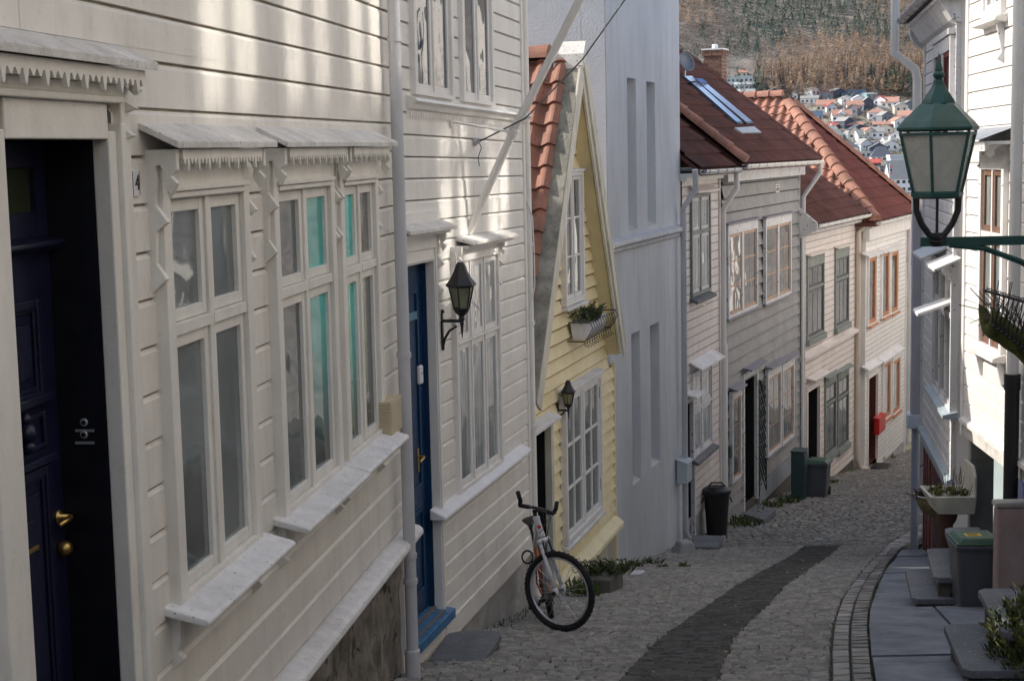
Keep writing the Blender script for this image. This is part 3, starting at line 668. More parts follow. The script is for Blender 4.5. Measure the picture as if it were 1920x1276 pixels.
# wall lantern, flagpole, cable
def wall_lantern(fr, plate, cen, glass_bot, glass_top, lidw, lab, mt, base_o=.0, n=6):
    s, z = fr.sz(*plate); o, zc_ = fr.oz(cen, plate[1], s)
    Yd = fr.pt(s, o, zc_).y; k = Yd / FPX
    L = empty('wall_lantern', fr.pt(s, base_o, z), lab, 'lantern', 'black wall lanterns')
    zb = fr.oz(cen, glass_bot, s)[1]; zt_ = fr.oz(cen, glass_top, s)[1]; w = lidw * k
    lantern(L, fr.pt(s, o, zb), w, zt_ - zb, mt, LANTG, n, ph=.3)
    hh = zt_ - zb
    m = MB(); m.lathe(fr.pt(s, o, zb + .01), [(w * .11, 0), (w * .12, hh * .3), (w * .05, hh * .34)], 10); m.build('lamp_holder', mt, L)
    m = MB(); m.lathe(fr.pt(s, o, zb + hh * .34), [(w * .07, 0), (w * .13, hh * .16), (w * .11, hh * .32), (w * .03, hh * .42)], 12); m.build('bulb', MILK, L, smooth=True)
    za = zb - hh * .55
    return L, s, o, za, w, hh
L, s, o, za, w, hh = wall_lantern(H2, (821, 600), 866, 578, 535, 60, 'black hexagonal lantern on a curled bracket beside the blue door', IRON)
m = MB(); m.box(H2, s - .014, s + .014, .026, .04, za - .20, za + .06); m.tube([H2.pt(s, .03, za), H2.pt(s, o, za)], .013, 8)
m.tube([H2.pt(s, .035, za - .20), H2.pt(s, .05, za - .14), H2.pt(s, .09, za - .075), H2.pt(s, .15, za - .04), H2.pt(s, o * .62, za - .03)], [.011, .011, .010, .009, .008], 7); m.lathe(H2.pt(s, .04, za + .06), [(.014, 0), (.012, .02), (.003, .03)], 8); m.lathe(H2.pt(s, .035, za - .23), [(.003, 0), (.014, .012), (.012, .04)], 8)
m.build('wall_bracket', IRON, L)
s0p, z0p = H2.sz(880, 432, .03); s0p = s0p
o1p, z1p = H2.oz(962, 248, s0p); o2p, z2p = H2.oz(1105, -36, s0p)
Fp = empty('flagpole', H2.pt(s0p, .03, z0p), 'long white flagpole slanting up from the off-white house front', 'flagpole')
m = MB(); m.tube([H2.pt(s0p, .03, z0p), H2.pt(s0p, o1p, z1p), H2.pt(s0p, o2p, z2p)], [.034, .034, .033], 14); smooth_angle(m.build('pole', PIPEW, Fp))
sc2, zc2 = H2.sz(845, 228, .03); m = MB(); m.box(H2, sc2 - .03, sc2 + .03, .02, .045, zc2 - .04, zc2 + .04); m.tube([H2.pt(sc2, .04, zc2), H2.pt(s0p, o1p, z1p)], .011, 8); m.build('stay_rod', PIPEW, Fp)
dpole = (H2.pt(s0p, o1p, z1p) - H2.pt(s0p, .03, z0p)).normalized(); m = MB(); m.lathe(H2.pt(s0p, o1p, z1p) - dpole * .03, [(.04, 0), (.042, .01), (.042, .05), (.04, .06)], 14, axis=dpole); m.build('collar', PIPEW, Fp); m = MB(); m.lathe(H2.pt(s0p, .02, z0p) - dpole * .02, [(.045, 0), (.045, .06)], 12, axis=dpole); m.build('foot_collar', PIPEW, Fp)
hk = H2.sz(889, 266, .03)
Cb = empty('overhead_cable', H2.pt(hk[0], .03, hk[1]), 'thin dark cable running from a wall hook up across the lane', 'cable')
m = MB(); m.lathe(H2.pt(hk[0], .02, hk[1]), [(.035, 0), (.035, .03), (.02, .035), (.018, .06)], 10, axis=H2.n); m.build('wall_hook', GALV, Cb)
P0 = H2.pt(hk[0], .07, hk[1]); P1 = ray(985, 222); P1 = P1 * (12.3 / P1.y); P2 = ray(1092, 112); P2 = P2 * (13.0 / P2.y); P3 = ray(1180, -12); P3 = P3 * (13.8 / P3.y)
m = MB(); m.tube([P0, P1, P2, P3], .0065, 6); m.tube([P0, P0 + Vector((.02, 0, -.05)), P0 + Vector((-.01, .02, -.13)), P0 + Vector((0, 0, -.2))], .004, 5); m.build('wire', IRON, Cb)
# slate doorstep of house 2
# ================================================================== HOUSE 3: small yellow gable house
aS, aZ = H3r.sz(1088, 112); lS, lZ = H3r.sz(1005, 742); rS, rZ = H3r.sz(1163, 650); lZ = rZ = (lZ + rZ) / 2
C3 = house('gabled_house', H3, .2, rS, -4.7, 'small yellow house with a steep tiled gable facing the lane', 'house', 'wooden houses along the lane')
sw0, sw1 = .05, H3.sz(1147, 800)[0]
slp = (aZ - rZ) / (rS - aS); slpl = (aZ - lZ) / (aS - lS)
def clip3(z):
    a, b = sw0, sw1
    if z > lZ - .3: a = max(a, aS - (aZ - .12 - z) / slpl); b = min(b, aS + (aZ - .12 - z) / slp)
    return (a, b)
z3 = H3.oz(1156, 992, H3.sz(1136, 975)[0])[1]
dr3, dt3 = H3.sz(1024, 800)[0], H3.sz(1024, 797)[1]
m = MB(); siding(m, H3, sw0, sw1, z3, aZ - .15, .155, 'wedge', [(sw0 - .2, dr3, -9, dt3)], clip3, lip=.05); m.build('cladding', YELLOW, C3, fix=False)
m = MB(); m.prism_o(H3, [(sw0, -6), (sw1, -6), (sw1, lZ - .1), (aS, aZ - .2), (sw0, lZ - .1)], -5, -.4); m.box(H3, sw0, sw0 + .04, -.4, -.01, -6, lZ - .2); m.box(H3, sw1 - .03, sw1, -.4, -.01, -6, lZ - .1); m.build('side_wall', PALEY, C3)
# roof slabs with pantiles
nU = -H3r.n
def slope(s_e, z_e, s_a, z_a, name, sign):
    m = MB(); m.prism_o(H3r, [(s_e, z_e), (s_a, z_a), (s_a, z_a - .16), (s_e + sign * .02, z_e - .10)], -5.2, 0.0)
    return m.build(name, PALEY, C3)
m = MB()
m.prism_o(H3r, [(lS, lZ), (aS, aZ), (aS, aZ - .16), (lS + .03, lZ - .1)], -5.2, -.02); m.prism_o(H3r, [(rS, rZ), (aS, aZ), (aS, aZ - .16), (rS - .03, rZ - .1)], -5.2, -.02)
roof3 = m.build('roof', PALEY, C3)
u = (H3r.pt(aS, 0, aZ) - H3r.pt(lS, 0, lZ)); M_ = u.length; u.normalize(); nn = u.cross(-H3r.n); nn = nn if nn.z > 0 else -nn
m = MB(); tiles(m, H3r.pt(lS - .02, -.13, lZ) - u * .02 + nn * .02, -H3r.n, u, nn, 4.9, M_, .215, .262, .05, .035, 8); m.build('pantiles', TILE, roof3, smooth=False, fix=False)
u2 = (H3r.pt(aS, 0, aZ) - H3r.pt(rS, 0, rZ)); u2.normalize(); n2_ = u2.cross(H3r.n); n2_ = n2_ if n2_.z > 0 else -n2_
m = MB(); tiles(m, H3r.pt(rS, -.03, rZ) + n2_ * .02, -H3r.n, u2, n2_, 5.1, M_, .215, .262, .05, .035, 6); m.build('pantiles', TILE, roof3, fix=False)
m = MB(); ridge(m, H3r.pt(aS, -.34, aZ + .03), H3r.pt(aS, -5.1, aZ + .03), Vector((0, 0, 1)), .13, .36); smooth_angle(m.build('ridge_tile', TILE, roof3), 50)
# lichen verge board on the uphill slope, white rake boards on the downhill one
def strip(m, fr, A_, B_, o0, o1, nrm, t0, t1):
    P = []
    for (s, z) in (A_, B_):
        for o in (o0, o1):
            for t in (t0, t1): P.append(fr.pt(s, o, z) + nrm * t)
    m.add(P, [(0, 1, 3, 2), (4, 6, 7, 5), (0, 4, 5, 1), (2, 3, 7, 6), (0, 2, 6, 4), (1, 5, 7, 3)])
lo_ = (lS - .03, lZ - .08)
m = MB(); strip(m, H3r, lo_, (aS, aZ - .10), -.15, .03, nn, .055, .09); m.build('verge_board', LICHEN, roof3, bevel=.006)
m = MB(); strip(m, H3r, lo_, (aS, aZ - .02), .004, .032, nn, -.14, .052); m.build('rake_board', mat('worn_cream_paint', (.70, .66, .56), .6, .1, 6, .2, dirt=.4), roof3, bevel=.004)
m = MB(); strip(m, H3r, (rS + .01, rZ - .02), (aS, aZ), .0, .03, n2_, -.13, .05); strip(m, H3r, (rS + .03, rZ - .10), (aS, aZ + .02), .032, .055, n2_, -.05, .075); strip(m, H3r, (rS + .02, rZ - .05), (aS, aZ + .0), -.12, .058, n2_, .078, .10); m.build('rake_board', mat('worn_cream_paint', (.70, .66, .56)), roof3, bevel=.004)
m = MB(); a_ = H3r.sz(1058, 132, .04); m.prism_o(H3r, [(aS - .11, aZ - .10), (aS - .08, aZ + .06), (aS + .03, aZ + .20), (aS + .05, aZ + .20), (aS + .06, aZ - .05), (aS, aZ - .02)], -.28, .06); m.build('ridge_cap', mat('white_worn_board', (.78, .76, .72), .7, .08, 9, .3, dirt=.3, spots=.3), roof3, bevel=.006)
# attic window
za, zb = H3.sz(1085, 318, .05)[1], H3.sz(1074, 567, .05)[1]; r = (H3.sz(1054, 568, .05)[0] + .01, H3.sz(1090, 561, .05)[0], zb, za)
w = window(H3, C3, r, WHITE, WHITE, GLR, 2, (), (0, 2), o=.03, cas=.06, co=.07, sw=.045, mull=.02)
slab(H3, w, 'hood', SILLW, r[0] - .04, r[1] + .08, za + .03, .12, za + .01, .025); m = MB(); m.box(H3, r[0] - .04, r[1] + .05, .02, .13, zb - .05, zb - .015); m.build('sill', SILLW, w, bevel=.004)
# ground floor window
r = H3.rect((1053, 738), (1120, 703), (1059, 1022), (1127, 952), .06)
w = window(H3, C3, r, WHITE, WHITE, GLG, 2, (), (1, 2), o=.03, cas=.055, co=.075, sw=.055, mull=.06, mw=.03, parts=True, bev=.003)
slab(H3, w, 'hood', SILLW, r[0] - .03, r[1] + .06, r[3] + .07, .13, r[3] + .03, .03); m = MB(); m.prism_s(H3, [(0, r[2] + .01), (.12, r[2] - .03), (.12, r[2] - .06), (0, r[2] - .06)], r[0] - .03, r[1] + .06); m.build('sill', SILLW, w, bevel=.004)
for q in ((r[0] + r[1]) / 2 + .02, r[1] - .05):
    for zz in (r[2] + .25, r[3] - .3): m = MB(); m.box(H3, q - .012, q + .012, .055, .085, zz, zz + .14); m.build('hinge', mat('rusty_iron', (.12, .05, .03), .8, .3, 20, .2), w)
# door
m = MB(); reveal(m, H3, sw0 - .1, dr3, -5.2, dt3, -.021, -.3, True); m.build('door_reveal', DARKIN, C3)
m = MB(); m.box(H3, dr3, dr3 + .10, -.02, .055, -5.2, dt3 + .1); m.box(H3, sw0, dr3, -.02, .053, dt3, dt3 + .1); m.build('door_casing', mat('worn_cream_paint', (.7, .66, .56)), C3, bevel=.004)
m = MB(); m.box(H3, sw0, dr3 - .003, -.28, -.2, -5.2, dt3 - .003); m.build('front_door', mat('dark_green_paint', (.012, .022, .016), .5), C3)
slab(H3, C3, 'door_hood', SILLW, sw0, H3.sz(1043, 772, .1)[0], dt3 + .16, .16, dt3 + .1, .03)
# drip board and base
m = MB(); m.prism_s(H3, [(0, z3 + .10), (.04, z3 + .08), (.14, z3), (.145, z3 - .05), (.0, z3 - .06)], dr3 + .1, sw1 + .02); m.build('drip_ledge', PALEY, C3, bevel=.006)
m = MB(); q = dr3 + .1
while q < sw1 - .05: m.box(H3, q, min(q + .13, sw1 - .02), -.03, .02 + R.uniform(0, .006), -6, z3 - .05); q += .134
m.build('base_boards', mat('pale_base_boards', (.50, .46, .36), .8, .15, 4, .3, dirt=.5), C3)
m = MB(); m.box(H3, sw1 - .03, sw1 + .01, -.02, .05, z3 - .7, lZ - .25); m.build('corner_board', PALEY, C3)
# lantern on the yellow house
L, s, o, za, w_, hh = wall_lantern(H3, (1040, 776), 1066, 757, 735, 31, 'small black lantern on the yellow wall above the bicycle', IRON)
m = MB(); m.box(H3, s - .02, s + .02, .02, .045, za - .10, za + .08); m.tube([H3.pt(s, .03, za), H3.pt(s, o, za)], .012, 7); m.tube([H3.pt(s, .04, za - .07), H3.pt(s, .10, za - .03), H3.pt(s, o * .7, za)], .009, 6); m.build('wall_bracket', IRON, L)
# flower box on iron cradle
s_a, z_a = H3.sz(1062, 640, .02); s_b = H3.sz(1112, 612, .02)[0]
Q = empty('flower_box', H3.pt((s_a + s_b) / 2, .03, z_a), 'white flower box with green plant in an iron cradle under the attic window', 'flower box')
b0, b1 = s_a + .05, s_b + .04
m = MB(); m.prism_s(H3, [(.05, z_a + .20), (.24, z_a + .20), (.20, z_a + .02), (.08, z_a + .02)], b0, b1 - .25); m.build('planter', PLASTIC, Q, bevel=.006)
m = MB(); zr_ = z_a + .21
m.tube([H3.pt(b0 - .05, .03, zr_), H3.pt(b0 - .05, .28, zr_), H3.pt(b1 + .05, .28, zr_), H3.pt(b1 + .05, .03, zr_)], .007, 6); m.tube([H3.pt(b0 - .05, .03, z_a), H3.pt(b0 - .05, .22, z_a), H3.pt(b1 + .05, .22, z_a), H3.pt(b1 + .05, .03, z_a)], .007, 6)
for k in range(12):
    q = b0 + (b1 - b0) * k / 11
    m.tube([H3.pt(q, .28, zr_), H3.pt(q, .31, zr_ - .06), H3.pt(q, .27, zr_ - .14), H3.pt(q, .22, z_a), H3.pt(q, .22, z_a - .05), H3.pt(q, .27, z_a - .07)], .005, 5)
m.build('cradle', IRON, Q)
def sprigs(m, c, n, rx, ry, h, lw, ll, seed, up=1.0, per=9):
    rr = random.Random(seed)
    for i in range(n):
        a = rr.uniform(0, 6.28); q = math.sqrt(rr.random()); b = Vector(c) + Vector((math.cos(a) * rx * q, math.sin(a) * ry * q, 0))
        d = Vector((math.cos(a) * q * .7, math.sin(a) * q * .7, up)).normalized() * h * rr.uniform(.5, 1)
        for k in range(per):
            p = b + d * (k + 1) / per; a2 = rr.uniform(0, 6.28); e = Vector((math.cos(a2), math.sin(a2), rr.uniform(.1, .9))).normalized(); sd = e.cross(Vector((rr.uniform(-1, 1), rr.uniform(-1, 1), 1))).normalized()
            L_ = ll * rr.uniform(.6, 1.3); W_ = lw * rr.uniform(.7, 1.2)
            m.add([p, p + e * L_ * .5 + sd * W_, p + e * L_, p + e * L_ * .5 - sd * W_], [(0, 1, 2, 3)])
        m.tube([b, b + d], .003, 4, cap=False)
m = MB(); c = H3.pt((b0 + b1 - .25) / 2, .15, z_a + .18); sprigs(m, c, 46, .09, .32, .19, .012, .06, 3); sprigs(m, H3.pt(b0 + .12, .15, z_a + .18), 18, .1, .14, .26, .012, .07, 4); m.build('plant', LEAFD, Q, fix=False)
# ================================================================== HOUSE 4: tall grey rendered house
e4 = H4.sz(1275, 285)[0]
T = house('rendered_house', H4, 0, e4, -5.4, 'tall grey rendered house with narrow blind slots, windowless side wall', 'house', 'wooden houses along the lane')
T['label'] = 'tall grey rendered building with narrow blind slots in its front'
def hole(x0, x1, yt, yb): 
    a = H4.sz(x0, (yt + yb) / 2)[0]; b = H4.sz(x1, (yt + yb) / 2)[0]; return (a, b, H4.sz((x0 + x1) / 2, yb)[1], H4.sz((x0 + x1) / 2, yt)[1])
holes = [hole(1177, 1193.5, 147, 430), hole(1213, 1229, 154, 421), hole(1185, 1201, 622, 905), hole(1220, 1237, 606, 872)]
m = MB(); wall_holes(m, H4, 0, e4, -8, 6.4, holes, .26); m.build('front_wall', PLAST, T, fix=False)
for a, b, c, e in holes:
    m = MB(); m.box(H4, a + .002, b - .002, -.255, -.235, c + .002, e - .002); m.prism_s(H4, [(-.234, c + .10), (-.003, c + .004), (-.234, c + .004)], a + .002, b - .002)
    m.build('blind_panel', mat('pale_panel_paint', (.60, .60, .57), .7, .05, 4, .1, dirt=.2), T)
m = MB(); m.box(H4, -.004, e4, -8, -.3, -8, 6.4); m.box(H4, -.004, .03, -.31, -.004, -8, 6.4); m.box(H4, e4 - .03, e4, -.31, -.004, -8, 6.4); m.build('side_wall', PLASTB, T)
m = MB(); m.box(H4, -.2, e4 + .2, -8.2, .25, 6.402, 6.7); m.build('roof', TILED, T)
zl4 = H4.sz(1210, 446)[1]
m = MB(); m.prism_s(H4, [(0, zl4 + .09), (.09, zl4 + .05), (.10, zl4 + .0), (.06, zl4 - .04), (.05, zl4 - .08), (0, zl4 - .10)], .005, e4 - .01); m.build('ledge', mat('pale_grey_paint', (.55, .57, .60), .6, .08, 6, .2, dirt=.4, spots=.3), T, bevel=.006)
# ================================================================== GROUND
def interp(T_, v):
    if v <= T_[0][0]: a, b = T_[0], T_[1]
    elif v >= T_[-1][0]: a, b = T_[-2], T_[-1]
    else:
        for a, b in zip(T_, T_[1:]):
            if a[0] <= v <= b[0]: break
    return a[1] + (b[1] - a[1]) * (v - a[0]) / (b[0] - a[0])
LP = [H1.pt(-16, 0, 0), H1.pt(0, 0, 0), H2.pt(e2, 0, 0), H4.pt(0, -.2, 0), H4.pt(e4, 0, 0), H5.pt(H5.sz(1349, 285)[0], 0, 0), H7.pt(0, 0, 0), H8.pt(0, 0, 0), H8.pt(E8, 0, 0), Vector((15.5, 50, 0)), Vector((22, 58, 0))]
LT = [(p.y, p.x) for p in LP]
KT = [(-10, -.2), (4, 1.0), (8, 1.72), (9.85, 2.06), (11.3, 2.36), (12.9, 2.72), (14.76, 3.19), (16.5, 3.69), (19.7, 4.64), (22.35, 5.48), (24.8, 6.5), (28, 8.0), (32, 10.2), (40, 15.2), (50, 23), (58, 30)]
KO = [(-10, .15), (4, 1.35), (8, 2.0), (9.8, 2.32), (12.26, 2.86), (13.8, 3.23), (16, 3.82), (18.7, 4.60), (21.6, 5.50), (24.8, 6.9), (28, 8.45), (32, 10.7), (40, 15.8), (50, 23.5)]
DB0 = [(8, .15), (10, .66), (12.2, 1.17), (14.1, 1.72), (16.5, 2.42), (22.45, 4.27)]
DB1 = [(8, .85), (10, 1.33), (12.1, 1.74), (14, 2.29), (16.4, 2.95), (22.35, 4.79)]
lx = lambda Y: interp(LT, Y); kx = lambda Y: interp(KT, Y); ko = lambda Y: interp(KO, Y)
def sheet(name, m_, xa, xb, Y0, Y1, dY, dz, nx=1, kind='structure'):
    m = MB(); Ys = []; y = Y0
    while y < Y1: Ys.append(y); y += dY
    Ys.append(Y1); V = []; F = []
    for y in Ys:
        for i in range(nx + 1):
            x = xa(y) + (xb(y) - xa(y)) * i / nx; V.append((x, y, g(y) + dz))
    for j in range(len(Ys) - 1):
        for i in range(nx):
            a = j * (nx + 1) + i; F.append((a, a + 1, a + nx + 2, a + nx + 1))
    m.add(V, F); return m.build(name, m_, None, kind=kind)
sheet('road_bed', JOINT, lambda y: lx(y) - .3, lambda y: ko(y) + .1, -6, 56, .8, -.022)
m = MB(); m.c = []
def sett(x0, x1, y0, y1, h, col, gap=.0085, tilt=.0025):
    b = .013
    t = [R.uniform(-tilt, tilt) for _ in range(4)]
    q = [(x0 + gap, y0 + gap), (x1 - gap, y0 + gap), (x1 - gap, y1 - gap), (x0 + gap, y1 - gap)]
    q = [(x + R.uniform(-.005, .005), y + R.uniform(-.005, .005)) for x, y in q]
    P = [(x, y, g(y) - .03) for x, y in q]
    cx_, cy_ = sum(x for x, _ in q) / 4, sum(y for _, y in q) / 4
    for k, (x, y) in enumerate(q):
        dx, dy = (b if x < cx_ else -b), (b if y < cy_ else -b); P.append((x + dx, y + dy, g(y) + h + t[k]))
    m.add(P, [(4, 5, 6, 7), (0, 1, 5, 4), (1, 2, 6, 5), (2, 3, 7, 6), (3, 0, 4, 7)]); m.c += [col] * 8
def row(xa, xb, y0, y1, wlo, whi, base, spread, slope=.0, warm=.06):
    x = xa - R.uniform(0, whi)
    while x < xb:
        w = R.uniform(wlo, whi); a, b = max(x, xa), min(x + w, xb)
        if b - a > .04:
            v = base * R.uniform(1 - spread, 1 + spread); wv = R.uniform(-warm, warm)
            dy = slope * ((a + b) / 2 - xa) + .012 * math.sin(a * 2.3 + y0 * 1.7)
            sett(a, b, y0 + dy, y1 + dy, R.uniform(.004, .009), (v * (1 + wv), v, v * (1 - wv)))
        x += w
Y = 8.6
while Y < 22.6:
    d = R.uniform(.062, .074)
    a0, a1 = interp(DB0, Y), interp(DB1, Y)
    jag = R.uniform(-.02, .02)
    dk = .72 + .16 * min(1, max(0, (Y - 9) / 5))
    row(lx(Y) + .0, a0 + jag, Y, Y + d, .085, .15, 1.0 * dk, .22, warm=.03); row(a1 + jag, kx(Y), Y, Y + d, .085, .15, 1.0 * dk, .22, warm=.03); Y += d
Y = 8.6
while Y < 22.5:
    d = R.uniform(.046, .056); row(interp(DB0, Y) + R.uniform(-.015, .015), interp(DB1, Y) + R.uniform(-.015, .015), Y, Y + d, .10, .26, .31, .3); Y += d
while Y < 46:
    d = R.uniform(.085, .12); sl = min(.12, (Y - 22.5) * .01)
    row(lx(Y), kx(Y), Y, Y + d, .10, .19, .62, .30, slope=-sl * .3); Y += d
m.build('road', SETT, None, kind='structure', fix=False)
# gutter course and kerb stones
m = MB(); m.c = []
def along(fa, fb, Y0, Y1, l0, l1, base, spread, h):
    y = Y0
    while y < Y1:
        L_ = R.uniform(l0, l1); v = base * R.uniform(1 - spread, 1 + spread); wv = R.uniform(-.05, .05)
        q = [(fa(y + .008) + .006, y + .008), (fb(y + .008) - .006, y + .008), (fb(y + L_ - .008) - .006, y + L_ - .008), (fa(y + L_ - .008) + .006, y + L_ - .008)]
        P = [(x, yy, g(yy) - .014) for x, yy in q]; cx_ = sum(x for x, _ in q) / 4; cy_ = sum(yy for _, yy in q) / 4
        for x, yy in q: P.append((x + (cx_ - x) * .12, yy + (cy_ - yy) * .10, g(yy) + h + R.uniform(-.006, .006)))
        m.add(P, [(4, 5, 6, 7), (0, 1, 5, 4), (1, 2, 6, 5), (2, 3, 7, 6), (3, 0, 4, 7)]); m.c += [(v * (1 + wv), v, v * (1 - wv * .6))] * 8
        y += L_
mid = lambda y: kx(y) + (ko(y) - kx(y)) * .48
along(kx, mid, 8.5, 30, .16, .34, .55, .22, .012); along(mid, lambda y: ko(y) + .0, 8.5, 30, .14, .24, .46, .22, .03)
m.build('kerb', SETT, None, kind='structure', fix=False)
# slate pavement: separate slabs on the right
m = MB()
PVR = [(-6, 5.2), (15, 5.2), (15.6, 5.0), (24, 8.0)]
def pav(y0, y1, dz):
    xa0, xa1 = ko(y0) - .002, ko(y1) - .002; n = 2
    xb0 = xb1 = None
    xb0, xb1 = interp(PVR, y0), interp(PVR, y1)
    cuts = sorted([0, 1] + [R.uniform(.25, .75) for _ in range(1 if R.random() < .8 else 2)])
    for a, b in zip(cuts, cuts[1:]):
        t = R.uniform(-.008, .008)
        P = []
        for (f, yy, A_, B_) in ((a, y0, xa0, xb0), (b, y0, xa0, xb0), (b, y1, xa1, xb1), (a, y1, xa1, xb1)):
            yy2 = yy + (.012 if yy == y0 else -.012) + R.uniform(-.006, .006); P.append((A_ + (B_ - A_) * f + (.011 if f == a else -.011), yy2, g(yy2) + dz + t))
        P2 = [(x, y, z - .08) for x, y, z in P]; m.add(P + P2, [(0, 1, 2, 3), (0, 4, 5, 1), (1, 5, 6, 2), (2, 6, 7, 3), (3, 7, 4, 0)])
y = 5.0
for L_, dz in ((1.6, .03), (1.5, .03), (1.35, .03), (1.25, .03), (1.55, .03), (1.45, .03), (1.3, .0), (1.4, .0), (1.2, .0), (1.5, .0), (1.3, .0), (1.1, .0)):
    pav(y, y + L_, dz); y += L_
m.build('pavement', SLABM, None, kind='structure', bevel=.006)
sheet('ground', JOINT, lambda y: kx(y) - .1, lambda y: kx(y) + 12, -6, 56, 2, -.10)
# terrain down to the valley and up to the wooded mountain
TP = [(-60, 8), (-12, .9), (0, -2.1), (20, -5.9), (45, -9.2), (60, -13), (120, -27), (250, -44), (420, -47), (560, -38), (680, -26), (800, -9), (900, 5), (1000, 26), (1120, 72), (1300, 152), (1700, 335), (2600, 640), (4000, 900)]
def th(x, y):
    z = interp(TP, y)
    if y > 300: z += (noise.noise(Vector((x * .006, y * .006, 3))) * 9 + noise.noise(Vector((x * .02, y * .02, 7))) * 3) * min(1, (y - 300) / 500)
    if y > 850: z += (x - 200) * -.02 * min(1, (y - 850) / 300)
    return z
m = MB(); Ys = [-60, -30, -12, 0, 20, 45, 60, 90, 120, 180, 250, 330, 420] + list(range(480, 1400, 24)) + list(range(1400, 2600, 100)) + [3000, 4000]
XN = 90; V = []; F = []
for y in Ys:
    for i in range(XN + 1):
        x = -60 - y * .6 + (120 + y * 1.6) * i / XN; V.append((x, y, th(x, y) - (.35 if y < 60 else 0)))
for j in range(len(Ys) - 1):
    for i in range(XN):
        a = j * (XN + 1) + i; F.append((a, a + 1, a + XN + 2, a + XN + 1))
m.add(V, F)
HILLM = mat('hillside_ground', (.22, .19, .165), .95, .35, .05, 0, streak=False, dirt=.4, dirtcol=(.22, .22, .18))
m.build('hillside', HILLM, None, kind='structure', smooth=True)
# ------------------------------------------------------------------ small things on the left side
def zpx(x, y, z):
    r = ray(x, y); t = z / r.z; return r * t
def slabpoly(name, px, ztop, th, label, mt=STONE, group=None, base=None, cat='doorstep'):
    m = MB(); P = [zpx(x, y, ztop) for x, y in px]; n = len(P); B_ = [p - Vector((0, 0, th)) for p in P]
    m.add(P + B_, [tuple(range(n)), tuple(range(2 * n - 1, n - 1, -1))] + [(i, (i + 1) % n, n + (i + 1) % n, n + i) for i in range(n)])
    c = sum(P, Vector()) / n
    if base:
        E_ = empty(name, c - Vector((0, 0, th + base)), label, cat, group); m.build('tread', mt, E_, bevel=.012)
        m2 = MB(); Q = [c + (p - c) * .93 for p in B_]; Q2 = [p - Vector((0, 0, base)) for p in Q]
        m2.add(Q + Q2, [tuple(range(n)), tuple(range(2 * n - 1, n - 1, -1))] + [(i, (i + 1) % n, n + (i + 1) % n, n + i) for i in range(n)]); m2.build('riser', STONEB, E_); return E_
    return top(m, name, mt, c - Vector((0, 0, th)), label, cat, group, bevel=.01)
slabpoly('doorstep', [(838, 1186), (862, 1181), (930, 1181), (940, 1188), (905, 1238), (878, 1272), (860, 1280), (770, 1283)], -3.70, .06, 'grey slate slab below the blue door', base=.25)
# planter beside the yellow house
P = gpx(1143, 1112); dirv = H3.dh
Q = empty('planter', P, 'low wooden trough of leafy plants at the foot of the yellow house', 'planter')
rz = math.atan2(H3.dh.y, H3.dh.x); m = MB(); cP = P + H3.dh * .32 - H3.n * .14
a, b = H3.dh * .32, H3.n * .15; zz = Vector((0, 0, 1))
def obox(m, c, ax, ay, h, taper=1.0):
    P_ = [c + ax * sx + ay * sy for sx, sy in ((-1, -1), (1, -1), (1, 1), (-1, 1))]; T_ = [c + (ax * sx + ay * sy) * taper + Vector((0, 0, h)) for sx, sy in ((-1, -1), (1, -1), (1, 1), (-1, 1))]
    m.add(P_ + T_, [(3, 2, 1, 0), (4, 5, 6, 7), (0, 1, 5, 4), (1, 2, 6, 5), (2, 3, 7, 6), (3, 0, 4, 7)])
obox(m, cP - zz * .1, a, b, .24); m.build('trough', mat('mossy_grey_wood', (.12, .115, .095), .85, .3, 9, .5, dirt=.5), Q, bevel=.006)
m = MB(); sprigs(m, cP + zz * .12, 90, .30, .14, .15, .012, .06, 8, per=6); m.build('plant', LEAFD, Q, fix=False)
def tuft(px, r, h, seed, lab, n=40, mt=LEAF, grp='weeds along the house walls', dx=0):
    c = gpx(*px) + Vector((dx, 0, 0)); m = MB(); rr = random.Random(seed)
    for i in range(n):
        a = rr.uniform(0, 6.28); q = rr.random() ** .7 * r; b = c + Vector((math.cos(a) * q, math.sin(a) * q, -.01)); l = h * rr.uniform(.4, 1); t = Vector((rr.uniform(-.5, .5), rr.uniform(-.5, .5), 1)).normalized()
        w = Vector((math.cos(a * 3), math.sin(a * 3), 0)) * rr.uniform(.006, .02); mid_ = b + t * l * .6; tip = b + t * l + Vector((rr.uniform(-.4, .4), rr.uniform(-.4, .4), -.1)) * l
        m.add([b - w * .5, b + w * .5, mid_ + w, tip, mid_ - w], [(0, 1, 2, 3, 4)])
    return top(m, 'weed_tuft', mt, c, lab, 'plant', grp, fix=False)
tuft((1088, 1116), .22, .22, 1, 'bright green weeds behind the bicycle wheel', 70)
tuft((1192, 1062), .10, .18, 2, 'upright weed at the foot of the grey building, left of the litter', 30)
tuft((1218, 1056), .16, .12, 3, 'spreading weed at the foot of the grey building beside the white litter', 40)
tuft((1240, 1062), .10, .07, 4, 'small low weed in the setts right of the white litter', 20)
tuft((1396, 985), .26, .24, 5, 'leafy weeds by the grey house wall right of the black bin', 80)
tuft((1420, 972), .14, .28, 6, 'tall yellow-green weed beside the doorstep of the grey house', 40)
tuft((1450, 950), .2, .2, 7, 'weeds against the stone base below the lattice', 60)
tuft((1476, 942), .22, .24, 8, 'leafy weeds at the foot of the green cabinet', 60)
tuft((1560, 905), .2, .16, 9, 'weed tuft right of the green-lidded bin by the pinkish house', 40)
tuft((1282, 1062), .09, .10, 10, 'tiny weed near the grey building corner', 18)
tuft((1668, 858), .2, .16, 12, 'weed tuft at the base of the white house with orange windows', 30)
P = gpx(1196, 1076); m = MB(); rr = random.Random(5)
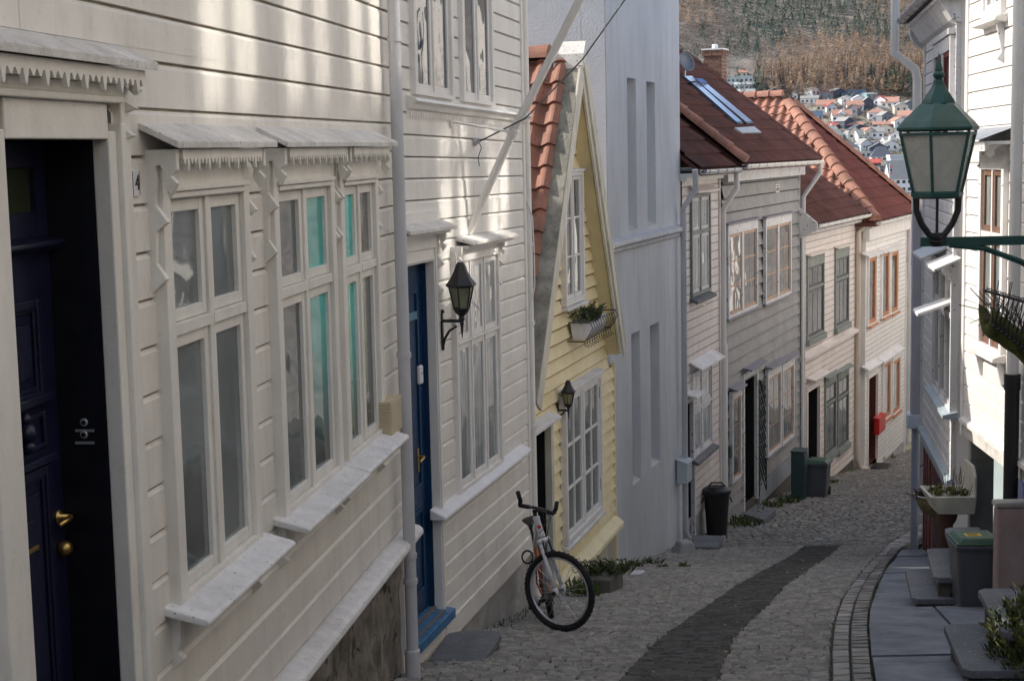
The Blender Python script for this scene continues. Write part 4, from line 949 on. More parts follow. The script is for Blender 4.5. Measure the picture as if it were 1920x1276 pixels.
V = [P + Vector((rr.uniform(-.09, .09), rr.uniform(-.05, .05), rr.uniform(0, .05))) for _ in range(26)]
bm = bmesh.new(); [bm.verts.new(v) for v in V]; bmesh.ops.convex_hull(bm, input=bm.verts); bm.verts.index_update(); keep = [v for v in bm.verts if v.link_faces]; idx = {v: i for i, v in enumerate(keep)}
m.add([v.co.copy() for v in keep], [tuple(idx[v] for v in f.verts) for f in bm.faces]); bm.free()
top(m, 'crumpled_paper', PLASTIC, P, 'crumpled white paper lying by the planter', 'litter')
# ================================================================== HOUSES 5 to 9
def ipl(x, y, P0, n):
    r = ray(x, y); return r * (P0.dot(n) / r.dot(n))
def roofplane(fr, sA, sB, oe, ze, pitch, run):
    """street-facing roof plane: returns eave start, e, u, nrm, L, M"""
    P0 = fr.pt(sA, oe, ze); e = (fr.pt(sB, oe, ze) - P0); L = e.length; e.normalize()
    u = (-fr.n * math.cos(pitch) + Vector((0, 0, math.sin(pitch)))); u = (u - e * u.dot(e)).normalized(); nr = e.cross(u); nr = nr if nr.z > 0 else -nr
    return P0, e, u, nr.normalized(), L, run / math.cos(pitch)
def gable_tiles(fr, root, sA, sB, oe, ze, pitch, run, tw, ch, mt, amp=.022, step=.03, res=5, mbase=TILED, vt=None):
    P0, e, u, nr, L, M_ = roofplane(fr, sA, sB, oe, ze, pitch, run)
    zr = ze + run * math.tan(pitch); om = oe - run
    m = MB(); m.prism_s(fr, [(oe, ze - .03), (om, zr - .03), (om - run, ze - .03), (om - run, ze - .15), (om, zr - .15), (oe, ze - .10)], sA + .02, sB - .02)
    rf = m.build('roof', mbase, root)
    m = MB(); tiles(m, P0, e, u, nr, L, M_, tw, ch, amp, step, res); m.build('pantiles', mt, rf, fix=False)
    u2 = Vector((-u.x, -u.y, u.z)); m = MB(); tiles(m, fr.pt(sA, om - run, ze), e, (fr.n * math.cos(pitch) + Vector((0, 0, math.sin(pitch)))), (-fr.n * math.sin(pitch) + Vector((0, 0, math.cos(pitch)))), L, M_, .22, ch, .04, step, 4); m.build('pantiles', mt, rf, fix=False)
    return rf, P0, e, u, nr, L, M_
def gutter(fr, root, s0, s1, o, z, mt, name='gutter'):
    m = MB(); pts = [(o - .06, z), (o - .055, z - .05), (o - .02, z - .075), (o + .03, z - .07), (o + .055, z - .03), (o + .055, z), (o + .045, z), (o + .04, z - .03), (o, z - .055), (o - .04, z - .04), (o - .05, z)]
    m.prism_s(fr, pts, s0, s1); q = s0 + .2
    while q < s1: m.prism_s(fr, [(o - .07, z + .004), (o - .065, z - .055), (o - .02, z - .085), (o + .035, z - .08), (o + .066, z - .03), (o + .064, z + .004)], q, q + .02); q += .62
    return m.build(name, mt, root)
def opening(fr, root, s0, s1, z0, z1, dep, mrev, mcas, mdoor, cas=.09, name='front_door', hood=None, hm=SILLW):
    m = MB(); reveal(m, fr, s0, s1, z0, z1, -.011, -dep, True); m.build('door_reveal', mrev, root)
    m = MB(); m.box(fr, s0 - cas, s0, -.01, .055, z0, z1 + cas * 1.4); m.box(fr, s1, s1 + cas, -.01, .055, z0, z1 + cas * 1.4); m.box(fr, s0, s1, -.01, .053, z1, z1 + cas * 1.4); m.build('door_casing', mcas, root)
    m = MB(); m.box(fr, s0 + .003, s1 - .003, -dep + .005, -dep + .06, z0 + .003, z1 - .003)
    for a, b in ((.12, .42), (.5, .92)):
        m.ring(fr, s0 + .12, s1 - .12, z0 + (z1 - z0) * a, z0 + (z1 - z0) * b, .035, -dep + .05, -dep + .08)
    d = m.build(name, mdoor, root); m = MB(); c = fr.pt(s0 + .08, -dep + .06, z0 + (z1 - z0) * .48); m.lathe(c, [(.025, 0), (.028, .02), (.02, .05)], 8, axis=fr.n); m.build('door_knob', BRASS, d)
    if hood: slab(fr, root, 'door_hood', hm, hood[0], hood[1], hood[2] + .05, .22, hood[2], .03)
def rows_base(fr, root, s0, s1, zt, zb, mt=STONEB, o=.0):
    m = MB(); nx = 20; V = []
    for j in range(6):
        for i in range(nx + 1):
            s = s0 + (s1 - s0) * i / nx; z = zt + (zb - zt) * j / 5; V.append(fr.pt(s, o + .05 * noise.noise(Vector((s * 3, z * 3, 5))), z))
    m.add(V, [(j * (nx + 1) + i, j * (nx + 1) + i + 1, (j + 1) * (nx + 1) + i + 1, (j + 1) * (nx + 1) + i) for j in range(5) for i in range(nx)]); m.build('foundation', mt, root, smooth=True)
# ---- house 5
e5 = H5.sz(1346, 285)[0]
h5 = house('wooden_house', H5, 0, e5, -6.0, 'narrow white house with a navy door edge between the grey building and the grey-boarded house', 'house', 'wooden houses along the lane')
z5e = H5.sz(1330, 316, .25)[1]; dn0, dn1 = .12, H5.sz(1296, 850)[0]; zn1 = H5.sz(1296, 748)[1]
m = MB(); siding(m, H5, .02, e5 - .09, -5.75, z5e - .1, .137, 'flat', [(dn0, dn1, -9, zn1)]); m.build('cladding', PINKW, h5, fix=False)
shell(H5, h5, .0, e5, -8, z5e - .1, 6, PINKW, -.45); rows_base(H5, h5, 0, e5, -5.7, -6.6, LIMEP)
m = MB(); m.box(H5, e5 - .09, e5, -.02, .045, -6.3, z5e - .05); m.build('corner_board', PINKW, h5)
m = MB(); zf0 = H5.sz(1330, 336, .1)[1]; m.box(H5, .0, e5, 0, .10, zf0, z5e - .12); m.box(H5, .0, e5 + .02, -.01, .24, z5e - .12, z5e - .06); m.build('frieze_board', CREAMT, h5)
rf5, *pl5 = gable_tiles(H5, h5, -.02, e5 + .05, .32, z5e, rad(40), 3.0, .11, .34, TILED)
gutter(H5, h5, -.02, e5, .36, z5e - .01, GALV)
opening(H5, h5, dn0, dn1, -6.05, zn1, .18, NAVY, WHITEG, NAVY, .05, hood=(dn0 - .05, dn1 + .12, zn1 + .12))
r = H5.rect((1296, 366), (1332, 361), (1298, 561), (1333, 541)); zt_ = H5.sz(1305, 436, .05)[1]
w = window(H5, h5, r, GREENG, WHITEG, GLC2, 2, (zt_,), (1, 0), cas=.05, mull=.10, sw=.05); slab(H5, w, 'hood', PINKW, r[0] - .05, r[1] + .1, r[3] + .16, .18, r[3] + .06); slab(H5, w, 'sill', STONE, r[0] - .03, r[1] + .03, r[2], .14, r[2] - .05, .05)
r = H5.rect((1299, 703), (1335, 676), (1299, 856), (1336, 835)); zt_ = H5.sz(1303, 769, .05)[1]
w = window(H5, h5, r, WHITEG, WHITEG, GLC2, 2, (zt_,), (1, 0), cas=.05, mull=.10, sw=.05); slab(H5, w, 'hood', SILLW, r[0] - .05, r[1] + .2, r[3] + .20, .22, r[3] + .08); slab(H5, w, 'sill', STONE, r[0] - .03, r[1] + .1, r[2], .14, r[2] - .05, .05)
P = [H5.sz(1303, 318, .30), H5.sz(1305, 352, .30), H5.sz(1281, 392, .1)]
pipe(H5, h5, [(P[0][0], .30, P[0][1]), (P[1][0], .30, P[1][1]), (P[2][0], .10, P[2][1]), (P[2][0], .10, -5.75), (P[2][0] + .06, .16, -5.9), (P[2][0] + .16, .3, -6.0)], .045, PIPE)
s_, z_ = H5.sz(1352, 380, .08); pipe(H5, h5, [(e5 + .06, .30, z5e - .06), (e5 + .06, .30, z5e - .35), (e5 + .05, .07, z5e - .7), (e5 + .05, .07, -3.3)], .05, PIPEW); pipe(H5, h5, [(e5 + .05, .07, -3.25), (e5 + .05, .07, -6.2)], .066, PIPEW)
r = H5.rect((1297, 862), (1312, 857), (1297, 902), (1312, 898), .25)
mbx = empty('mailbox', H5.pt((r[0] + r[1]) / 2, .03, r[2]), 'pale grey letter box on the narrow white house left of the black bin', 'mailbox', 'mailboxes')
m = MB(); m.prism_s(H5, [(.03, r[2]), (.19, r[2]), (.19, r[3] - .03), (.03, r[3] + .03)], r[0] - .06, r[0] + .28); m.build('box', mat('pale_blue_grey', (.45, .50, .53), .45), mbx, bevel=.01); m = MB(); m.prism_s(H5, [(.02, r[3] + .05), (.21, r[3] - .01), (.21, r[3] - .03), (.02, r[3] + .03)], r[0] - .08, r[0] + .3); m.build('lid', mat('pale_blue_grey', (.45, .5, .53)), mbx)
# ---- house 6
e6 = H6.sz(1496, 285)[0]
h6 = house('wooden_house', H6, 0, e6, -6.6, 'two-storey house in weathered grey boards with orange-brown window sashes', 'house', 'wooden houses along the lane')
z6e = H6.sz(1450, 305, .38)[1]; zpl = H6.sz(1440, 334, .14)[1]; zpt = H6.sz(1440, 316, .14)[1]
r7 = H6.rect((1390, 713), (1414, 701), (1393, 955), (1416, 938), 0)
m = MB(); siding(m, H6, .05, e6 - .05, -6.45, zpl + .05, .235, 'wedge', [(r7[0], r7[1], -9, r7[3])], lip=.06); m.build('cladding', GREYP, h6, fix=False)
shell(H6, h6, 0, e6, -9, z6e - .1, 6, GREYP, -.5); rows_base(H6, h6, 0, e6, -6.4, -7.2)
m = MB(); m.box(H6, -.02, e6 + .02, -.02, .15, zpl, zpt); m.box(H6, -.02, e6 + .05, -.02, .30, zpt + .02, z6e - .05); m.box(H6, -.02, e6 + .02, -.02, .19, zpt - .0, zpt + .03); m.build('frieze_board', WHITEG, h6)
m = MB(); m.box(H6, e6 - .055, e6, -.02, .05, -6.4, zpl); m.build('corner_board', PALEB, h6)
m = MB(); m.box(H6, r7[1] + .15, e6 - .06, .0, .06, -6.62, -6.28); m.build('skirt_board', mat('blue_grey_board', (.27, .30, .33), .6, .1, 4, .2, dirt=.3), h6)
rf6, P06, e_6, u_6, n_6, L6, M6 = gable_tiles(H6, h6, -.12, e6 + .12, .44, z6e, rad(38.5), 3.0, .105, .34, TILED, res=5)
gutter(H6, h6, -.1, e6 + .15, .46, z6e - .0, PIPEW)
m = MB(); ridge(m, P06 - e_6 * .06 + n_6 * .05, P06 - e_6 * .06 + u_6 * M6 + n_6 * .05, n_6, .11, .33); m.build('verge_tiles', TILE, rf6)
m = MB(); ridge(m, P06 + e_6 * (L6 + .02) + n_6 * .0, P06 + e_6 * (L6 + .02) + u_6 * M6, n_6, .08, .33); m.build('verge_tiles', TILED, rf6)
m = MB(); ridge(m, P06 + u_6 * M6 + n_6 * .02, P06 + u_6 * M6 + e_6 * L6 + n_6 * .02, Vector((0, 0, 1)), .12, .35); m.build('ridge_tiles', TILED, rf6)
def onroof(px, t=.09): return [ipl(x, y, P06 + n_6 * t, n_6) for x, y in px]
cv = lambda q: [(1260 + a / 4.253, 60 + b / 4.253) for a, b in q]
m = MB(); fr_ = MB()
for q in ([(97, 352), (160, 350), (200, 390), (145, 392)], [(183, 368), (245, 372), (282, 402), (228, 410)], [(170, 412), (212, 408), (556, 711), (514, 716)], [(243, 424), (282, 415), (640, 712), (590, 717)]):
    P = onroof(cv(q)); m.quad(*P); c = sum(P, Vector()) / 4
    O_ = [c + (p - c) * 1.0 + (p - c).normalized() * .05 for p in P]; I_ = [p - n_6 * .012 for p in P]
    B_ = [p - n_6 * .10 for p in O_]; fr_.add(O_ + B_, [(0, 1, 5, 4), (1, 2, 6, 5), (2, 3, 7, 6), (3, 0, 4, 7)]); O2 = [p - n_6 * .004 for p in O_]
    fr_.add([p - n_6 * .004 for p in O_] + [p - n_6 * .004 for p in P], [(0, 1, 5, 4), (1, 2, 6, 5), (2, 3, 7, 6), (3, 0, 4, 7)])
sk_ = fr_.build('skylight', mat('dark_skylight_frame', (.05, .055, .07), .4, .1, 6, 0), rf6, fix=False)
m.build('skylight_pane', SKYL, rf6, fix=False)
m = MB(); P = onroof(cv([(500, 762), (655, 752), (716, 800), (560, 803)]), .06); m.add(P + [p - n_6 * .05 for p in P], [(0, 1, 2, 3), (0, 4, 5, 1), (1, 5, 6, 2), (2, 6, 7, 3), (3, 7, 4, 0)]); m.build('flashing', GALV, rf6)
for (a, b, c, d), yaw in ((((1358, 420), (1415, 414), (1361, 596), (1416, 576)), 0), (((1429, 408), (1478, 402), (1432, 570), (1480, 550)), 0)):
    r = H6.rect(a, b, c, d); w = window(H6, h6, r, WHITEG, WOODB, GLR, 2, (), (1, 2), o=.05, cas=.07, mull=.13, sw=.05, wt=.16, wb=.06, mw=.025)
    slab(H6, w, 'hood', mat('purple_grey_lead', (.24, .23, .26), .6), r[0] - .06, r[1] + .12, r[3] + .05, .14, r[3] + .03, .03); slab(H6, w, 'sill', mat('purple_grey_lead', (.24, .23, .26)), r[0] - .05, r[1] + .05, r[2] + .04, .13, r[2] + .0, .03)
for a, b, c, d in (((1433, 692), (1459, 678), (1436, 853), (1462, 836)), ((1461, 677), (1483, 667), (1463, 834), (1486, 815))):
    r = H6.rect(a, b, c, d); w = window(H6, h6, r, WHITEG, WOODB, GLB, 1, (), (1, 2), o=.05, cas=.07, sw=.05, wt=.20, wb=.05, mw=.025)
    slab(H6, w, 'hood', MATS['purple_grey_lead'], r[0] - .04, r[1] + .08, r[3] + .08, .2, r[3] + .03, .03); slab(H6, w, 'sill', MATS['purple_grey_lead'], r[0] - .05, r[1] + .02, r[2] + .04, .13, r[2] + .0, .03)
r = H6.rect((1366, 733), (1384, 725), (1369, 904), (1386, 892)); w = window(H6, h6, r, WHITEG, WOODB, GLB, 1, (), (0, 2), o=.05, cas=.06, sw=.05, wt=.15, wb=.05); slab(H6, w, 'hood', MATS['purple_grey_lead'], r[0] - .04, r[1] + .06, r[3] + .10, .2, r[3] + .03, .03)
opening(H6, h6, r7[0], r7[1], r7[2] + .02, r7[3], .45, DARKIN, WHITEG, mat('dark_brown_door', (.025, .02, .02), .5), .10, hood=(r7[0] - .16, r7[1] + .2, r7[3] + .22), hm=MATS['purple_grey_lead'])
a, b = H6.sz(1422, 712, .05), H6.sz(1435, 704, .05); c = H6.sz(1422, 930, .05)
m = MB(); s0, s1, z0, z1 = a[0], b[0], c[1], a[1]; k = z0
while k < z1:
    m.tube([H6.pt(s0, .055, k), H6.pt(s1, .055, min(z1, k + (s1 - s0)))], .011, 4); m.tube([H6.pt(s1, .065, k), H6.pt(s0, .065, min(z1, k + (s1 - s0)))], .011, 4); k += .16
m.box(H6, s0 - .02, s0, .04, .075, z0, z1); m.box(H6, s1, s1 + .02, .04, .075, z0, z1)
tag(m.build('lattice', mat('dark_green_lattice', (.015, .035, .03), .5), None), 'dark green diamond lattice on the grey house right of its doorway', 'trellis')
r = H6.rect((1454, 346), (1459, 345), (1454, 361), (1459, 360), .03); vp_ = MB(); vp_.box(H6, r[0] - .04, r[1] + .04, .02, .05, r[2], r[3]); vv = vp_.build('vent_plate', PLASTIC, h6); m = MB()
for k in range(3): m.box(H6, r[0] + .0, r[1] - .0, .048, .053, r[2] + (r[3] - r[2]) * (.12 + .3 * k), r[2] + (r[3] - r[2]) * (.30 + .3 * k))
m.build('vent_slot', BLACK, vv)
P = [H6.sz(1516, 322, .42), H6.sz(1497, 355, .08)]
pipe(H6, h6, [(e6 + .10, .44, z6e - .06), (e6 + .10, .44, z6e - .25), (e6 + .07, .10, z6e - .75), (e6 + .07, .10, -6.6)], .05, PIPE); pipe(H6, h6, [(e6 + .01, .10, H6.sz(1492, 440)[1]), (e6 + .01, .10, -6.5)], .035, PIPEW)
r = H6.rect((1362, 838), (1369, 836), (1362, 860), (1369, 857), .1); m = MB(); m.box(H6, .10, .24, .03, .14, r[2], r[3]); m.tube([H6.pt(.2, .06, r[2]), H6.pt(.2, .06, -6.2)], .015, 6); m.build('junction_box', TEALBOX, h6)
# ---- house 7
e7 = H7.sz(1604, 285)[0]
h7 = house('wooden_house', H7, 0, e7, -7.4, 'pinkish-white two-storey house with grey-green window frames', 'house', 'wooden houses along the lane')
z7e = H7.sz(1570, 412, .3)[1]; rd = H7.rect((1511, 733), (1533, 724), (1511, 880), (1533, 858), 0); rd = (max(.05, rd[0]), rd[1], rd[2], rd[3])
m = MB(); siding(m, H7, .05, e7 - .05, -7.6, z7e - .05, .144, 'flat', [(rd[0], rd[1], -9, rd[3])]); m.build('cladding', PINKW, h7, fix=False)
shell(H7, h7, 0, e7, -10, z7e - .1, 6, PINKW, -.5); rows_base(H7, h7, 0, e7, -7.55, -8.4)
rf7, P07, e_7, u_7, n_7, L7, M7 = gable_tiles(H7, h7, -.15, e7 + .1, .38, z7e, rad(36), 2.6, .105, .34, TILED); gutter(H7, h7, -.1, e7 + .1, .40, z7e, PIPEW)
m = MB(); m.box(H7, -.15, e7, -.02, .2, z7e - .2, z7e - .07); m.prism_s(H7, [(.0, z7e - .30), (.42, z7e - .10), (.42, z7e + .05), (0, z7e + .40)], -.2, -.15); m.build('eave_board', WHITEG, h7)
m = MB(); ridge(m, P07 + u_7 * M7 + n_7 * .02, P07 + u_7 * M7 + e_7 * L7 + n_7 * .02, Vector((0, 0, 1)), .12, .35); m.build('ridge_tiles', TILED, rf7)
for a, b, c, d, t, q in (((1512, 478), (1545, 474), (1516, 636), (1546, 622), (1520, 541), 2), ((1566, 465), (1591, 460), (1567, 616), (1593, 602), (1574, 523), 2), ((1547, 706), (1567, 702), (1548, 856), (1569, 839), (1552, 758), 1), ((1571, 696), (1590, 688), (1572, 843), (1593, 827), (1576, 745), 1)):
    r = H7.rect(a, b, c, d); w = window(H7, h7, r, GREENG, BLKW, GLR if q == 2 else GLB, 1, (H7.sz(*t, .05)[1],), (q, 0), cas=.07, sw=.045, wt=.25 if q == 2 else .2, wb=.05, mw=.04)
    slab(H7, w, 'hood', PINKW if q == 2 else GREENG, r[0] - .06, r[1] + .10, r[3] + .06, .14, r[3] + .02, .03); m = MB(); m.box(H7, r[0] - .03, r[1] + .05, .02, .11, r[2] - .13, r[2] - .0); m.build('sill', GREENG, w)
opening(H7, h7, rd[0], rd[1], -7.35, rd[3], .55, DARKIN, PINKW, mat('dark_brown_door', (.025, .02, .02)), .09, hood=(rd[0] - .05, rd[1] + .3, rd[3] + .28), hm=PINKW)
zb7 = H7.sz(1560, 646, .1)[1]; m = MB(); m.prism_s(H7, [(0, zb7 + .08), (.13, zb7 + .03), (.13, zb7 - .03), (0, zb7 - .04)], .05, e7); m.build('belt_course', PINKW, h7)
pipe(H7, h7, [(e7 + .02, .40, z7e - .07), (e7 - .02, .38, z7e - .2), (e7 - .06, .10, z7e - .45), (e7 - .06, .10, -7.6), (e7 + .0, .16, -7.85), (e7 + .2, .3, -7.9)], .06, mat('cream_pipe', (.62, .54, .44), .45))
# chimney on the pinkish house
cc = ray(1341, 130); cc = cc * (33.2 / cc.y); zt_ = (ray(1341, 92) * (33.2 / ray(1341, 92).y)).z; zb_ = zt_ - 1.9
m = MB(); hw = .195; ang = math.atan2(H7.dh.x, H7.dh.y)
fc = Fr.__new__(Fr); fc.d = fc.dh = H7.dh; fc.n = H7.n; fc.O = Vector((cc.x, cc.y, 0))
m.box(fc, -hw + .008, hw - .008, -hw + .008, hw - .008, zb_, zt_ - .02); ch_ = m.build('chimney', MORTAR, rf7)
m = MB(); z = zb_; k = 0
while z < zt_ - .05:
    cap_ = .03 if z > zt_ - .16 else 0
    for sd in range(4):
        q = -hw - cap_ + (.0 if k % 2 else -.11)
        while q < hw + cap_:
            a, b = max(q, -hw - cap_) + .006, min(q + .215, hw + cap_) - .006
            if b - a > .03:
                j = R.uniform(-.004, .006) + cap_
                if sd == 0: m.box(fc, a, b, hw - .02, hw + j, z, z + .062)
                elif sd == 1: m.box(fc, a, b, -hw - j, -hw + .02, z, z + .062)
                elif sd == 2: m.box(fc, -hw - j, -hw + .02, a, b, z, z + .062)
                else: m.box(fc, hw - .02, hw + j, a, b, z, z + .062)
            q += .225
    z += .076; k += 1
m.build('brickwork', BRICK, ch_, fix=False)
m = MB(); m.box(fc, -hw - .04, hw + .04, -hw - .04, hw + .04, zt_ - .03, zt_); m.lathe(fc.pt(0, 0, zt_), [(.07, 0), (.06, .09), (.03, .1)], 10); m.build('chimney_cap', PLASTIC, ch_)
# dish behind the grey house's ridge
dc_ = ray(1288, 116); dc_ = dc_ * (29.6 / dc_.y)
dd = empty('satellite_dish', dc_ - Vector((0, 0, .6)), 'grey satellite dish peeping above the dark red roof beside the tall grey building', 'satellite dish')
ax = Vector((.55, -.75, .35)).normalized(); m = MB(); m.lathe(dc_, [(.19, .0), (.185, .012), (.12, -.03), (.02, -.045)], 24, axis=ax); m.build('reflector', DISH, dd, smooth=True)
m = MB(); m.tube([dc_ - ax * .05, dc_ - ax * .1 - Vector((0, 0, .7))], .02, 8); m.build('mast', GALV, dd)
# ---- house 8
H8 = Fr(H7.wp(1606, 285) + H7.n * .2, (2260, 266)); e8 = H8.sz(1699, 285)[0]
h8 = house('wooden_house', H8, 0, e8, -8.0, 'white house with orange-stained windows, red door and hipped terracotta roof', 'house', 'wooden houses along the lane')
z8e = H8.sz(1660, 412, .28)[1]; rd = H8.rect((1625, 710), (1642, 700), (1625, 872), (1643, 863), 0)
m = MB(); siding(m, H8, .05, e8 - .05, -8.2, z8e - .25, .123, 'flat', [(rd[0], rd[1], -9.5, rd[3])]); m.build('cladding', WHITE, h8, fix=False)
shell(H8, h8, 0, e8, -10.5, z8e - .1, 7.5, PINKW, -.5); rows_base(H8, h8, 0, e8, -8.1, -9, LIMEP)
m = MB(); m.box(H8, -.015, .07, -.3, .045, -8.6, z8e - .2); m.build('corner_board', WHITE, h8); m = MB(); m.box(H8, e8 - .07, e8 + .01, -.02, .04, -8.6, z8e - .2); m.build('corner_board', WHITE, h8)
m = MB(); m.box(H8, -.06, e8 + .05, -.02, .14, z8e - .45, z8e - .15); m.box(H8, -.2, e8 + .15, -.02, .22, z8e - .15, z8e - .06); m.build('frieze_board', WHITE, h8)
oA, zA = H8.oz(1468, 184, e8 / 2); sA = e8 / 2
E0, E1, AP = H8.pt(-.3, .32, z8e), H8.pt(e8 + .2, .32, z8e), H8.pt(sA, oA, zA)
BK = -8.0; R1 = H8.pt(sA, BK, zA); B0, B1 = H8.pt(-.3, BK, z8e), H8.pt(e8 + .2, BK, z8e)
m = MB(); m.add([E0, E1, AP, R1, B0, B1] + [p - Vector((0, 0, .1)) for p in (E0, E1, B1, B0)], [(0, 1, 2), (0, 2, 3, 4), (1, 5, 3, 2), (4, 3, 5), (6, 7, 8, 9), (0, 6, 7, 1), (0, 4, 9, 6), (1, 7, 8, 5), (4, 5, 8, 9)])
rf8 = m.build('roof', TILED, h8)
def hip(P0, e, u, L, M_, tw, ch, amp, mt, cuts, res):
    nr = e.cross(u); nr = nr if nr.z > 0 else -nr
    m = MB(); tiles(m, P0 + nr * .03, e, u, nr, L, M_, tw, ch, amp, .03, res); o = m.build('pantiles', mt, rf8, fix=False)
    bm = bmesh.new(); bm.from_mesh(o.data); b0 = WL[rf8.name]
    for pc, pn in cuts: bmesh.ops.bisect_plane(bm, geom=bm.verts[:] + bm.edges[:] + bm.faces[:], plane_co=pc - b0, plane_no=pn, clear_outer=True)
    bm.to_mesh(o.data); bm.free()
def vplane(a, b, keep):   # vertical plane through a,b; outer side away from keep
    n = (b - a).cross(Vector((0, 0, 1))); n.normalize()
    return (a, n if (keep - a).dot(n) < 0 else -n)
cS = (E0 + E1 + AP) / 3
hip(E0, (E1 - E0).normalized(), (AP - (E0 + E1) / 2).normalized(), (E1 - E0).length, (AP - (E0 + E1) / 2).length, .105, .34, .022, TILER, [vplane(E0, AP, cS), vplane(E1, AP, cS)], 5)
cU = (E0 + AP + R1 + B0) / 4; mU = H8.pt(sA, .32, zA)
hip(E0, -H8.n, (mU - E0 - H8.d * 0).normalized(), 8.3, (mU - E0).length, .24, .29, .05, TILE, [vplane(E0, AP, cU)], 8)
cD = (E1 + AP + R1 + B1) / 4; mD = mU
hip(E1, -H8.n, (mD - E1).normalized(), 8.3, (mD - E1).length, .24, .29, .05, TILE, [vplane(E1, AP, cD)], 5)
for a, b in ((E0, AP), (E1, AP), (AP, R1)):
    m = MB(); up_ = Vector((0, 0, 1)); ridge(m, a + up_ * .05, b + up_ * .06, up_, .15, .36); smooth_angle(m.build('hip_tiles', TILE, rf8), 50)
gutter(H8, h8, -.15, e8 + .2, .38, z8e, PIPEW)
for k, (a, b, c, d) in enumerate((((1626, 484), (1641, 481), (1628, 610), (1643, 601)), ((1652, 475), (1666, 472), (1654, 596), (1667, 587)), ((1669, 474), (1682, 470), (1670, 587), (1684, 581)), ((1654, 682), (1668, 678), (1656, 785), (1670, 778)), ((1672, 675), (1686, 672), (1673, 776), (1687, 767)))):
    r = H8.rect(a, b, c, d); s0, s1, z0, z1 = r
    w = window(H8, h8, (s0 - .06, s1 + .04, z0 - .03, z1 + .14), WHITE, WOODO, GLR if k < 3 else GLC2, 1, (), (0, 0), cas=.09, co=.085, sw=.10, wt=.14, wb=.04)
    m = MB(); m.box(H8, s0, s1 + .05, .03, .13, z0 - .07, z0 - .02); m.build('sill', WOODO, w)
for a, b, y in ((1623, 1648, 0), (1651, 1690, 0)):
    for up_ in (1, 0):
        p0, p1 = ((a, 482 if a < 1640 else 471), (b, 472 if a < 1640 else 461)) if up_ else ((a, 692 if a < 1640 else 674), (b, 679 if a < 1640 else 655))
        s0, z0 = H8.sz(*p0, .1); s1, z1 = H8.sz(*p1, .1); slab(H8, h8, 'hood', SILLW, s0, s1, (z0 + z1) / 2 + .10, .2, (z0 + z1) / 2, .04)
opening(H8, h8, rd[0], rd[1], -7.95, rd[3], .35, mat('brown_jamb', (.10, .035, .02), .5), WHITE, mat('deep_red_door', (.20, .016, .018), .45), .08)
pipe(H8, h8, [(e8 + .16, .38, z8e - .07), (e8 + .14, .36, z8e - .15), (e8 + .05, .10, z8e - .5), (e8 + .05, .10, -8.3)], .055, PIPE)
r = H8.rect((1645, 780), (1657, 778), (1645, 811), (1657, 808), .12)
mbx = empty('mailbox', H8.pt((r[0] + r[1]) / 2, .03, r[2]), 'red letter box on the white house right of its red door', 'mailbox', 'mailboxes')
m = MB(); m.box(H8, r[0], r[1], .03, .17, r[2], r[3] - .03); m.build('box', RED, mbx, bevel=.015); m = MB(); m.prism_s(H8, [(.02, r[3] + .02), (.19, r[3] - .02), (.19, r[3] - .035), (.02, r[3] - .025)], r[0] - .02, r[1] + .02); m.build('lid', RED, mbx)
slabpoly('doormat', [(1640, 866), (1672, 868), (1664, 878), (1632, 876)], g(37.5) + .05, .02, 'black doormat lying before the red door', BLACK, cat='doormat')
# ---- house 9 (pale green-yellow, beyond)
H9 = Fr(H8.pt(e8 + .5, -.1, 0), (3400, 262)); h9 = house('wooden_house', H9, 0, 5, -8.6, 'pale green-yellow house beyond the white house at the bend', 'house', 'wooden houses along the lane')
PGY = mat('pale_green_yellow_paint', (.60, .60, .44), .6, .07, 4, .15, dirt=.25)
z9e = H9.sz(1712, 492, .1)[1]
m = MB(); siding(m, H9, 0, 5, -8.4, z9e, .19, 'wedge'); m.build('cladding', PGY, h9, fix=False); m = MB(); m.box(H9, 0, 5, -5, -.02, -12, z9e); m.build('side_wall', PGY, h9)
rf9, P09, e9_, u9_, n9_, L9, M9 = gable_tiles(H9, h9, -.3, 5.3, .35, z9e + .05, rad(40), 1.1, .24, .3, TILE, amp=.05)
r = H9.rect((1704, 692), (1719, 688), (1704, 800), (1719, 795)); w = window(H9, h9, r, PGY, PGY, GLD, 2, (), (0, 2), cas=.08, sw=.05); slab(H9, w, 'hood', SILLW, r[0] - .1, r[1] + .2, r[3] + .2, .25, r[3] + .1)
# ---- street furniture on the left, further down
slabpoly('doorstep', [(1298, 1002), (1357, 1003), (1346, 1026), (1300, 1024)], g(22.4) + .06, .07, 'dark slate slab before the narrow white house, beside the black bin', group='slate doorsteps')
slabpoly('doorstep', [(1394, 962), (1418, 944), (1456, 953), (1432, 974)], g(26.0) + .08, .10, 'worn stone step below the dark doorway of the grey house', group='slate doorsteps')
P = gpx(1292, 1036); m = MB(); obox(m, P + Vector((-.05, .1, -.1)), Vector((.16, .05, 0)), Vector((-.05, .2, 0)), .26, .55); top(m, 'concrete_wedge', LIMEP, P, 'pale concrete lump below the drainpipe at the grey building corner', 'concrete lump', bevel=.03)
P = gpx(1344, 1002); k = P.y / FPX
bn = empty('rubbish_bin', P, 'black round rubbish bin standing by the narrow white house', 'bin'); m = MB(); m.lathe(P, [(.155, 0), (.165, .05), (.205, .66), (.22, .67), (.22, .70)], 24); m.build('bucket', BLACK, bn, smooth=False)
m = MB(); m.lathe(P, [(.225, .69), (.235, .71), (.23, .75), (.15, .80), (.02, .815)], 24); m.tube([P + Vector((-.15, 0, .78)), P + Vector((-.08, 0, .86)), P + Vector((.08, 0, .86)), P + Vector((.15, 0, .78))], .014, 6); m.build('lid', BLACK, bn, smooth=False)
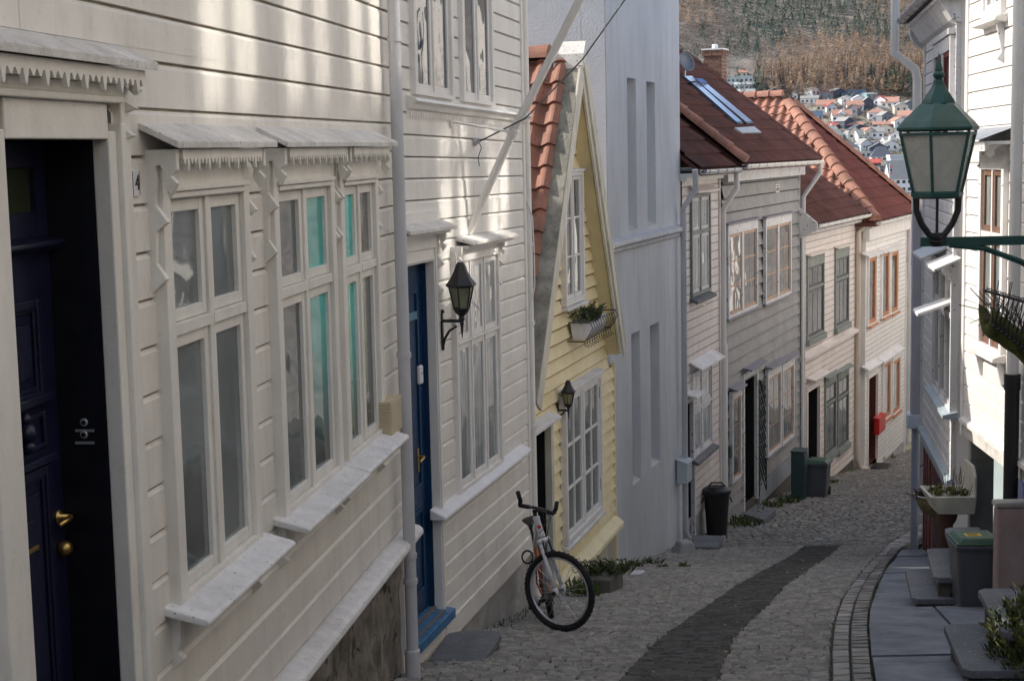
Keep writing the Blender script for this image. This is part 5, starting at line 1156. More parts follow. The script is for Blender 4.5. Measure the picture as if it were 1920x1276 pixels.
for q in (-.215, .215): m = MB(); m.tube([P + Vector((q, -.05, .62)), P + Vector((q * 1.12, -.05, .55)), P + Vector((q * 1.12, .05, .55)), P + Vector((q, .05, .62))], .010, 5); m.build('handle', BLACK, bn)
P = gpx(1507, 936); fcb = Fr.__new__(Fr); fcb.d = fcb.dh = H6.dh; fcb.n = H6.n; fcb.O = Vector((P.x, P.y, 0)); z0 = P.z - .1; hC = 100 * P.y / FPX
cb = empty('utility_cabinet', P, 'dark green metal utility cabinet standing against the grey house corner', 'cabinet'); m = MB(); m.box(fcb, 0, .40, -.25, .0, z0, z0 + hC); m.build('cabinet_body', TEALBOX, cb, bevel=.006)
m = MB(); m.box(fcb, .02, .38, .001, .012, z0 + .3, z0 + hC - .05); m.build('door', TEALBOX, cb, bevel=.003); m = MB(); m.box(fcb, -.015, .415, -.265, .02, z0 + hC + .002, z0 + hC + .03); m.build('cap', TEALBOX, cb, bevel=.006)
def wheelie(name, base, ax, ay, w, d, h, label, mbody, mlid, lidh=.10, group=None, sticker=False):
    b = empty(name, base, label, 'bin', group); A_, B_ = Vector(ax).normalized(), Vector(ay).normalized(); z = Vector((0, 0, 1))
    m = MB(); c = base
    T0 = [c + A_ * sx * w * .40 + B_ * sy * d * .36 for sx, sy in ((-1, -1), (1, -1), (1, 1), (-1, 1))]; T1 = [c + A_ * sx * w * .48 + B_ * sy * d * .48 + z * h * .90 for sx, sy in ((-1, -1), (1, -1), (1, 1), (-1, 1))]
    m.add(T0 + T1, [(3, 2, 1, 0), (4, 5, 6, 7), (0, 1, 5, 4), (1, 2, 6, 5), (2, 3, 7, 6), (3, 0, 4, 7)]); m.build('bin_body', mbody, b, bevel=.02)
    m = MB(); obox(m, c + z * h * .885, A_ * w * .53, B_ * d * .53, h * .05, 1.02); m.build('rim', mbody, b, bevel=.008)
    m = MB(); obox(m, c + z * h * .937, A_ * w * .52, B_ * d * .52, h * .03, .97); obox(m, c + z * h * .966, A_ * w * .47, B_ * d * .47, h * .05, .78); l_ = m.build('lid', mlid, b, bevel=.012)
    for sx in (-1, 1):
        m = MB(); m.lathe(c + A_ * sx * w * .42 + B_ * d * .40 + z * .09 - A_ * .02, [(.09, 0), (.09, .04)], 16, axis=A_); m.build('wheel', BLACK, b)
    if sticker:
        m = MB(); c2 = c + z * (h * 1.017) - B_ * d * .05 - A_ * w * .05; m.add([c2 - A_ * w * .18 - B_ * d * .12, c2 + A_ * w * .18 - B_ * d * .12, c2 + A_ * w * .18 + B_ * d * .14, c2 - A_ * w * .18 + B_ * d * .14], [(0, 1, 2, 3)]); m.build('sticker', YSTICK, l_, fix=False)
        m = MB()
        for k in range(4):
            q = c2 + B_ * d * (.09 - .055 * k) + z * .002; m.add([q - A_ * w * .13, q + A_ * w * (.13 - .03 * (k % 2)), q + A_ * w * (.13 - .03 * (k % 2)) + B_ * d * .02, q - A_ * w * .13 + B_ * d * .02], [(0, 1, 2, 3)])
        m.build('sticker_print', mat('sticker_ink', (.12, .08, .02)), l_, fix=False)
    return b
P = gpx(1536, 932); wheelie('wheeled_bin', P + Vector((.02, .2, -.02)), H6.n, H6.dh, .44, .5, 72 * P.y / FPX, 'grey wheeled bin with green lid next to the utility cabinet', BINGREY, BINGREEN, group='wheeled bins')
P = gpx(1706, 838); Q = empty('planter', P, 'stone trough with painted sunflowers at the bend of the lane', 'planter'); m = MB(); obox(m, P + Vector((.35, .25, -.1)), Vector((.55, 0, 0)), Vector((0, .25, 0)), .58, 1.12); m.build('trough', STONEB, Q, bevel=.02)
for dx in (.02, .38):
    m = MB(); c = P + Vector((dx + .1, -.055, .28))
    for k in range(12):
        t = k * math.pi / 6; e = Vector((math.cos(t), 0, math.sin(t))); s_ = Vector((-math.sin(t), 0, math.cos(t))); m.add([c + e * .05, c + e * .10 + s_ * .03, c + e * .16, c + e * .10 - s_ * .03], [(0, 1, 2, 3)])
    sf = m.build('sunflower_petals', YSTICK, Q, fix=False); m = MB(); m.lathe(c - Vector((0, .004, 0)), [(.07, 0), (.05, .01)], 12, axis=(0, -1, 0)); m.build('sunflower_disc', WOODB, sf)
m = MB(); sprigs(m, P + Vector((.4, .25, .45)), 60, .4, .15, .25, .03, .1, 21, per=5); m.build('plant', LEAFD, Q, fix=False)
# ================================================================== RIGHT SIDE
def rr4(fr, tl, tr, bl, br, o=.05):
    s0, s1, z0, z1 = fr.rect(tl, tr, bl, br, o); return min(s0, s1), max(s0, s1), z0, z1
ra = house('wooden_house', RA, -6, 0, -4.5, 'sunlit white weatherboarded house on the right with a brown window, behind the green lamp', 'house', 'wooden houses along the lane')
zlA, zsA = RA.sz(1892, 839)[1], RA.sz(1892, 878)[1]
m = MB(); siding(m, RA, -4.5, -.09, zlA, 4.3, .176, 'bevel'); m.build('cladding', WHITE, ra, fix=False)
m = MB(); m.box(RA, -4.5, -.0, -7, -.5, zsA, 4.2); m.box(RA, -4.5, 0, -.5, -.004, zsA + .02, zsA + .1); m.box(RA, -.04, 0, -.5, -.004, zsA + .1, 4.2); m.box(RA, -4.5, -4.46, -.5, -.004, zsA + .1, 4.2); m.build('side_wall', WHITE, ra)
m = MB(); m.box(RA, -.09, .0, -.05, .045, zsA, 4.3); m.build('corner_board', WHITE, ra, bevel=.004)
m = MB(); m.prism_s(RA, [(0, zlA + .03), (.075, zlA - .01), (.08, zlA - .05), (.03, zlA - .06), (.03, zsA), (-.02, zsA), (-.02, zlA)], -4.5, -.09); m.build('drip_ledge', CANW, ra, bevel=.004)
rfA = gable(RA, ra, -4.5, 0, 4.4, 5.3, 7, .25, TILED, verge=.05)
# basement: teal boards, pale post, pink stair wall
m = MB(); q = -3.0
while q < -.02: m.box(RA, q, q + .135, -.45, -.36 + R.uniform(0, .012), -6.2, zsA + .01); q += .14
m.build('basement_boards', TEALD, ra)
m = MB(); m.box(RA, -4.5, -3, -.5, -.02, -6, zsA); m.build('foundation', LIMEP, ra); m = MB(); m.box(RA, -.10, -.0, -.5, -.05, -6.2, zsA); m.build('foundation', LIMEP, ra)
a, b = RA.sz(1862, 950, .0)[0], RA.sz(1885, 950, .0)[0]
m = MB(); m.box(RA, min(a, b), max(a, b), -.14, .0, -5, zsA - .005); m.build('basement_post', PALEB, ra, bevel=.006)
m = MB(); m.box(RA, min(a, b) - .95, min(a, b) - .005, -.16, -.06, -5, zsA - .005); m.build('basement_door', mat('dark_blue_paint', (.03, .035, .075), .5), ra)
# window with brown frame, grey sill and tin canopy
r = rr4(RA, (1838, 296), (1884, 283), (1838, 640), (1884, 672)); w = window(RA, ra, r, WHITE, WOODD, GLC, 2, (RA.sz(1855, 440, .05)[1],), cas=.085, co=.075, sw=.055, mull=.04, parts=True, wt=.14, wb=.03)
m = MB(); m.prism_s(RA, [(0, r[2] + .02), (.15, r[2] - .03), (.16, r[2] - .07), (0, r[2] - .08)], r[0] - .02, r[1] + .09); m.build('sill', CANW, w, bevel=.008)
for q in (r[0] + .06, r[1] - .06): m = MB(); m.prism_s(RA, [(0, r[2] - .07), (.10, r[2] - .08), (.05, r[2] - .30), (0, r[2] - .34)], q - .02, q + .02); m.build('sill_bracket', WHITEG, w)
zc_ = RA.sz(1838, 246)[1]; m = MB(); s = r[0] - .25; N_ = 60; V = []
for i in range(N_ + 1):
    ss = s + (r[1] + .25 - s) * i / N_; rp = .008 * math.sin(i * 1.55)
    V += [RA.pt(ss, .0, zc_ + .03 + rp), RA.pt(ss, .34, zc_ - .09 + rp)]
m.add(V, [(2 * i, 2 * i + 1, 2 * i + 3, 2 * i + 2) for i in range(N_)]); m.build('tin_canopy', GALV, w, fix=False)
m = MB(); m.box(RA, s + .03, r[1] + .22, .02, .30, zc_ - .14, zc_ - .11); m.box(RA, s + .03, r[1] + .22, .28, .30, zc_ - .20, zc_ - .11); m.build('soffit', WHITEG, w)
for q in (r[0] + .03, r[1] - .03): bracket(RA, w, WHITE, q, zc_ - .12, .24, .62)
r = rr4(RA, (1846, -300), (1884, -320), (1846, 38), (1884, 26)); w = window(RA, ra, r, WHITE, WHITE, GLC2, 2, (), (0, 1), cas=.08, co=.075, sw=.05, parts=True)
m = MB(); m.prism_s(RA, [(0, r[2] + .02), (.14, r[2] - .03), (.15, r[2] - .06), (0, r[2] - .08)], r[0] - .08, r[1] + .08); m.build('sill', CANW, w, bevel=.008)
for q in (r[0] + .05,): m = MB(); m.prism_s(RA, [(0, r[2] - .07), (.10, r[2] - .08), (.05, r[2] - .34), (.09, r[2] - .40), (0, r[2] - .46)], q - .02, q + .02); m.build('sill_bracket', WHITEG, w)
# down pipe: white above, cast iron below
sp_ = RA.sz(1904, 400, .12)[0]; zp_ = RA.sz(1904, 712, .12)[1]
pipe(RA, ra, [(sp_, .12, 4.3), (sp_, .12, zp_)], .052, PIPEW, n=18); pipe(RA, ra, [(sp_, .12, zp_ + .04), (sp_, .12, zp_ - .10)], .072, IRON, 'pipe_collar', n=18); pipe(RA, ra, [(sp_, .12, zp_ - .08), (sp_, .12, -4.4)], .064, IRON, 'iron_pipe', n=18)
# ---- green street lamp on a bracket
YL = 12.4; Lp = ray(1757, 410); Lp = Lp * (YL / Lp.y); kL = YL / FPX
lam = empty('street_lamp', Lp, 'large green hexagonal street lamp with milky panes on a wall bracket', 'street lamp')
def zl(y): return (ray(1757, y) * (YL / ray(1757, y).y)).z
cL = lambda y: Vector((Lp.x, YL, zl(y)))
ph = math.radians(4)
def prof(c0, items): return [(w_ / 2 * kL / .95, zl(y) - c0) for w_, y in items]
m = MB(); z0 = zl(242); m.lathe(cL(242), prof(z0, [(140, 246), (150, 243), (150, 239), (132, 228), (64, 194)]), 6, phase=ph); m.build('lid', GREENL, lam)
m = MB(); m.lathe(cL(194), prof(zl(194), [(62, 194.5), (60, 190), (40, 174), (26, 164), (22, 158)]), 8, phase=ph); smooth_angle(m.build('chimney_cap', GREENL, lam))
m = MB(); m.lathe(cL(158), prof(zl(158), [(20, 158), (18, 151), (12, 148), (19, 144), (21, 140), (18, 136), (13, 134), (14, 131), (7, 116), (3, 104), (1, 100)]), 14); smooth_angle(m.build('finial', GREENL, lam))
m = MB(); Rt, Rb = 134 / 2 * kL / .93, 86 / 2 * kL / .93
zt_, zb_ = zl(246), zl(361)
for k in range(6):
    t = ph + k * math.pi / 3; e = Vector((math.cos(t), math.sin(t), 0)); m.tube([Vector((Lp.x, YL, zb_)) + e * Rb, Vector((Lp.x, YL, zt_)) + e * Rt], .013, 6)
m.lathe(cL(361), [(Rb * 1.08, -.03), (Rb * 1.10, 0), (Rb * .9, .02), (Rb * .3, .022)], 6, phase=ph); m.lathe(cL(246), [(Rt * .8, -.01), (Rt * 1.03, -.01), (Rt * 1.03, -.035), (Rt * .95, -.035)], 6, phase=ph); m.build('cage', GREENL, lam)
m = MB(); m.lathe(cL(361), [(Rb * .97, .012), (Rt * .97, zt_ - zb_ - .012)], 6, phase=ph); m.build('glass', MILK, lam)
m = MB(); m.lathe(cL(361), [(Rb * 1.0, -.045), (Rb * 1.0, -.03), (Rb * .6, -.028)], 12); zc_ = zl(448)
for e in (-1, 1): m.tube([Vector((Lp.x + e * Rb * .86, YL, zb_ - .03)), Vector((Lp.x + e * Rb * .84, YL, zl(395))), Vector((Lp.x + e * Rb * .62, YL, zl(420))), Vector((Lp.x + e * .06, YL, zl(440))), Vector((Lp.x, YL, zc_))], .026, 10)
m.tube([Vector((Lp.x, YL, zc_)), Vector((Lp.x, YL, zb_))], .012, 8); m.lathe(Vector((Lp.x, YL, zl(462))), [(.045, 0), (.05, .02), (.075, .04), (.06, .055), (.07, .075), (.04, .09), (.035, .11)], 14); smooth_angle(m.build('cradle', IRON, lam))
nA = -RA.n; oW = (RA.O - Lp).dot(nA) ; zA_ = zl(453)
m = MB()
def arm(o0, o1, za, zb, hw):
    P = []
    for o, z in ((o0, za), (o1, zb)):
        for dy in (-hw, hw):
            for dz in (-.036, .036): P.append(Vector((Lp.x, YL, 0)) + nA * o + RA.dh * dy + Vector((0, 0, z + dz)))
    m.add(P, [(0, 1, 3, 2), (4, 6, 7, 5), (0, 4, 5, 1), (2, 3, 7, 6), (0, 2, 6, 4), (1, 5, 7, 3)])
dW = abs((Lp - RA.O).dot(RA.n))
arm(-.13, dW - .01, zA_, zA_, .022)
bp = lambda o, z: Vector((Lp.x, YL, 0)) + nA * o + Vector((0, 0, z))
m.tube([bp(.10, zA_ - .03), bp(dW * .35, zA_ - .06), bp(dW * .62, zA_ - .17), bp(dW * .85, zA_ - .33), bp(dW - .02, zA_ - .52)], [.02, .022, .024, .026, .028], 8)
m.tube([bp(dW * .72, zA_ - .23), bp(dW * .77, zA_ - .18), bp(dW * .79, zA_ - .10), bp(dW * .82, zA_ - .04)], .016, 7)
P = [bp(dW - .012, zA_ + .12) + RA.dh * .05, bp(dW - .012, zA_ + .12) - RA.dh * .05, bp(dW - .012, zA_ - .62) - RA.dh * .05, bp(dW - .012, zA_ - .62) + RA.dh * .05]
m.add(P + [p - nA * .02 for p in P], [(0, 1, 2, 3), (7, 6, 5, 4), (0, 4, 5, 1), (1, 5, 6, 2), (2, 6, 7, 3), (3, 7, 4, 0)]); m.build('wall_bracket', GREENL, lam)
# ---- second right-hand house
eB = RB.sz(1737, 285)[0]
rb = house('wooden_house', RB, 0, eB, -5.4, 'grey-white shaded house on the right with a dark red basement, beyond the lamp', 'house', 'wooden houses along the lane')
zlB = RB.sz(1766, 862)[1]; zeB = RB.sz(1712, 26, .30)[1]
m = MB(); siding(m, RB, .04, eB - .07, zlB, zeB, .15, 'bevel'); m.build('cladding', WHITEG, rb, fix=False)
shell(RB, rb, 0, eB, -7, zeB + .05, 7, WHITE, -.5)
m = MB(); m.box(RB, .0, .04, -.02, .04, zlB, zeB); m.build('corner_board', WHITEG, rb); m = MB(); m.box(RB, eB - .07, eB + .02, -.02, .05, -5.2, zeB); m.build('corner_board', WHITEG, rb)
m = MB(); m.prism_s(RB, [(0, zlB + .05), (.09, zlB + .01), (.09, zlB - .04), (.03, zlB - .05), (.03, zlB - .22), (0, zlB - .22)], .0, eB); m.build('drip_ledge', mat('blue_grey_ledge', (.36, .42, .46), .6, .1, 6, .2, dirt=.5, spots=.3), rb, bevel=.004)
m = MB(); q = .02
while q < eB - .08: m.box(RB, q, min(q + .17, eB - .06), -.12, .0 + R.uniform(-.012, .008), -6.6, zlB - .2); q += .176
m.build('basement_boards', REDD, rb)
m = MB(); m.box(RB, eB * .35, eB * .35 + .75, -.10, -.02 + .04, -6.4, zlB - .35); m.build('basement_door', mat('dark_maroon', (.05, .014, .014), .6), rb)
m = MB(); m.prism_s(RB, [(.30, zeB - .02), (.30, zeB + .06), (-3.3, zeB + 1.2), (-7.5, zeB), (-7.5, zeB - .1), (-3.3, zeB + 1.1), (0, zeB + .0), (-.0, zeB - .02)], -.2, eB + .18); rfB = m.build('roof', mat('slate_roof', (.14, .142, .15), .7, .2, 3, .3), rb)
m = MB(); m.box(RB, -.18, eB + .16, .02, .28, zeB - .09, zeB - .05); m.prism_s(RB, [(0, zeB - .34), (.10, zeB - .30), (.20, zeB - .14), (.24, zeB - .09), (0, zeB - .09)], -.1, eB + .1); m.build('soffit', WHITEG, rfB)
gutter(RB, rb, -.2, eB + .16, .36, zeB + .04, GALV)
m = MB(); k = 9
for i in range(k):    # scalloped eave end cladding
    t0, t1 = i / k * 1.45, (i + 1) / k * 1.45 + .05
    rO = .26; P = []
    for s_ in (eB + .04, eB + .24): P += [RB.pt(s_, rO * math.cos(t0) * .9, zeB - .12 - rO * math.sin(t0)), RB.pt(s_, rO * 1.03 * math.cos(t1) * .9, zeB - .12 - rO * 1.03 * math.sin(t1)), RB.pt(s_, 0, zeB - .12 - rO * math.sin(t1)), RB.pt(s_, 0, zeB - .12 - rO * math.sin(t0))]
    m.add(P, [(0, 1, 2, 3), (7, 6, 5, 4), (0, 4, 5, 1), (1, 5, 6, 2), (2, 6, 7, 3), (3, 7, 4, 0)])
m.build('scalloped_eave', WHITEG, rfB)
pB = [RB.sz(1685, 2, .74), RB.sz(1689, 78, .74), RB.sz(1728, 106, .12)]
pipe(RB, rb, [(eB + .30, .42, zeB + .5), (eB + .30, .42, zeB - .42), (eB + .20, .14, zeB - .66), (eB + .16, .12, zeB - .8), (eB + .16, .12, RB.sz(1730, 392)[1])], .062, PIPEW, n=14)
m = MB(); zq = RB.sz(1730, 775)[1]; m.box(RB, eB + .03, eB + .24, .0, .17, zq, RB.sz(1730, 392)[1]); m.build('pipe_casing', mat('lavender_grey_paint', (.46, .45, .50), .55, .08, 5, .1, dirt=.3), rb, bevel=.004)
m = MB(); m.box(RB, eB + .0, eB + .28, -.02, .22, zq - .20, zq - .002); m.build('casing_foot', mat('pale_bluish_paint', (.62, .68, .76), .6), rb, bevel=.01)
pipe(RB, rb, [(eB + .13, .10, zq - .2), (eB + .13, .10, -6.1)], .055, mat('blue_grey_pipe', (.33, .35, .42), .5), 'lower_pipe')
r = rr4(RB, (1752, 490), (1788, 500), (1752, 716), (1788, 786)); w = window(RB, rb, r, WHITEG, mat('flaking_sash_paint', (.58, .57, .56), .6, .1, 8, .2, dirt=.3, spots=.35, spotcol=(.25, .08, .05), spotscale=9), GLB, 3, (r[2] + (r[3] - r[2]) * .68,), cas=.08, co=.085, sw=.05, mull=.06, wb=.03)
m = MB(); m.prism_s(RB, [(0, r[2] + .02), (.17, r[2] - .02), (.17, r[2] - .06), (0, r[2] - .07)], r[0] - .05, r[1] + .05); m.build('sill', mat('blue_grey_ledge', (.36, .42, .46)), w)
slab(RB, w, 'canopy', GALV, (r[0] + r[1]) / 2 + .02, r[1] + .15, r[3] + .22, .33, r[3] + .08, .03); slab(RB, w, 'canopy', CANW, r[0] - .2, (r[0] + r[1]) / 2 - .3, r[3] + .17, .30, r[3] + .04, .03)
m = MB(); m.box(RB, r[0] + .02, r[1] + .08, .02, .10, r[3] - .02, r[3] + .06); m.build('head_board', WHITEG, w)
r2 = rr4(RB, (1754, 78), (1787, 60), (1754, 205), (1787, 190)); r2 = (r2[0], r2[1], r2[3] - 1.5, r2[3] - .05); w = window(RB, rb, r2, WHITEG, mat('dark_red_sash', (.16, .03, .03), .5), GLB, 2, (), (0, 1), cas=.10, co=.085, sw=.05, mull=.14, wt=.16); m = MB(); m.box(RB, r2[0] - .04, r2[1] + .04, .0, .11, r2[3] + .01, r2[3] + .08); m.build('head_moulding', WHITEG, w)
sH = .25; oH, zH = RB.oz(1760, 601, sH); oH = min(.45, max(.2, oH)); zz_ = RB.sz(1797, 585)[1]; slab(RB, rb, 'small_hood', WHITE, .02, .62, zz_ + .12, .44, zz_ - .04, .035)
# lower step-side bucket with plants, wall sink planter, stairs, bins
# ---- porcelain sink planter on the corner
s0 = RA.sz(1834, 930)[0]; fS = RA
sc0, sc1 = -.62, -.05
zr_ = (ray(1790, 917) * (15.75 / ray(1790, 917).y)).z
Q = empty('sink_planter', RA.pt(-.33, .2, zr_ - .6), 'old enamel wall sink planted with moss and grass by the house corner', 'sink planter')
def tub(m, fr, s0, s1, o0, o1, zt, h, t, ins):
    O = [(s0, o0), (s1, o0), (s1, o1), (s0, o1)]; B = [(s0 + ins, o0), (s1 - ins, o0), (s1 - ins, o1 - ins * 1.4), (s0 + ins, o1 - ins * 1.4)]
    I = [(s0 + t, o0 + t), (s1 - t, o0 + t), (s1 - t, o1 - t), (s0 + t, o1 - t)]
    V = [fr.pt(s, o, zt) for s, o in O] + [fr.pt(s, o, zt - h) for s, o in B] + [fr.pt(s, o, zt) for s, o in I] + [fr.pt(s * .9 + (s0 + s1) * .05, o * .9 + (o0 + o1) * .05, zt - .07) for s, o in I]
    F = []
    for i in range(4):
        j = (i + 1) % 4; F += [(i, j, 4 + j, 4 + i), (i, 8 + i, 8 + j, j), (8 + i, 12 + i, 12 + j, 8 + j)]
    F += [(4, 5, 6, 7), (12, 13, 14, 15)]; m.add(V, F)
m = MB(); tub(m, RA, sc0, sc1, .0, .47, zr_, .20, .035, .07); m.build('basin', ENAMEL, Q, bevel=.012)
m = MB(); m.prism_o(RA, [(sc0, zr_ - .02), (sc1, zr_ - .02), (sc1, zr_ + .20), (sc1 - .1, zr_ + .30), (sc0 + .1, zr_ + .30), (sc0, zr_ + .20)], .0, .03); m.build('splashback', ENAMEL, Q, bevel=.01)
m = MB(); sprigs(m, RA.pt(-.33, .23, zr_ - .05), 40, .16, .22, .09, .02, .05, 31, per=5); m.build('moss', MOSS, Q, fix=False); m = MB()
rq = random.Random(3)
for i in range(16): b = RA.pt(-.33 + rq.uniform(-.22, .22), .12 + rq.uniform(-.06, .12), zr_ - .04); m.tube([b, b + Vector((rq.uniform(-.05, .05), rq.uniform(-.05, .05), rq.uniform(.12, .32)))], .003, 4)
m.build('dry_stems', TWIG, Q)
m = MB(); c = RA.pt(-.33, .24, zr_ - .2); m.lathe(c - Vector((0, 0, .9)), [(.07, 0), (.07, .75), (.10, .80), (.12, .9)], 14); smooth_angle(m.build('pedestal', mat('rusty_brown_pipe', (.10, .05, .035), .7, .3, 8, .3), Q))
# wall basket with withered plants on the second house
sb_ = RB.sz(1782, 960)[0]; Pb = ray(1744, 936); Pb = Pb * (18.9 / Pb.y); zb0 = Pb.z
sB_ = (Pb - RB.O).dot(RB.dh); Q = empty('hanging_basket', RB.pt(sB_, .1, zb0), 'rusty half-round wall basket of withered plants in front of the dark red basement', 'hanging basket')
m = MB(); V = []; nA_, nV = 14, 6
for j in range(nV + 1):
    f = j / nV
    for i in range(nA_ + 1):
        t = math.pi * i / nA_; rr_ = .25 * math.cos(f * 1.45); V.append(RB.pt(sB_ + math.cos(t) * rr_ * 1.1, .03 + math.sin(t) * rr_ * 1.35, zb0 + .06 - .30 * math.sin(f * 1.45)))
m.add(V, [(j * (nA_ + 1) + i, j * (nA_ + 1) + i + 1, (j + 1) * (nA_ + 1) + i + 1, (j + 1) * (nA_ + 1) + i) for j in range(nV) for i in range(nA_)]); m.build('liner', WICK, Q, smooth=True)
m = MB(); m.tube([RB.pt(sB_ + math.cos(math.pi * i / 12) * .28, .03 + math.sin(math.pi * i / 12) * .35, zb0 + .065) for i in range(13)], .01, 6); m.build('rim', GALV, Q)
m = MB(); sprigs(m, RB.pt(sB_, .2, zb0 + .03), 40, .2, .2, .10, .015, .06, 41, up=.5, per=5); m.build('withered_plants', mat('withered_brown', (.10, .055, .035), .9, .4, 20, 0), Q, fix=False)
# moss-lined hanging basket in front of the near house
YB = 11.6
def bp_(x, y, Y=YB): r = ray(x, y); return r * (Y / r.y)
Q = empty('moss_basket', bp_(1915, 640), 'wire basket lined with green moss holding dry stems, in front of the white pipe', 'hanging basket')
A0, A1 = bp_(1856, 612), bp_(1960, 690); m = MB(); nx, ny = 22, 7; V = []
for j in range(ny + 1):
    for i in range(nx + 1):
        p = A0.lerp(A1, i / nx) + Vector((0, .34 * j / ny - .05, 0)); e_ = 1 - (2 * j / ny - 1) ** 2
        p.z += -.055 * e_ - .02 + .035 * noise.noise(p * 9) + .09 * (1 - e_); V.append(p)
b_ = len(V); V += [v + Vector((0, 0, .07)) for v in V]
F = []
for j in range(ny):
    for i in range(nx):
        a = j * (nx + 1) + i; F += [(a, a + 1, a + nx + 2, a + nx + 1), (b_ + a, b_ + a + nx + 1, b_ + a + nx + 2, b_ + a + 1)]
for i in range(nx): F += [(i, b_ + i, b_ + i + 1, i + 1), (ny * (nx + 1) + i, ny * (nx + 1) + i + 1, b_ + ny * (nx + 1) + i + 1, b_ + ny * (nx + 1) + i)]
for j in range(ny): F += [(j * (nx + 1), (j + 1) * (nx + 1), b_ + (j + 1) * (nx + 1), b_ + j * (nx + 1)), (j * (nx + 1) + nx, b_ + j * (nx + 1) + nx, b_ + (j + 1) * (nx + 1) + nx, (j + 1) * (nx + 1) + nx)]
m.add(V, F); m.build('moss', MOSS, Q, smooth=True)
m = MB(); T0, T1 = bp_(1864, 550), bp_(1985, 585)
for q in (0, 1):
    dY = Vector((0, .30 * q - .03, 0)); m.tube([T0 + dY, T0.lerp(T1, .5) + dY, T1 + dY], .008, 6)
N_ = 15
for i in range(N_):
    a = T0.lerp(T1, i / (N_ - 1)); b = A0.lerp(A1, i / (N_ - 1)) + Vector((0, 0, .02))
    a2 = T0.lerp(T1, min(1, (i + 2) / (N_ - 1)))
    m.tube([b + Vector((0, -.04, 0)), b.lerp(a, .5) + Vector((-.01, -.06, 0)), a + Vector((0, -.03, 0)), a + Vector((0, .08, .03)), a + Vector((0, .27, 0))], .0048, 5)
    m.tube([b + Vector((0, -.05, 0)), b.lerp(a2, .55) + Vector((0, -.055, 0)), a2 + Vector((0, -.03, 0))], .004, 4)
    m.lathe(b + Vector((.01, -.06, -.01)), [(.012, -.012), (.019, 0), (.012, .012)], 8)
m.build('wire_frame', IRON, Q)
m = MB(); rq = random.Random(9)
for i in range(90):
    f = rq.random(); b = A0.lerp(A1, .15 + f * .85) + Vector((0, rq.uniform(0, .25), .05)); d = Vector((rq.uniform(-.4, .2), rq.uniform(-.3, .3), rq.uniform(.3, 1))).normalized() * rq.uniform(.15, .42)
    m.tube([b, b + d * .5 + Vector((0, 0, .02)), b + d + Vector((rq.uniform(-.12, .02), 0, rq.uniform(-.15, .02)))], .0035, 4, cap=False)
m.build('dry_stems', TWIG, Q)
# ---- stone stairs
def tread(name, fl, nl, z, wid, label, grp, th=.055, rise=.17):
    A_, B_ = zpx(*fl, z), zpx(*nl, z); m = MB(); X = Vector((1, -.06, 0)).normalized()
    E_ = empty(name, (A_ + B_) / 2 - Vector((0, 0, th + rise)), label, 'stone step', grp)
    cnr = .05; dn = (B_ - A_).normalized()
    P = [A_ + X * wid, A_ + X * cnr, A_ - dn * -cnr, B_ - dn * cnr, B_ + X * cnr, B_ + X * wid]
    n = len(P); L_ = [p - Vector((0, 0, th)) for p in P]; m.add(P + L_, [tuple(range(n)), tuple(range(2 * n - 1, n - 1, -1))] + [(i, (i + 1) % n, n + (i + 1) % n, n + i) for i in range(n)]); m.build('tread', STONE, E_, bevel=.006)
    m = MB(); c = [A_ + X * .05 + dn * .04, B_ + X * .05 - dn * .04, B_ + X * wid - dn * .04, A_ + X * wid + dn * .04]; t_ = [p - Vector((0, 0, th)) for p in c]; b_ = [p - Vector((0, 0, th + rise + .1)) for p in c]
    m.add(t_ + b_, [(0, 1, 2, 3), (7, 6, 5, 4), (0, 4, 5, 1), (1, 5, 6, 2), (2, 6, 7, 3), (3, 7, 4, 0)]); m.build('riser', STONEB, E_); return E_
tread('stone_step', (1697, 1066), (1710, 1122), -4.12, .62, 'lowest grey slab of the far stairs, left of the green-lidded bin', 'stone stair treads')
tread('stone_step', (1737, 1027), (1750, 1082), -3.93, .46, 'middle grey slab of the far stairs, left of the green-lidded bin', 'stone stair treads')
tread('stone_step', (1771, 988), (1786, 1040), -3.74, .34, 'uppermost slab of the far stairs, behind the green-lidded bin', 'stone stair treads')
tread('stone_step', (1768, 1168), (1806, 1256), -3.34, 1.0, 'large near slab at the bottom right, beside the evergreen bush', 'stone stair treads')
tread('stone_step', (1832, 1102), (1880, 1186), -3.14, .6, 'upper slab of the near stairs, right of the green-lidded bin', 'stone stair treads')
# bin, stair wall, bag, bush
PB_ = ray(1797, 1165); PB_ = PB_ * (13.5 / PB_.y); hB = 158 * 13.5 / FPX
wheelie('wheeled_bin', PB_ + Vector((.20, .22, 0)), (1, -.06, 0), (.06, 1, 0), .40, .42, hB, 'grey wheeled bin with green lid and yellow sticker beside the stone stairs', BINGREY, BINGREEN, group='wheeled bins', sticker=True)
Pw = ray(1868, 1100); Pw = Pw * (13.0 / Pw.y); hW = 155 * 13.0 / FPX
m = MB(); m.wbox(Pw + Vector((.3, .06, -.5)), .6, .12, hW + .5 - .0); m2 = m
pw = empty('stair_wall', Pw + Vector((.3, .25, -.4)), 'low pink plastered wall with a stone cap between bin and black pipe', 'low wall'); m.build('wall', PINKST, pw, bevel=.02); m = MB(); m.wbox(Pw + Vector((.3, .06, hW + .002)), .63, .15, .05); m.build('cap', mat('weathered_cap', (.36, .34, .31), .8, .2, 6, .4, dirt=.4, streak=False), pw, bevel=.015)
bm = bmesh.new(); bmesh.ops.create_icosphere(bm, subdivisions=3, radius=.10); Pg = ray(1826, 1158); Pg = Pg * (13.6 / Pg.y)
for v in bm.verts: v.co = Vector((v.co.x * 1.1, v.co.y, v.co.z * .8)) * (1 + .25 * noise.noise(v.co * 22))
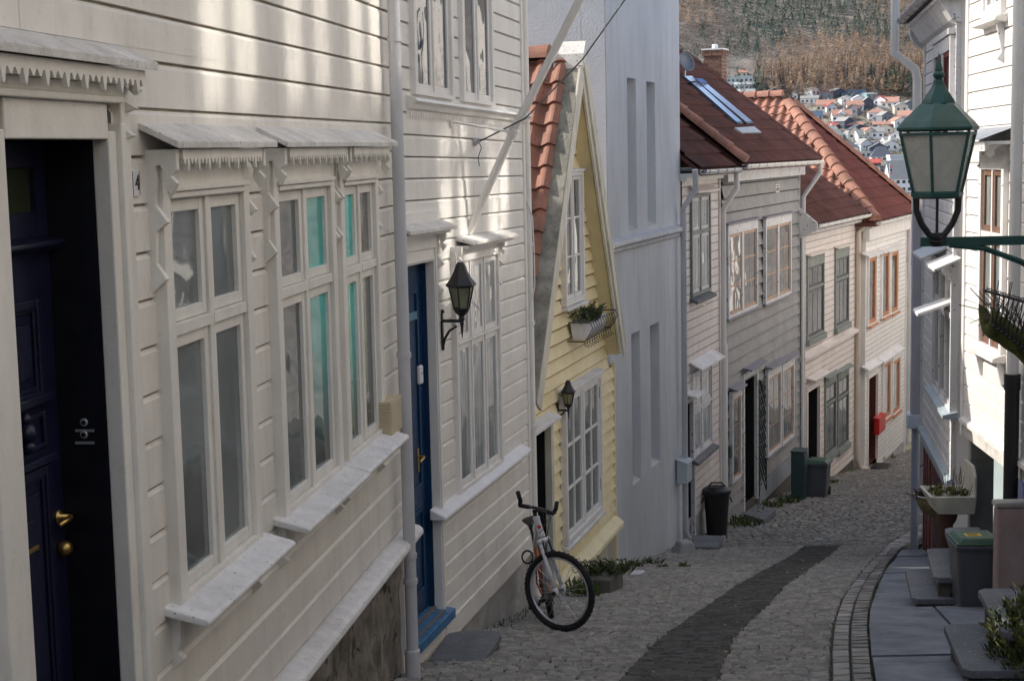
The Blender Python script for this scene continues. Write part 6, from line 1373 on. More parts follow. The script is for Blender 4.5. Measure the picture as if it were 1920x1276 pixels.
m = MB(); bm.verts.index_update(); m.add([v.co + Pg for v in bm.verts], [tuple(v.index for v in f.verts) for f in bm.faces]); bm.free(); top(m, 'plastic_bag', PLASTIC, Pg - Vector((0, 0, .09)), 'crumpled white plastic bag behind the large near slab', 'plastic bag', smooth=True)
YBu = 9.75; Pu = ray(1912, 1290); Pu = Pu * (YBu / Pu.y); Q = empty('evergreen_bush', Pu - Vector((0, 0, .25)), 'dark evergreen bush with yellow-green tips in the bottom right corner', 'bush')
m = MB(); rq = random.Random(17); mm = MB(); mt_ = MB()
for i in range(1500):
    a, b, cc_ = rq.uniform(-.34, .4), rq.uniform(-.4, .4), rq.uniform(-.25, .62)
    if a * a / .13 + b * b / .15 + (cc_ - .1) ** 2 / .28 > 1 + .35 * noise.noise(Vector((a, b, cc_)) * 6): continue
    if a < -.15 and cc_ > .45: continue
    p = Pu + Vector((a * .72 + .13, b * .75, cc_ * .92))
    T_ = mt_ if rq.random() < .22 else m
    d0 = Vector((a, b, cc_ - .1 + rq.uniform(.1, .6))).normalized()
    for k in range(9):
        e = (d0 + Vector((rq.uniform(-.9, .9), rq.uniform(-.9, .9), rq.uniform(-.5, .8)))).normalized(); sd = e.cross(Vector((rq.uniform(-1, 1), rq.uniform(-1, 1), rq.uniform(-1, 1)))).normalized(); l = rq.uniform(.03, .075); o_ = p + d0 * .02 * k
        T_.add([o_, o_ + e * l * .5 + sd * l * .16, o_ + e * l, o_ + e * l * .5 - sd * l * .16], [(0, 1, 2, 3)])
    if rq.random() < .1: mm.tube([Pu + Vector((.1 + a * .2, b * .2, -.2)), p], .006, 4, cap=False)
m.build('foliage', LEAFD, Q, fix=False); mt_.build('leaf_tips', mat('yellow_green_leaf', (.16, .16, .03), .6, .4, 40, 0, streak=False, col2=(.24, .22, .05)), Q, fix=False, kind='stuff'); mm.build('stem', TWIG, Q)
# ---- hidden continuation: the same lane's houses out of view, which light and mirror the visible side, plus an added light block
RCo = RB.pt(eB, 0, 0) + Vector((1.35, 2.6, 0)); rcd = Vector((.43, .9, 0)).normalized()
RC = Fr.__new__(Fr); RC.d = RC.dh = rcd; RC.n = Vector((-rcd.y, rcd.x, 0)); RC.O = RCo
rc = house('wooden_house', RC, 0, 24, -7, 'white house hidden behind the shaded right-hand house', 'house'); m = MB(); siding(m, RC, 0, 24, -6.5, 3.5, .16, 'bevel'); m.build('cladding', WHITE, rc, fix=False); m = MB(); m.box(RC, 0, 24, -6, -.01, -12, 3.5); m.build('side_wall', WHITE, rc)
for k in range(8):
    for zz in (-4.6, -1.6, .9): window(RC, rc, (5 + k * 2.3, 6.1 + k * 2.3, zz, zz + 1.5), WHITE, WHITE, GLD, 2, (zz + 1,), cas=.08)
RD = RA.off(.0); rd_ = house('wooden_house', RD, -20, -9, -2, 'grey house further up the lane, beside the camera', 'house'); m = MB(); siding(m, RD, -26, -4.6, -4.2, 6.6, .17, 'bevel'); m.build('cladding', mat('greyish_cream_paint', (.54, .515, .48)), rd_, fix=False); m = MB(); m.box(RD, -26, -4.6, -7, -.01, -6, 6.7); m.build('side_wall', GREYP, rd_)
SUNP = glass('sunlit_upper_pane', (.8, .8, .8), .0, rough=.08); SUNP.node_tree.nodes['Principled BSDF'].inputs['Metallic'].default_value = 1.0
for q in (-8.8, -7.4, -6.1): window(RD, rd_, (q, q + 1.0, 4.05, 5.5), WHITE, WHITE, SUNP, 2, (5.0,), cas=.06, co=.07)
for q in (-3.8, -2.4): window(RA, ra, (q, q + 1.0, 2.4, 3.9), WHITE, WHITE, SUNP, 2, (3.5,), cas=.06, co=.07)
LB = H1.off(0); lb = house('wooden_house', LB, -26, -10, -1, 'plain grey block behind the camera, added to hold back sky light', 'house'); m = MB(); m.box(LB, -26, -10.1, -7, 0, -5, 6.5); m.build('wall', GREYP, lb)  # unseen block added to cut sky light from behind the camera
# ================================================================== BICYCLE
P0b = gpx(1050, 1182); Rb_ = gpx(1040, 1152)
bike = empty('bicycle', (P0b + Rb_) / 2, 'silver and orange bicycle with its front wheel turned, leaning at the yellow house doorway', 'bicycle')
WR = .345
axF = Vector((-.56, -.83, .0)).normalized(); st = Vector((-.28, .19, .94)).normalized()
axF = (axF - st * axF.dot(st)).normalized()
fz = axF.cross(st).normalized()
Fc = P0b + Vector((0, 0, WR))
lean = Vector((-.20, 0, .98)).normalized(); bd = Vector(((P0b - Rb_).x, (P0b - Rb_).y, 0)).normalized()
lean = (lean - bd * lean.dot(bd)).normalized(); axR = bd.cross(lean).normalized()
if axR.x < 0: axR = -axR
# wheelbase is set to a real 1.03 m
Rc = Vector((P0b.x, P0b.y, 0)) - bd * 1.03 + Vector((-.10, 0, 0)); Rc.z = g(Rc.y) + WR * .985
def wheel(c, ax, nm):
    w = Vector((0, 0, 1)); u = (w - ax * w.dot(ax)).normalized(); v = ax.cross(u)
    def circ(r, off=0.0, n=48): return [c + ax * off + (u * math.cos(2 * math.pi * k / n) + v * math.sin(2 * math.pi * k / n)) * r for k in range(n + 1)]
    m = MB(); m.tube(circ(WR - .026), .026, 10, cap=False)
    n = 48
    for k in range(n * 2):     # tread knobs
        t = math.pi * k / n; e = u * math.cos(t) + v * math.sin(t)
        o = (.012 if k % 2 else -.012); p = c + e * (WR - .002) + ax * o; tt = -u * math.sin(t) + v * math.cos(t)
        m.add([p + ax * a * .007 + tt * b * .005 + e * q for a in (-1, 1) for b in (-1, 1) for q in (-.004, .001)], [(0, 1, 3, 2), (4, 6, 7, 5), (0, 4, 5, 1), (2, 3, 7, 6), (0, 2, 6, 4), (1, 5, 7, 3)])
    wh = m.build('wheel', RUBBER, bike, smooth=False)
    m = MB(); m.tube(circ(WR - .058), .009, 6, cap=False); m.tube(circ(WR - .066), .006, 6, cap=False); m.build('rim', CHROME, wh, smooth=True)
    m = MB(); m.lathe(c - ax * .045, [(.022, 0), (.022, .01), (.013, .012), (.013, .078), (.022, .08), (.022, .09)], 12, axis=ax); m.build('hub', IRON, wh)
    m = MB()
    for k in range(28):
        t = 2 * math.pi * k / 28; e = u * math.cos(t) + v * math.sin(t); t2 = t + (.35 if k % 4 < 2 else -.35); e2_ = u * math.cos(t2) + v * math.sin(t2)
        m.tube([c + ax * (.035 if k % 2 else -.035) + e2_ * .02, c + e * (WR - .062)], .0018, 3, cap=False)
    m.build('spokes', CHROME, wh); return wh
wheel(Fc, axF, 'front'); wheel(Rc, axR, 'rear')
crown = Fc + st * .445 - fz * .0; Ht = crown + st * .20
m = MB()
for e in (-1, 1):
    a = Fc + axF * .055 * e; m.tube([a, a + st * .20 , a + st * .22, a + st * .44], [.017, .019, .016, .016], 10)
    m.lathe(a - st * .01, [(.014, -.02), (.026, 0), (.026, .03), (.018, .05)], 10, axis=st)
m.tube([crown - axF * .075, crown, crown + axF * .075], [.022, .028, .022], 10); fork = m.build('fork', SILVER, bike, smooth=True)
m = MB(); m.lathe(Fc + axF * .07, [(.012, 0), (.02, .01), (.02, .022), (.006, .03)], 10, axis=axF); m.lathe(Fc - axF * .07, [(.012, 0), (.018, .01), (.006, .02)], 10, axis=-axF); m.build('axle_nut', IRON, fork) if False else m.build('quick_release', IRON, fork)
lx_ = st.cross(axF).normalized()
vdir = -(Fc.normalized()); vy = (vdir - st * vdir.dot(st)).normalized(); vx = (-st).cross(vy).normalized()
# lettering runs down the fork leg
try:
    text(fork, 'SR SUNTOUR', None, Fc - axF * .055 + st * .24 + vy * .020, 0, 0, .030, mat('blue_grey_ink', (.10, .13, .25)), 'fork_lettering', rot=Matrix((-st, vy.cross(-st).normalized(), vy)).transposed())
except Exception as ex: print('lettering', ex)
m = MB(); m.lathe(crown + st * .03, [(.026, 0), (.030, .01), (.027, .03), (.027, .15), (.031, .17), (.024, .185)], 14, axis=st); hd = m.build('head_tube', SILVER, bike, smooth=True)
m = MB(); c_ = crown + st * .12 + vy * .029; m.lathe(c_, [(.017, 0), (.015, .002)], 12, axis=vy); m.build('badge', RED, hd)
BBc = Rc + bd * .42 + lean * -.045; HtL, HbL = crown + st * .18, crown + st * .05
Sc = BBc + (lean * .92 - bd * .33).normalized() * .46; Sp = BBc + (lean * .92 - bd * .33).normalized() * .66
m = MB(); m.tube([HbL, BBc], .024, 10); m.tube([HtL, Sc], .020, 10); fr_b = m.build('frame', SILVER, bike, smooth=True)
m = MB(); m.tube([BBc, Sc + (Sc - BBc).normalized() * .03], .018, 10)
for e in (-1, 1): m.tube([BBc + axR * .02 * e, Rc + axR * .065 * e], .010, 7); m.tube([Sc, Rc + axR * .065 * e], .009, 7)
m.tube([HbL.lerp(BBc, .1) - axR * .02, HbL.lerp(BBc, .95) - axR * .02], .014, 6); m.build('rear_triangle', ORANGEF, fr_b, smooth=True)
m = MB(); m.tube([Sc, Sp], .013, 8); m.build('seat_post', IRON, bike)
m = MB(); sx = axR; bu = Vector((0, 0, 1)); V = []
for i, (t, w_, h_) in enumerate(((-.13, .070, .0), (-.10, .078, .012), (-.04, .07, .010), (.03, .038, .0), (.10, .022, -.004), (.14, .018, -.014))):
    for k in range(10):
        a = 2 * math.pi * k / 10; V.append(Sp + bd * t + sx * math.cos(a) * w_ + bu * (.03 + h_ + math.sin(a) * .022))
m.add(V, [(i * 10 + k, i * 10 + (k + 1) % 10, (i + 1) * 10 + (k + 1) % 10, (i + 1) * 10 + k) for i in range(5) for k in range(10)] + [tuple(range(9, -1, -1)), tuple(50 + k for k in range(10))]); m.build('saddle', BLACK, bike, smooth=True)
Bc = crown + st * .265 + fz * 0; fwdF = (Fc - crown); fwd_h = -st.cross(axF).normalized()
if fwd_h.x < 0: fwd_h = -fwd_h
hx = Vector((-.56, -.83, .34)).normalized()
m = MB(); m.tube([crown + st * .19, crown + st * .27], .016, 8); m.tube([crown + st * .25, Bc + fwd_h * .06], .018, 8); m.build('stem', BLACK, bike)
Hc = Bc + fwd_h * .06
m = MB(); m.tube([Hc - hx * .27 - fwd_h * .03, Hc - hx * .06, Hc + hx * .06, Hc + hx * .27 - fwd_h * .03], .013, 8); hb = m.build('handlebar', BLACK, bike, smooth=True)
for e in (-1, 1):
    m = MB(); a = Hc + hx * e * .27 - fwd_h * .03; m.tube([a - hx * e * .12 + fwd_h * .013, a], .018, 10); m.build('grip', RUBBER, hb, smooth=True)
    m = MB(); m.tube([a, a + hx * e * .015 + fwd_h * .03 + st * .03, a + fwd_h * .05 + st * .10 + hx * e * .05], [.016, .019, .018], 10); m.build('bar_end', RUBBER, hb, smooth=True)
    m = MB(); b = a - hx * e * .14; m.tube([b, b + fwd_h * .04 - st * .01, b + fwd_h * .055 + hx * e * .10 - st * .015], .007, 6); m.build('brake_lever', BLACK, hb)
m = MB(); m.tube([Hc + hx * .05, Hc + fwd_h * .07 - st * .06 + hx * .09, Hc + fwd_h * .05 - st * .17 + hx * .08, crown + st * .06 + hx * .03], .0035, 5); m.tube([Hc - hx * .06, Hc + fwd_h * .08 - st * .10, crown + st * .02 + fwd_h * .04], .0035, 5); m.tube([Hc + hx * .02, Hc + fwd_h * .07 - st * .08 - hx * .04, HbL + st * .06 + fwd_h * .03], .0035, 5); m.build('brake_cable', IRON, bike)
for e in (-1, 1):
    m = MB(); a = crown - st * .05 + axF * .05 * e + fwd_h * .02; m.tube([a - st * .06, a + st * .06 - axF * e * .006], .009, 6); m.lathe(a - st * .06, [(.012, -.02), (.014, 0), (.012, .02)], 8, axis=fwd_h); m.build('brake_arm', BLACK, bike)
m = MB(); m.lathe(BBc - axR * .05, [(.03, 0), (.03, .1)], 14, axis=axR); m.lathe(BBc + axR * .035, [(.085, 0), (.09, .002), (.09, .006), (.02, .008)], 28, axis=axR); m.lathe(BBc + axR * .05, [(.06, 0), (.065, .002), (.065, .006), (.02, .008)], 24, axis=axR)
ca = (bd * .75 - lean * .1 + lean * .55).normalized(); pA, pB2 = BBc + axR * .075 + ca * .17, BBc - axR * .075 - ca * .17
m.tube([BBc + axR * .06, pA], .011, 7); m.tube([BBc - axR * .06, pB2], .011, 7); ck = m.build('crankset', IRON, bike)
for p, e in ((pA, 1), (pB2, -1)):
    m = MB(); c = p + axR * e * .055; obox(m, c - Vector((0, 0, .012)), axR * .048, bd * .038, .024); pd = m.build('pedal', BLACK, bike, bevel=.004)
    m = MB(); obox(m, c + bd * .039 - Vector((0, 0, .007)), axR * .03, bd * .004, .014); m.build('reflector', mat('amber_reflector', (.6, .16, .01), .2), pd)
m = MB(); c0 = Sc + axR * -.02 + Vector((-.05, .05, -.1)); m.tube([c0 + Vector((math.cos(k * .55) * .05, .01 * k * .2, math.sin(k * .55) * .06)) for k in range(24)], .007, 6); m.build('cable_lock', BLACK, bike)
# ================================================================== TOWN AND WOODED MOUNTAIN
def hit(x, y):
    r = ray(x, y); lo, hi = 440, 1500; prev = None; Yq = lo
    while Yq < hi:
        t = Yq / r.y
        if r.z * t <= th(r.x * t, Yq): break
        Yq += 2.0
    t = Yq / r.y; return Vector((r.x * t, Yq, th(r.x * t, Yq)))
HW = lambda n, c: mat('town_' + n, c, .7, .05, .4, 0, streak=False)
TC = {'white': HW('white_wall', (.72, .72, .74)), 'cream': HW('cream_wall', (.66, .61, .52)), 'pale': HW('pale_grey_wall', (.52, .56, .60)), 'teal': HW('teal_wall', (.22, .36, .40)), 'dark': HW('dark_wall', (.07, .085, .12)), 'grey': HW('slate_wall', (.17, .19, .22)),
      'orange': HW('orange_roof', (.40, .225, .175)), 'greyroof': HW('grey_roof', (.30, .30, .29)), 'darkroof': HW('dark_roof', (.09, .10, .13)), 'navyroof': HW('navy_roof', (.07, .11, .17)), 'paleroof': HW('pale_roof', (.46, .49, .50)), 'redroof': HW('red_roof', (.45, .10, .08))}
TWIN = glass('town_window_glass', (.05, .06, .08), .0)
cX = lambda a: 1480 + a / 6.381
cY_ = lambda b: 140 + b / 6.381
TOWN = [
 (630, 920, 190, 238, 272, 'teal', 'navyroof', 'l', .05, 'long teal house with a dark blue roof below the hilltop mound'),
 (915, 1060, 222, 232, 302, 'teal', 'paleroof', 'l', -.3, 'pale teal annexe right of the long teal house'),
 (130, 350, 255, 285, 352, 'white', 'greyroof', 'l', .25, 'white house with low grey roof, left of the teal house'),
 (-10, 100, 222, 252, 305, 'white', 'greyroof', 'g', .4, 'white gabled house at the edge of the terracotta hip roof'),
 (320, 545, 312, 375, 446, 'cream', 'orange', 'l', .2, 'cream house with orange roof below the grey-roofed white house'),
 (690, 890, 322, 378, 442, 'white', 'orange', 'l', .12, 'white house with orange roof directly below the teal house'),
 (1095, 1300, 280, 342, 402, 'white', 'orange', 'l', .45, 'tall white house with orange roof under the dark spruces'),
 (1450, 1590, 308, 352, 420, 'white', 'redroof', 'g', .35, 'white gabled house beside the green lamp top'),
 (515, 745, 428, 495, 578, 'white', 'orange', 'l', .08, 'large white house with orange roof and a white front gable'),
 (945, 1150, 420, 465, 542, 'white', 'orange', 'h', .1, 'pale house with orange hipped roof in the middle of the slope'),
 (1290, 1490, 435, 500, 572, 'white', 'orange', 'l', .4, 'white house with orange roof touching the lamp lid'),
 (235, 400, 445, 508, 545, 'white', 'navyroof', 'l', .1, 'white house with a dark navy roof above the terracotta hip'),
 (470, 580, 588, 612, 650, 'dark', 'redroof', 'l', .1, 'low dark house with small red roof at the roof edge'),
 (640, 885, 570, 604, 645, 'dark', 'orange', 'l', .05, 'long dark terrace with orange roof, left one of two'),
 (1005, 1250, 566, 604, 645, 'dark', 'orange', 'l', .05, 'long dark terrace with orange roof, right one of two'),
 (1275, 1370, 572, 604, 640, 'dark', 'orange', 'l', .1, 'short orange-roofed terrace end beside the lamp lid'),
 (440, 585, 612, 665, 705, 'white', 'greyroof', 'l', -.2, 'white house with grey roof, upper one at the dark red roof edge'),
 (505, 650, 668, 735, 806, 'white', 'greyroof', 'l', -.3, 'white house with grey roof, lower one at the dark red roof edge'),
 (710, 845, 622, 700, 792, 'cream', 'greyroof', 'g', .25, 'cream house with steep beige-grey gable roof'),
 (815, 955, 668, 740, 808, 'white', 'greyroof', 'l', -.25, 'white house with grey roof and dormer row, right of the cream gable'),
 (980, 1130, 630, 690, 772, 'white', 'greyroof', 'l', .1, 'white house with light grey roof below the right dark terrace'),
 (1240, 1340, 655, 715, 765, 'cream', 'greyroof', 'g', .2, 'cream gabled house left of the lamp glass'),
 (1140, 1290, 745, 800, 855, 'white', 'greyroof', 'l', -.2, 'white house with grey roof and a central gable near the lamp'),
 (640, 1200, 810, 862, 912, 'white', 'darkroof', 'l', .02, 'very long low building with dark grey roof'),
 (790, 980, 912, 930, 1000, 'pale', 'paleroof', 'f', .1, 'pale flat-roofed block below the long grey-roofed building'),
 (980, 1235, 862, 985, 1042, 'white', 'darkroof', 'h', .1, 'white house with a big dark grey hipped roof and dormers'),
 (1210, 1360, 930, 1000, 1110, 'pale', 'paleroof', 'f', .05, 'pale blue-green flat-roofed block beside the lamp glass'),
 (960, 1095, 1018, 1068, 1105, 'dark', 'redroof', 'l', .1, 'small dark house with bright red roof by the far roof edge'),
 (1085, 1205, 1095, 1105, 1215, 'grey', 'darkroof', 'f', .05, 'dark slate-grey block behind the flag'),
 (1190, 1480, 1040, 1248, 1420, 'white', 'greyroof', 'l', -.12, 'nearest large white building with a grey roof, left of the lamp cradle'),
]
def extra(x0, x1, yr, ye, yb, *k): return ((x0 - 1480) * 6.381, (x1 - 1480) * 6.381, (yr - 140) * 6.381, (ye - 140) * 6.381, (yb - 140) * 6.381, *k)
TOWN += [extra(1362, 1412, 141, 149, 167, 'pale', 'paleroof', 'f', .1, 'pale apartment block behind the brick chimney, highest of three'),
         extra(1377, 1414, 153, 160, 171, 'pale', 'paleroof', 'l', .1, 'pale apartment block behind the brick chimney, middle of three'),
         extra(1363, 1416, 167, 175, 184, 'cream', 'paleroof', 'l', .1, 'pale apartment block behind the brick chimney, lowest of three'),
         extra(1381, 1401, 131, 137, 145, 'cream', 'orange', 'l', .2, 'small orange-roofed house above the apartment blocks')]
for n, (a, b, yr, ye, yb, wc, rc_, kind, yaw, lab) in enumerate(TOWN):
    xa, xb, yr, ye, yb = cX(a), cX(b), cY_(yr), cY_(ye), cY_(yb)
    P = hit((xa + xb) / 2, yb); k = P.y / FPX; W_ = (xb - xa) * k / (math.cos(yaw) + .35 * abs(math.sin(yaw))); Hh = (yb - ye) * k; Rr = max(.4, (ye - yr) * k); Dp = min(11, max(7.5, W_ * .7)) if kind != 'f' else 10
    f = Fr.__new__(Fr); f.d = f.dh = Vector((math.cos(yaw), -math.sin(yaw), 0)); f.n = Vector((-math.sin(yaw), -math.cos(yaw), 0)); f.O = Vector((P.x, P.y, 0)); z0 = P.z
    e = empty('town_house', P, lab, 'house', 'houses on the far hillside')
    m = MB(); m.box(f, -W_ / 2, W_ / 2, -Dp, 0, z0 - 4, z0 + Hh)
    if kind == 'l':
        for s in (-W_ / 2, W_ / 2 - .2): m.prism_s(f, [(0, z0 + Hh), (-Dp / 2, z0 + Hh + Rr), (-Dp, z0 + Hh)], s, s + .2)
    if kind == 'g': m.prism_o(f, [(-W_ / 2, z0 + Hh), (W_ / 2, z0 + Hh), (0, z0 + Hh + Rr)], -Dp, 0)
    m.build('wall', TC[wc], e)
    m = MB(); zt = z0 + Hh
    if kind == 'l': m.prism_s(f, [(.4, zt - .1), (-Dp / 2, zt + Rr), (-Dp - .4, zt - .1), (-Dp - .4, zt + .15), (-Dp / 2, zt + Rr + .25), (.4, zt + .15)], -W_ / 2 - .4, W_ / 2 + .4)
    elif kind == 'g': m.prism_o(f, [(-W_ / 2 - .4, zt - .1), (0, zt + Rr), (W_ / 2 + .4, zt - .1), (W_ / 2 + .4, zt + .15), (0, zt + Rr + .25), (-W_ / 2 - .4, zt + .15)], -Dp - .3, .5)
    elif kind == 'h': m.add([f.pt(-W_ / 2 - .4, .4, zt), f.pt(W_ / 2 + .4, .4, zt), f.pt(W_ / 2 + .4, -Dp - .4, zt), f.pt(-W_ / 2 - .4, -Dp - .4, zt), f.pt(-W_ * .2, -Dp / 2, zt + Rr), f.pt(W_ * .2, -Dp / 2, zt + Rr)], [(0, 1, 5, 4), (1, 2, 5), (2, 3, 4, 5), (3, 0, 4), (3, 2, 1, 0)])
    else: m.box(f, -W_ / 2 - .3, W_ / 2 + .3, -Dp - .3, .3, zt + .01, zt + max(.4, Rr * .5))
    rf = m.build('roof', TC[rc_], e)
    if kind in 'lh' and n % 2 == 0: m = MB(); m.box(f, W_ * .1, W_ * .1 + .8, -Dp / 2 - .4, -Dp / 2 + .4, zt + Rr * .6, zt + Rr + 1.0); m.build('chimney', TC['white' if n % 3 else 'redroof'], rf)
    if lab.startswith(('large white', 'white house with grey roof and a central')): m = MB(); m.prism_o(f, [(-W_ * .2, zt), (W_ * .2, zt), (W_ * .2, zt + Rr * .3), (0, zt + Rr * .95), (-W_ * .2, zt + Rr * .3)], -Dp / 2, .25); m.build('front_gable', TC['white'], e)
    fl = max(1, min(3, int(Hh / 2.6))); nw = max(2, min(7, int(W_ / 2.6)))
    if wc == 'dark': nw = 0
    for j in range(fl):
        for i in range(nw):
            s = -W_ / 2 + W_ * (i + .5) / nw; zc = z0 + Hh * (j + .55) / fl; ww, wh_ = min(.75, W_ / nw * .32), min(.7, Hh / fl * .3)
            m = MB(); m.quad(f.pt(s - ww, .06, zc - wh_), f.pt(s + ww, .06, zc - wh_), f.pt(s + ww, .06, zc + wh_), f.pt(s - ww, .06, zc + wh_)); m.build('window', TWIN, e, fix=False)
# small houses between the rows
rh = random.Random(41)
SPOT = [(1420, 176), (1436, 181), (1452, 183), (1470, 178), (1530, 182), (1548, 188), (1575, 183), (1590, 197), (1612, 199), (1628, 204), (1648, 200), (1690, 214), (1706, 206), (1597, 219), (1645, 216), (1664, 232), (1560, 214), (1575, 231), (1592, 240), (1612, 252), (1632, 262), (1660, 251), (1684, 263), (1625, 283), (1648, 291), (1672, 284), (1600, 262), (1690, 240)]
for (x_, y_) in SPOT:
    P = hit(x_, y_); yaw = rh.uniform(-.7, .7); W_, Dp, Hh, Rr = rh.uniform(6, 10), rh.uniform(5.5, 8), rh.uniform(2.6, 5), rh.uniform(1.6, 3)
    f = Fr.__new__(Fr); f.d = f.dh = Vector((math.cos(yaw), -math.sin(yaw), 0)); f.n = Vector((-math.sin(yaw), -math.cos(yaw), 0)); f.O = Vector((P.x, P.y, 0)); z0 = P.z
    e = empty('town_house', P, 'small house squeezed between the larger houses of the far hillside', 'house', 'small houses filling the far hillside')
    m = MB(); m.box(f, -W_ / 2, W_ / 2, -Dp, 0, z0 - 3, z0 + Hh); m.prism_o(f, [(-W_ / 2, z0 + Hh), (W_ / 2, z0 + Hh), (0, z0 + Hh + Rr)], -Dp, 0); m.build('wall', TC[rh.choice(['white', 'white', 'cream', 'pale', 'grey', 'dark'])], e); zt = z0 + Hh
    m = MB(); m.prism_o(f, [(-W_ / 2 - .4, zt - .1), (0, zt + Rr), (W_ / 2 + .4, zt - .1), (W_ / 2 + .4, zt + .15), (0, zt + Rr + .25), (-W_ / 2 - .4, zt + .15)], -Dp - .3, .5); m.build('roof', TC[rh.choice(['greyroof', 'greyroof', 'darkroof', 'orange', 'redroof', 'paleroof'])], e)
    for s in (-W_ * .22, W_ * .22): m = MB(); m.quad(f.pt(s - .6, .06, z0 + Hh * .4), f.pt(s + .6, .06, z0 + Hh * .4), f.pt(s + .6, .06, z0 + Hh * .8), f.pt(s - .6, .06, z0 + Hh * .8)); m.build('window', TWIN, e, fix=False)
# flag on the slope below
P = hit(1667, 338); P = ray(1668, 334) * (640 / ray(1668, 334).y); e = empty('flagpole', P - Vector((0, 0, 10)), 'distant flagpole with a hanging Norwegian flag among the far houses', 'flagpole')
kf = 640 / FPX; m = MB(); m.tube([P - Vector((0, 0, 10)), P + Vector((0, 0, 27 * kf))], .09, 6); m.build('pole', TC['white'], e)
def flagq(m, x0, x1, y0, y1, dy): m.add([P + Vector((x0, dy, y0)), P + Vector((x1, dy, y0)), P + Vector((x1, dy, y1)), P + Vector((x0, dy, y1))], [(0, 1, 2, 3)])
fx, fz0, fz1 = .1, 6 * kf, 24 * kf; fw = 4.2 * kf
m = MB(); flagq(m, fx, fx + fw, fz0, fz1, 0); fg = m.build('flag', mat('flag_red', (.62, .03, .04), .7, .05, 1, 0), e, fix=False)
zc = (fz0 + fz1) / 2; m = MB(); flagq(m, fx, fx + fw, zc - .75, zc + .75, -.03); flagq(m, fx + fw * .28, fx + fw * .72, fz0, fz1, -.03); m.build('white_cross', TC['white'], fg, fix=False)
m = MB(); flagq(m, fx, fx + fw, zc - .38, zc + .38, -.06); flagq(m, fx + fw * .4, fx + fw * .6, fz0, fz1, -.06); m.build('blue_cross', mat('flag_blue', (.02, .05, .25), .7, .05, 1, 0), fg, fix=False)
# trees
LARCH = mat('larch_twigs', (.46, .345, .255), .9, .3, .25, 0, streak=False); SPRUCE = mat('spruce_needles', (.11, .16, .13), .9, .35, .25, 0, streak=False); BARE = mat('bare_twigs', (.30, .265, .25), .9, .3, .2, 0, streak=False); BARK = mat('bark', (.11, .09, .08), .9, .3, 2, 0)  # distance haze mixed into the crown colours, lighter and greyer than the trees
def crown(m, c, h, r, kind, rr, n, ts):
    for i in range(n):
        q = rr.random() ** .8
        if kind == 'c': z = h * (.12 + .88 * q); w = r * (1 - q) ** .85 * (1 + .18 * math.sin(q * 34))
        else: z = h * (.25 + .75 * q); w = r * math.sqrt(max(.05, 1 - (2 * q - .9) ** 2))
        a = rr.uniform(0, 6.283); d = math.sqrt(rr.uniform(.15, 1)); p = Vector((c[0] + math.cos(a) * w * d, c[1] + math.sin(a) * w * d, c[2] + z))
        e = Vector((math.cos(a), math.sin(a), rr.uniform(-.5, .6))).normalized() * ts * rr.uniform(.6, 1.3); s = Vector((-math.sin(a), math.cos(a), rr.uniform(-.6, .6))) * ts * rr.uniform(.25, .55)
        m.add([p - e * .5 - s, p - e * .5 + s, p + e], [(0, 1, 2)])
def cone(m, c, h, r, rr, tiers=4, n=7):
    for t in range(tiers):
        z0 = h * (.10 + .82 * t / tiers); z1 = z0 + h * (1.0 / tiers) * 1.75; rad_ = r * (1 - t / tiers * .85) * rr.uniform(.8, 1.15)
        ring_ = []; a0 = rr.uniform(0, 6.28)
        for k in range(n):
            q = rad_ * rr.uniform(.55, 1.25); a = a0 + 6.283 * k / n; ring_.append((c[0] + math.cos(a) * q, c[1] + math.sin(a) * q, c[2] + z0 + rr.uniform(-.06, .06) * h))
        m.add(ring_ + [(c[0] + rr.uniform(-.15, .15), c[1], c[2] + min(z1, h))], [(k, (k + 1) % n, n) for k in range(n)])
rt = random.Random(23)
protos = {}
for mt_ in (LARCH, SPRUCE, BARE):
    nt_ = mt_.node_tree; b_ = nt_.nodes['Principled BSDF']; t_ = nt_.nodes.new('ShaderNodeBsdfTranslucent'); x_ = nt_.nodes.new('ShaderNodeMixShader'); x_.inputs[0].default_value = .5
    nt_.links.new(b_.inputs['Base Color'].links[0].from_socket, t_.inputs[0]); nt_.links.new(b_.outputs[0], x_.inputs[1]); nt_.links.new(t_.outputs[0], x_.inputs[2]); nt_.links.new(x_.outputs[0], nt_.nodes['Material Output'].inputs[0])
for kind, mt_, h, r, n in (('larch', LARCH, 12, 2.7, 85), ('spruce', SPRUCE, 12, 2.6, 150), ('bare', BARE, 10, 3.2, 85)):
    L_ = []
    for v in range(3):
        m = MB(); crown(m, (0, 0, 0), h, r, 'b' if kind == 'bare' else 'c', rt, n, .8); (cone(m, (0, 0, 0), h, r * .5, rt, 6, 7) if kind == 'spruce' else None); me = m.build('crown', mt_, None, fix=False)
        m = MB(); m.tube([(0, 0, -1), (0, 0, h * .5), (0, 0, h * .92)], [.28, .18, .05], 6)
        if kind == 'bare':
            for i in range(6): a = rt.uniform(0, 6.28); m.tube([(0, 0, h * .3 + i * .4), (math.cos(a) * 2, math.sin(a) * 2, h * .55 + i * .5)], [.12, .04], 4)
        tk = m.build('trunk', BARK, None); L_.append((me.data, tk.data)); bpy.data.objects.remove(me); bpy.data.objects.remove(tk)
    protos[kind] = L_
LABT = {'larch': 'tan leafless larch standing along the lower edge of the mountain forest', 'spruce': 'dark green spruce in the clump above the orange-roofed houses', 'bare': 'bare grey-brown tree at the foot of the forest above the houses'}
GRT = {'larch': 'larches at the forest edge', 'spruce': 'spruces above the houses', 'bare': 'bare trees above the houses'}
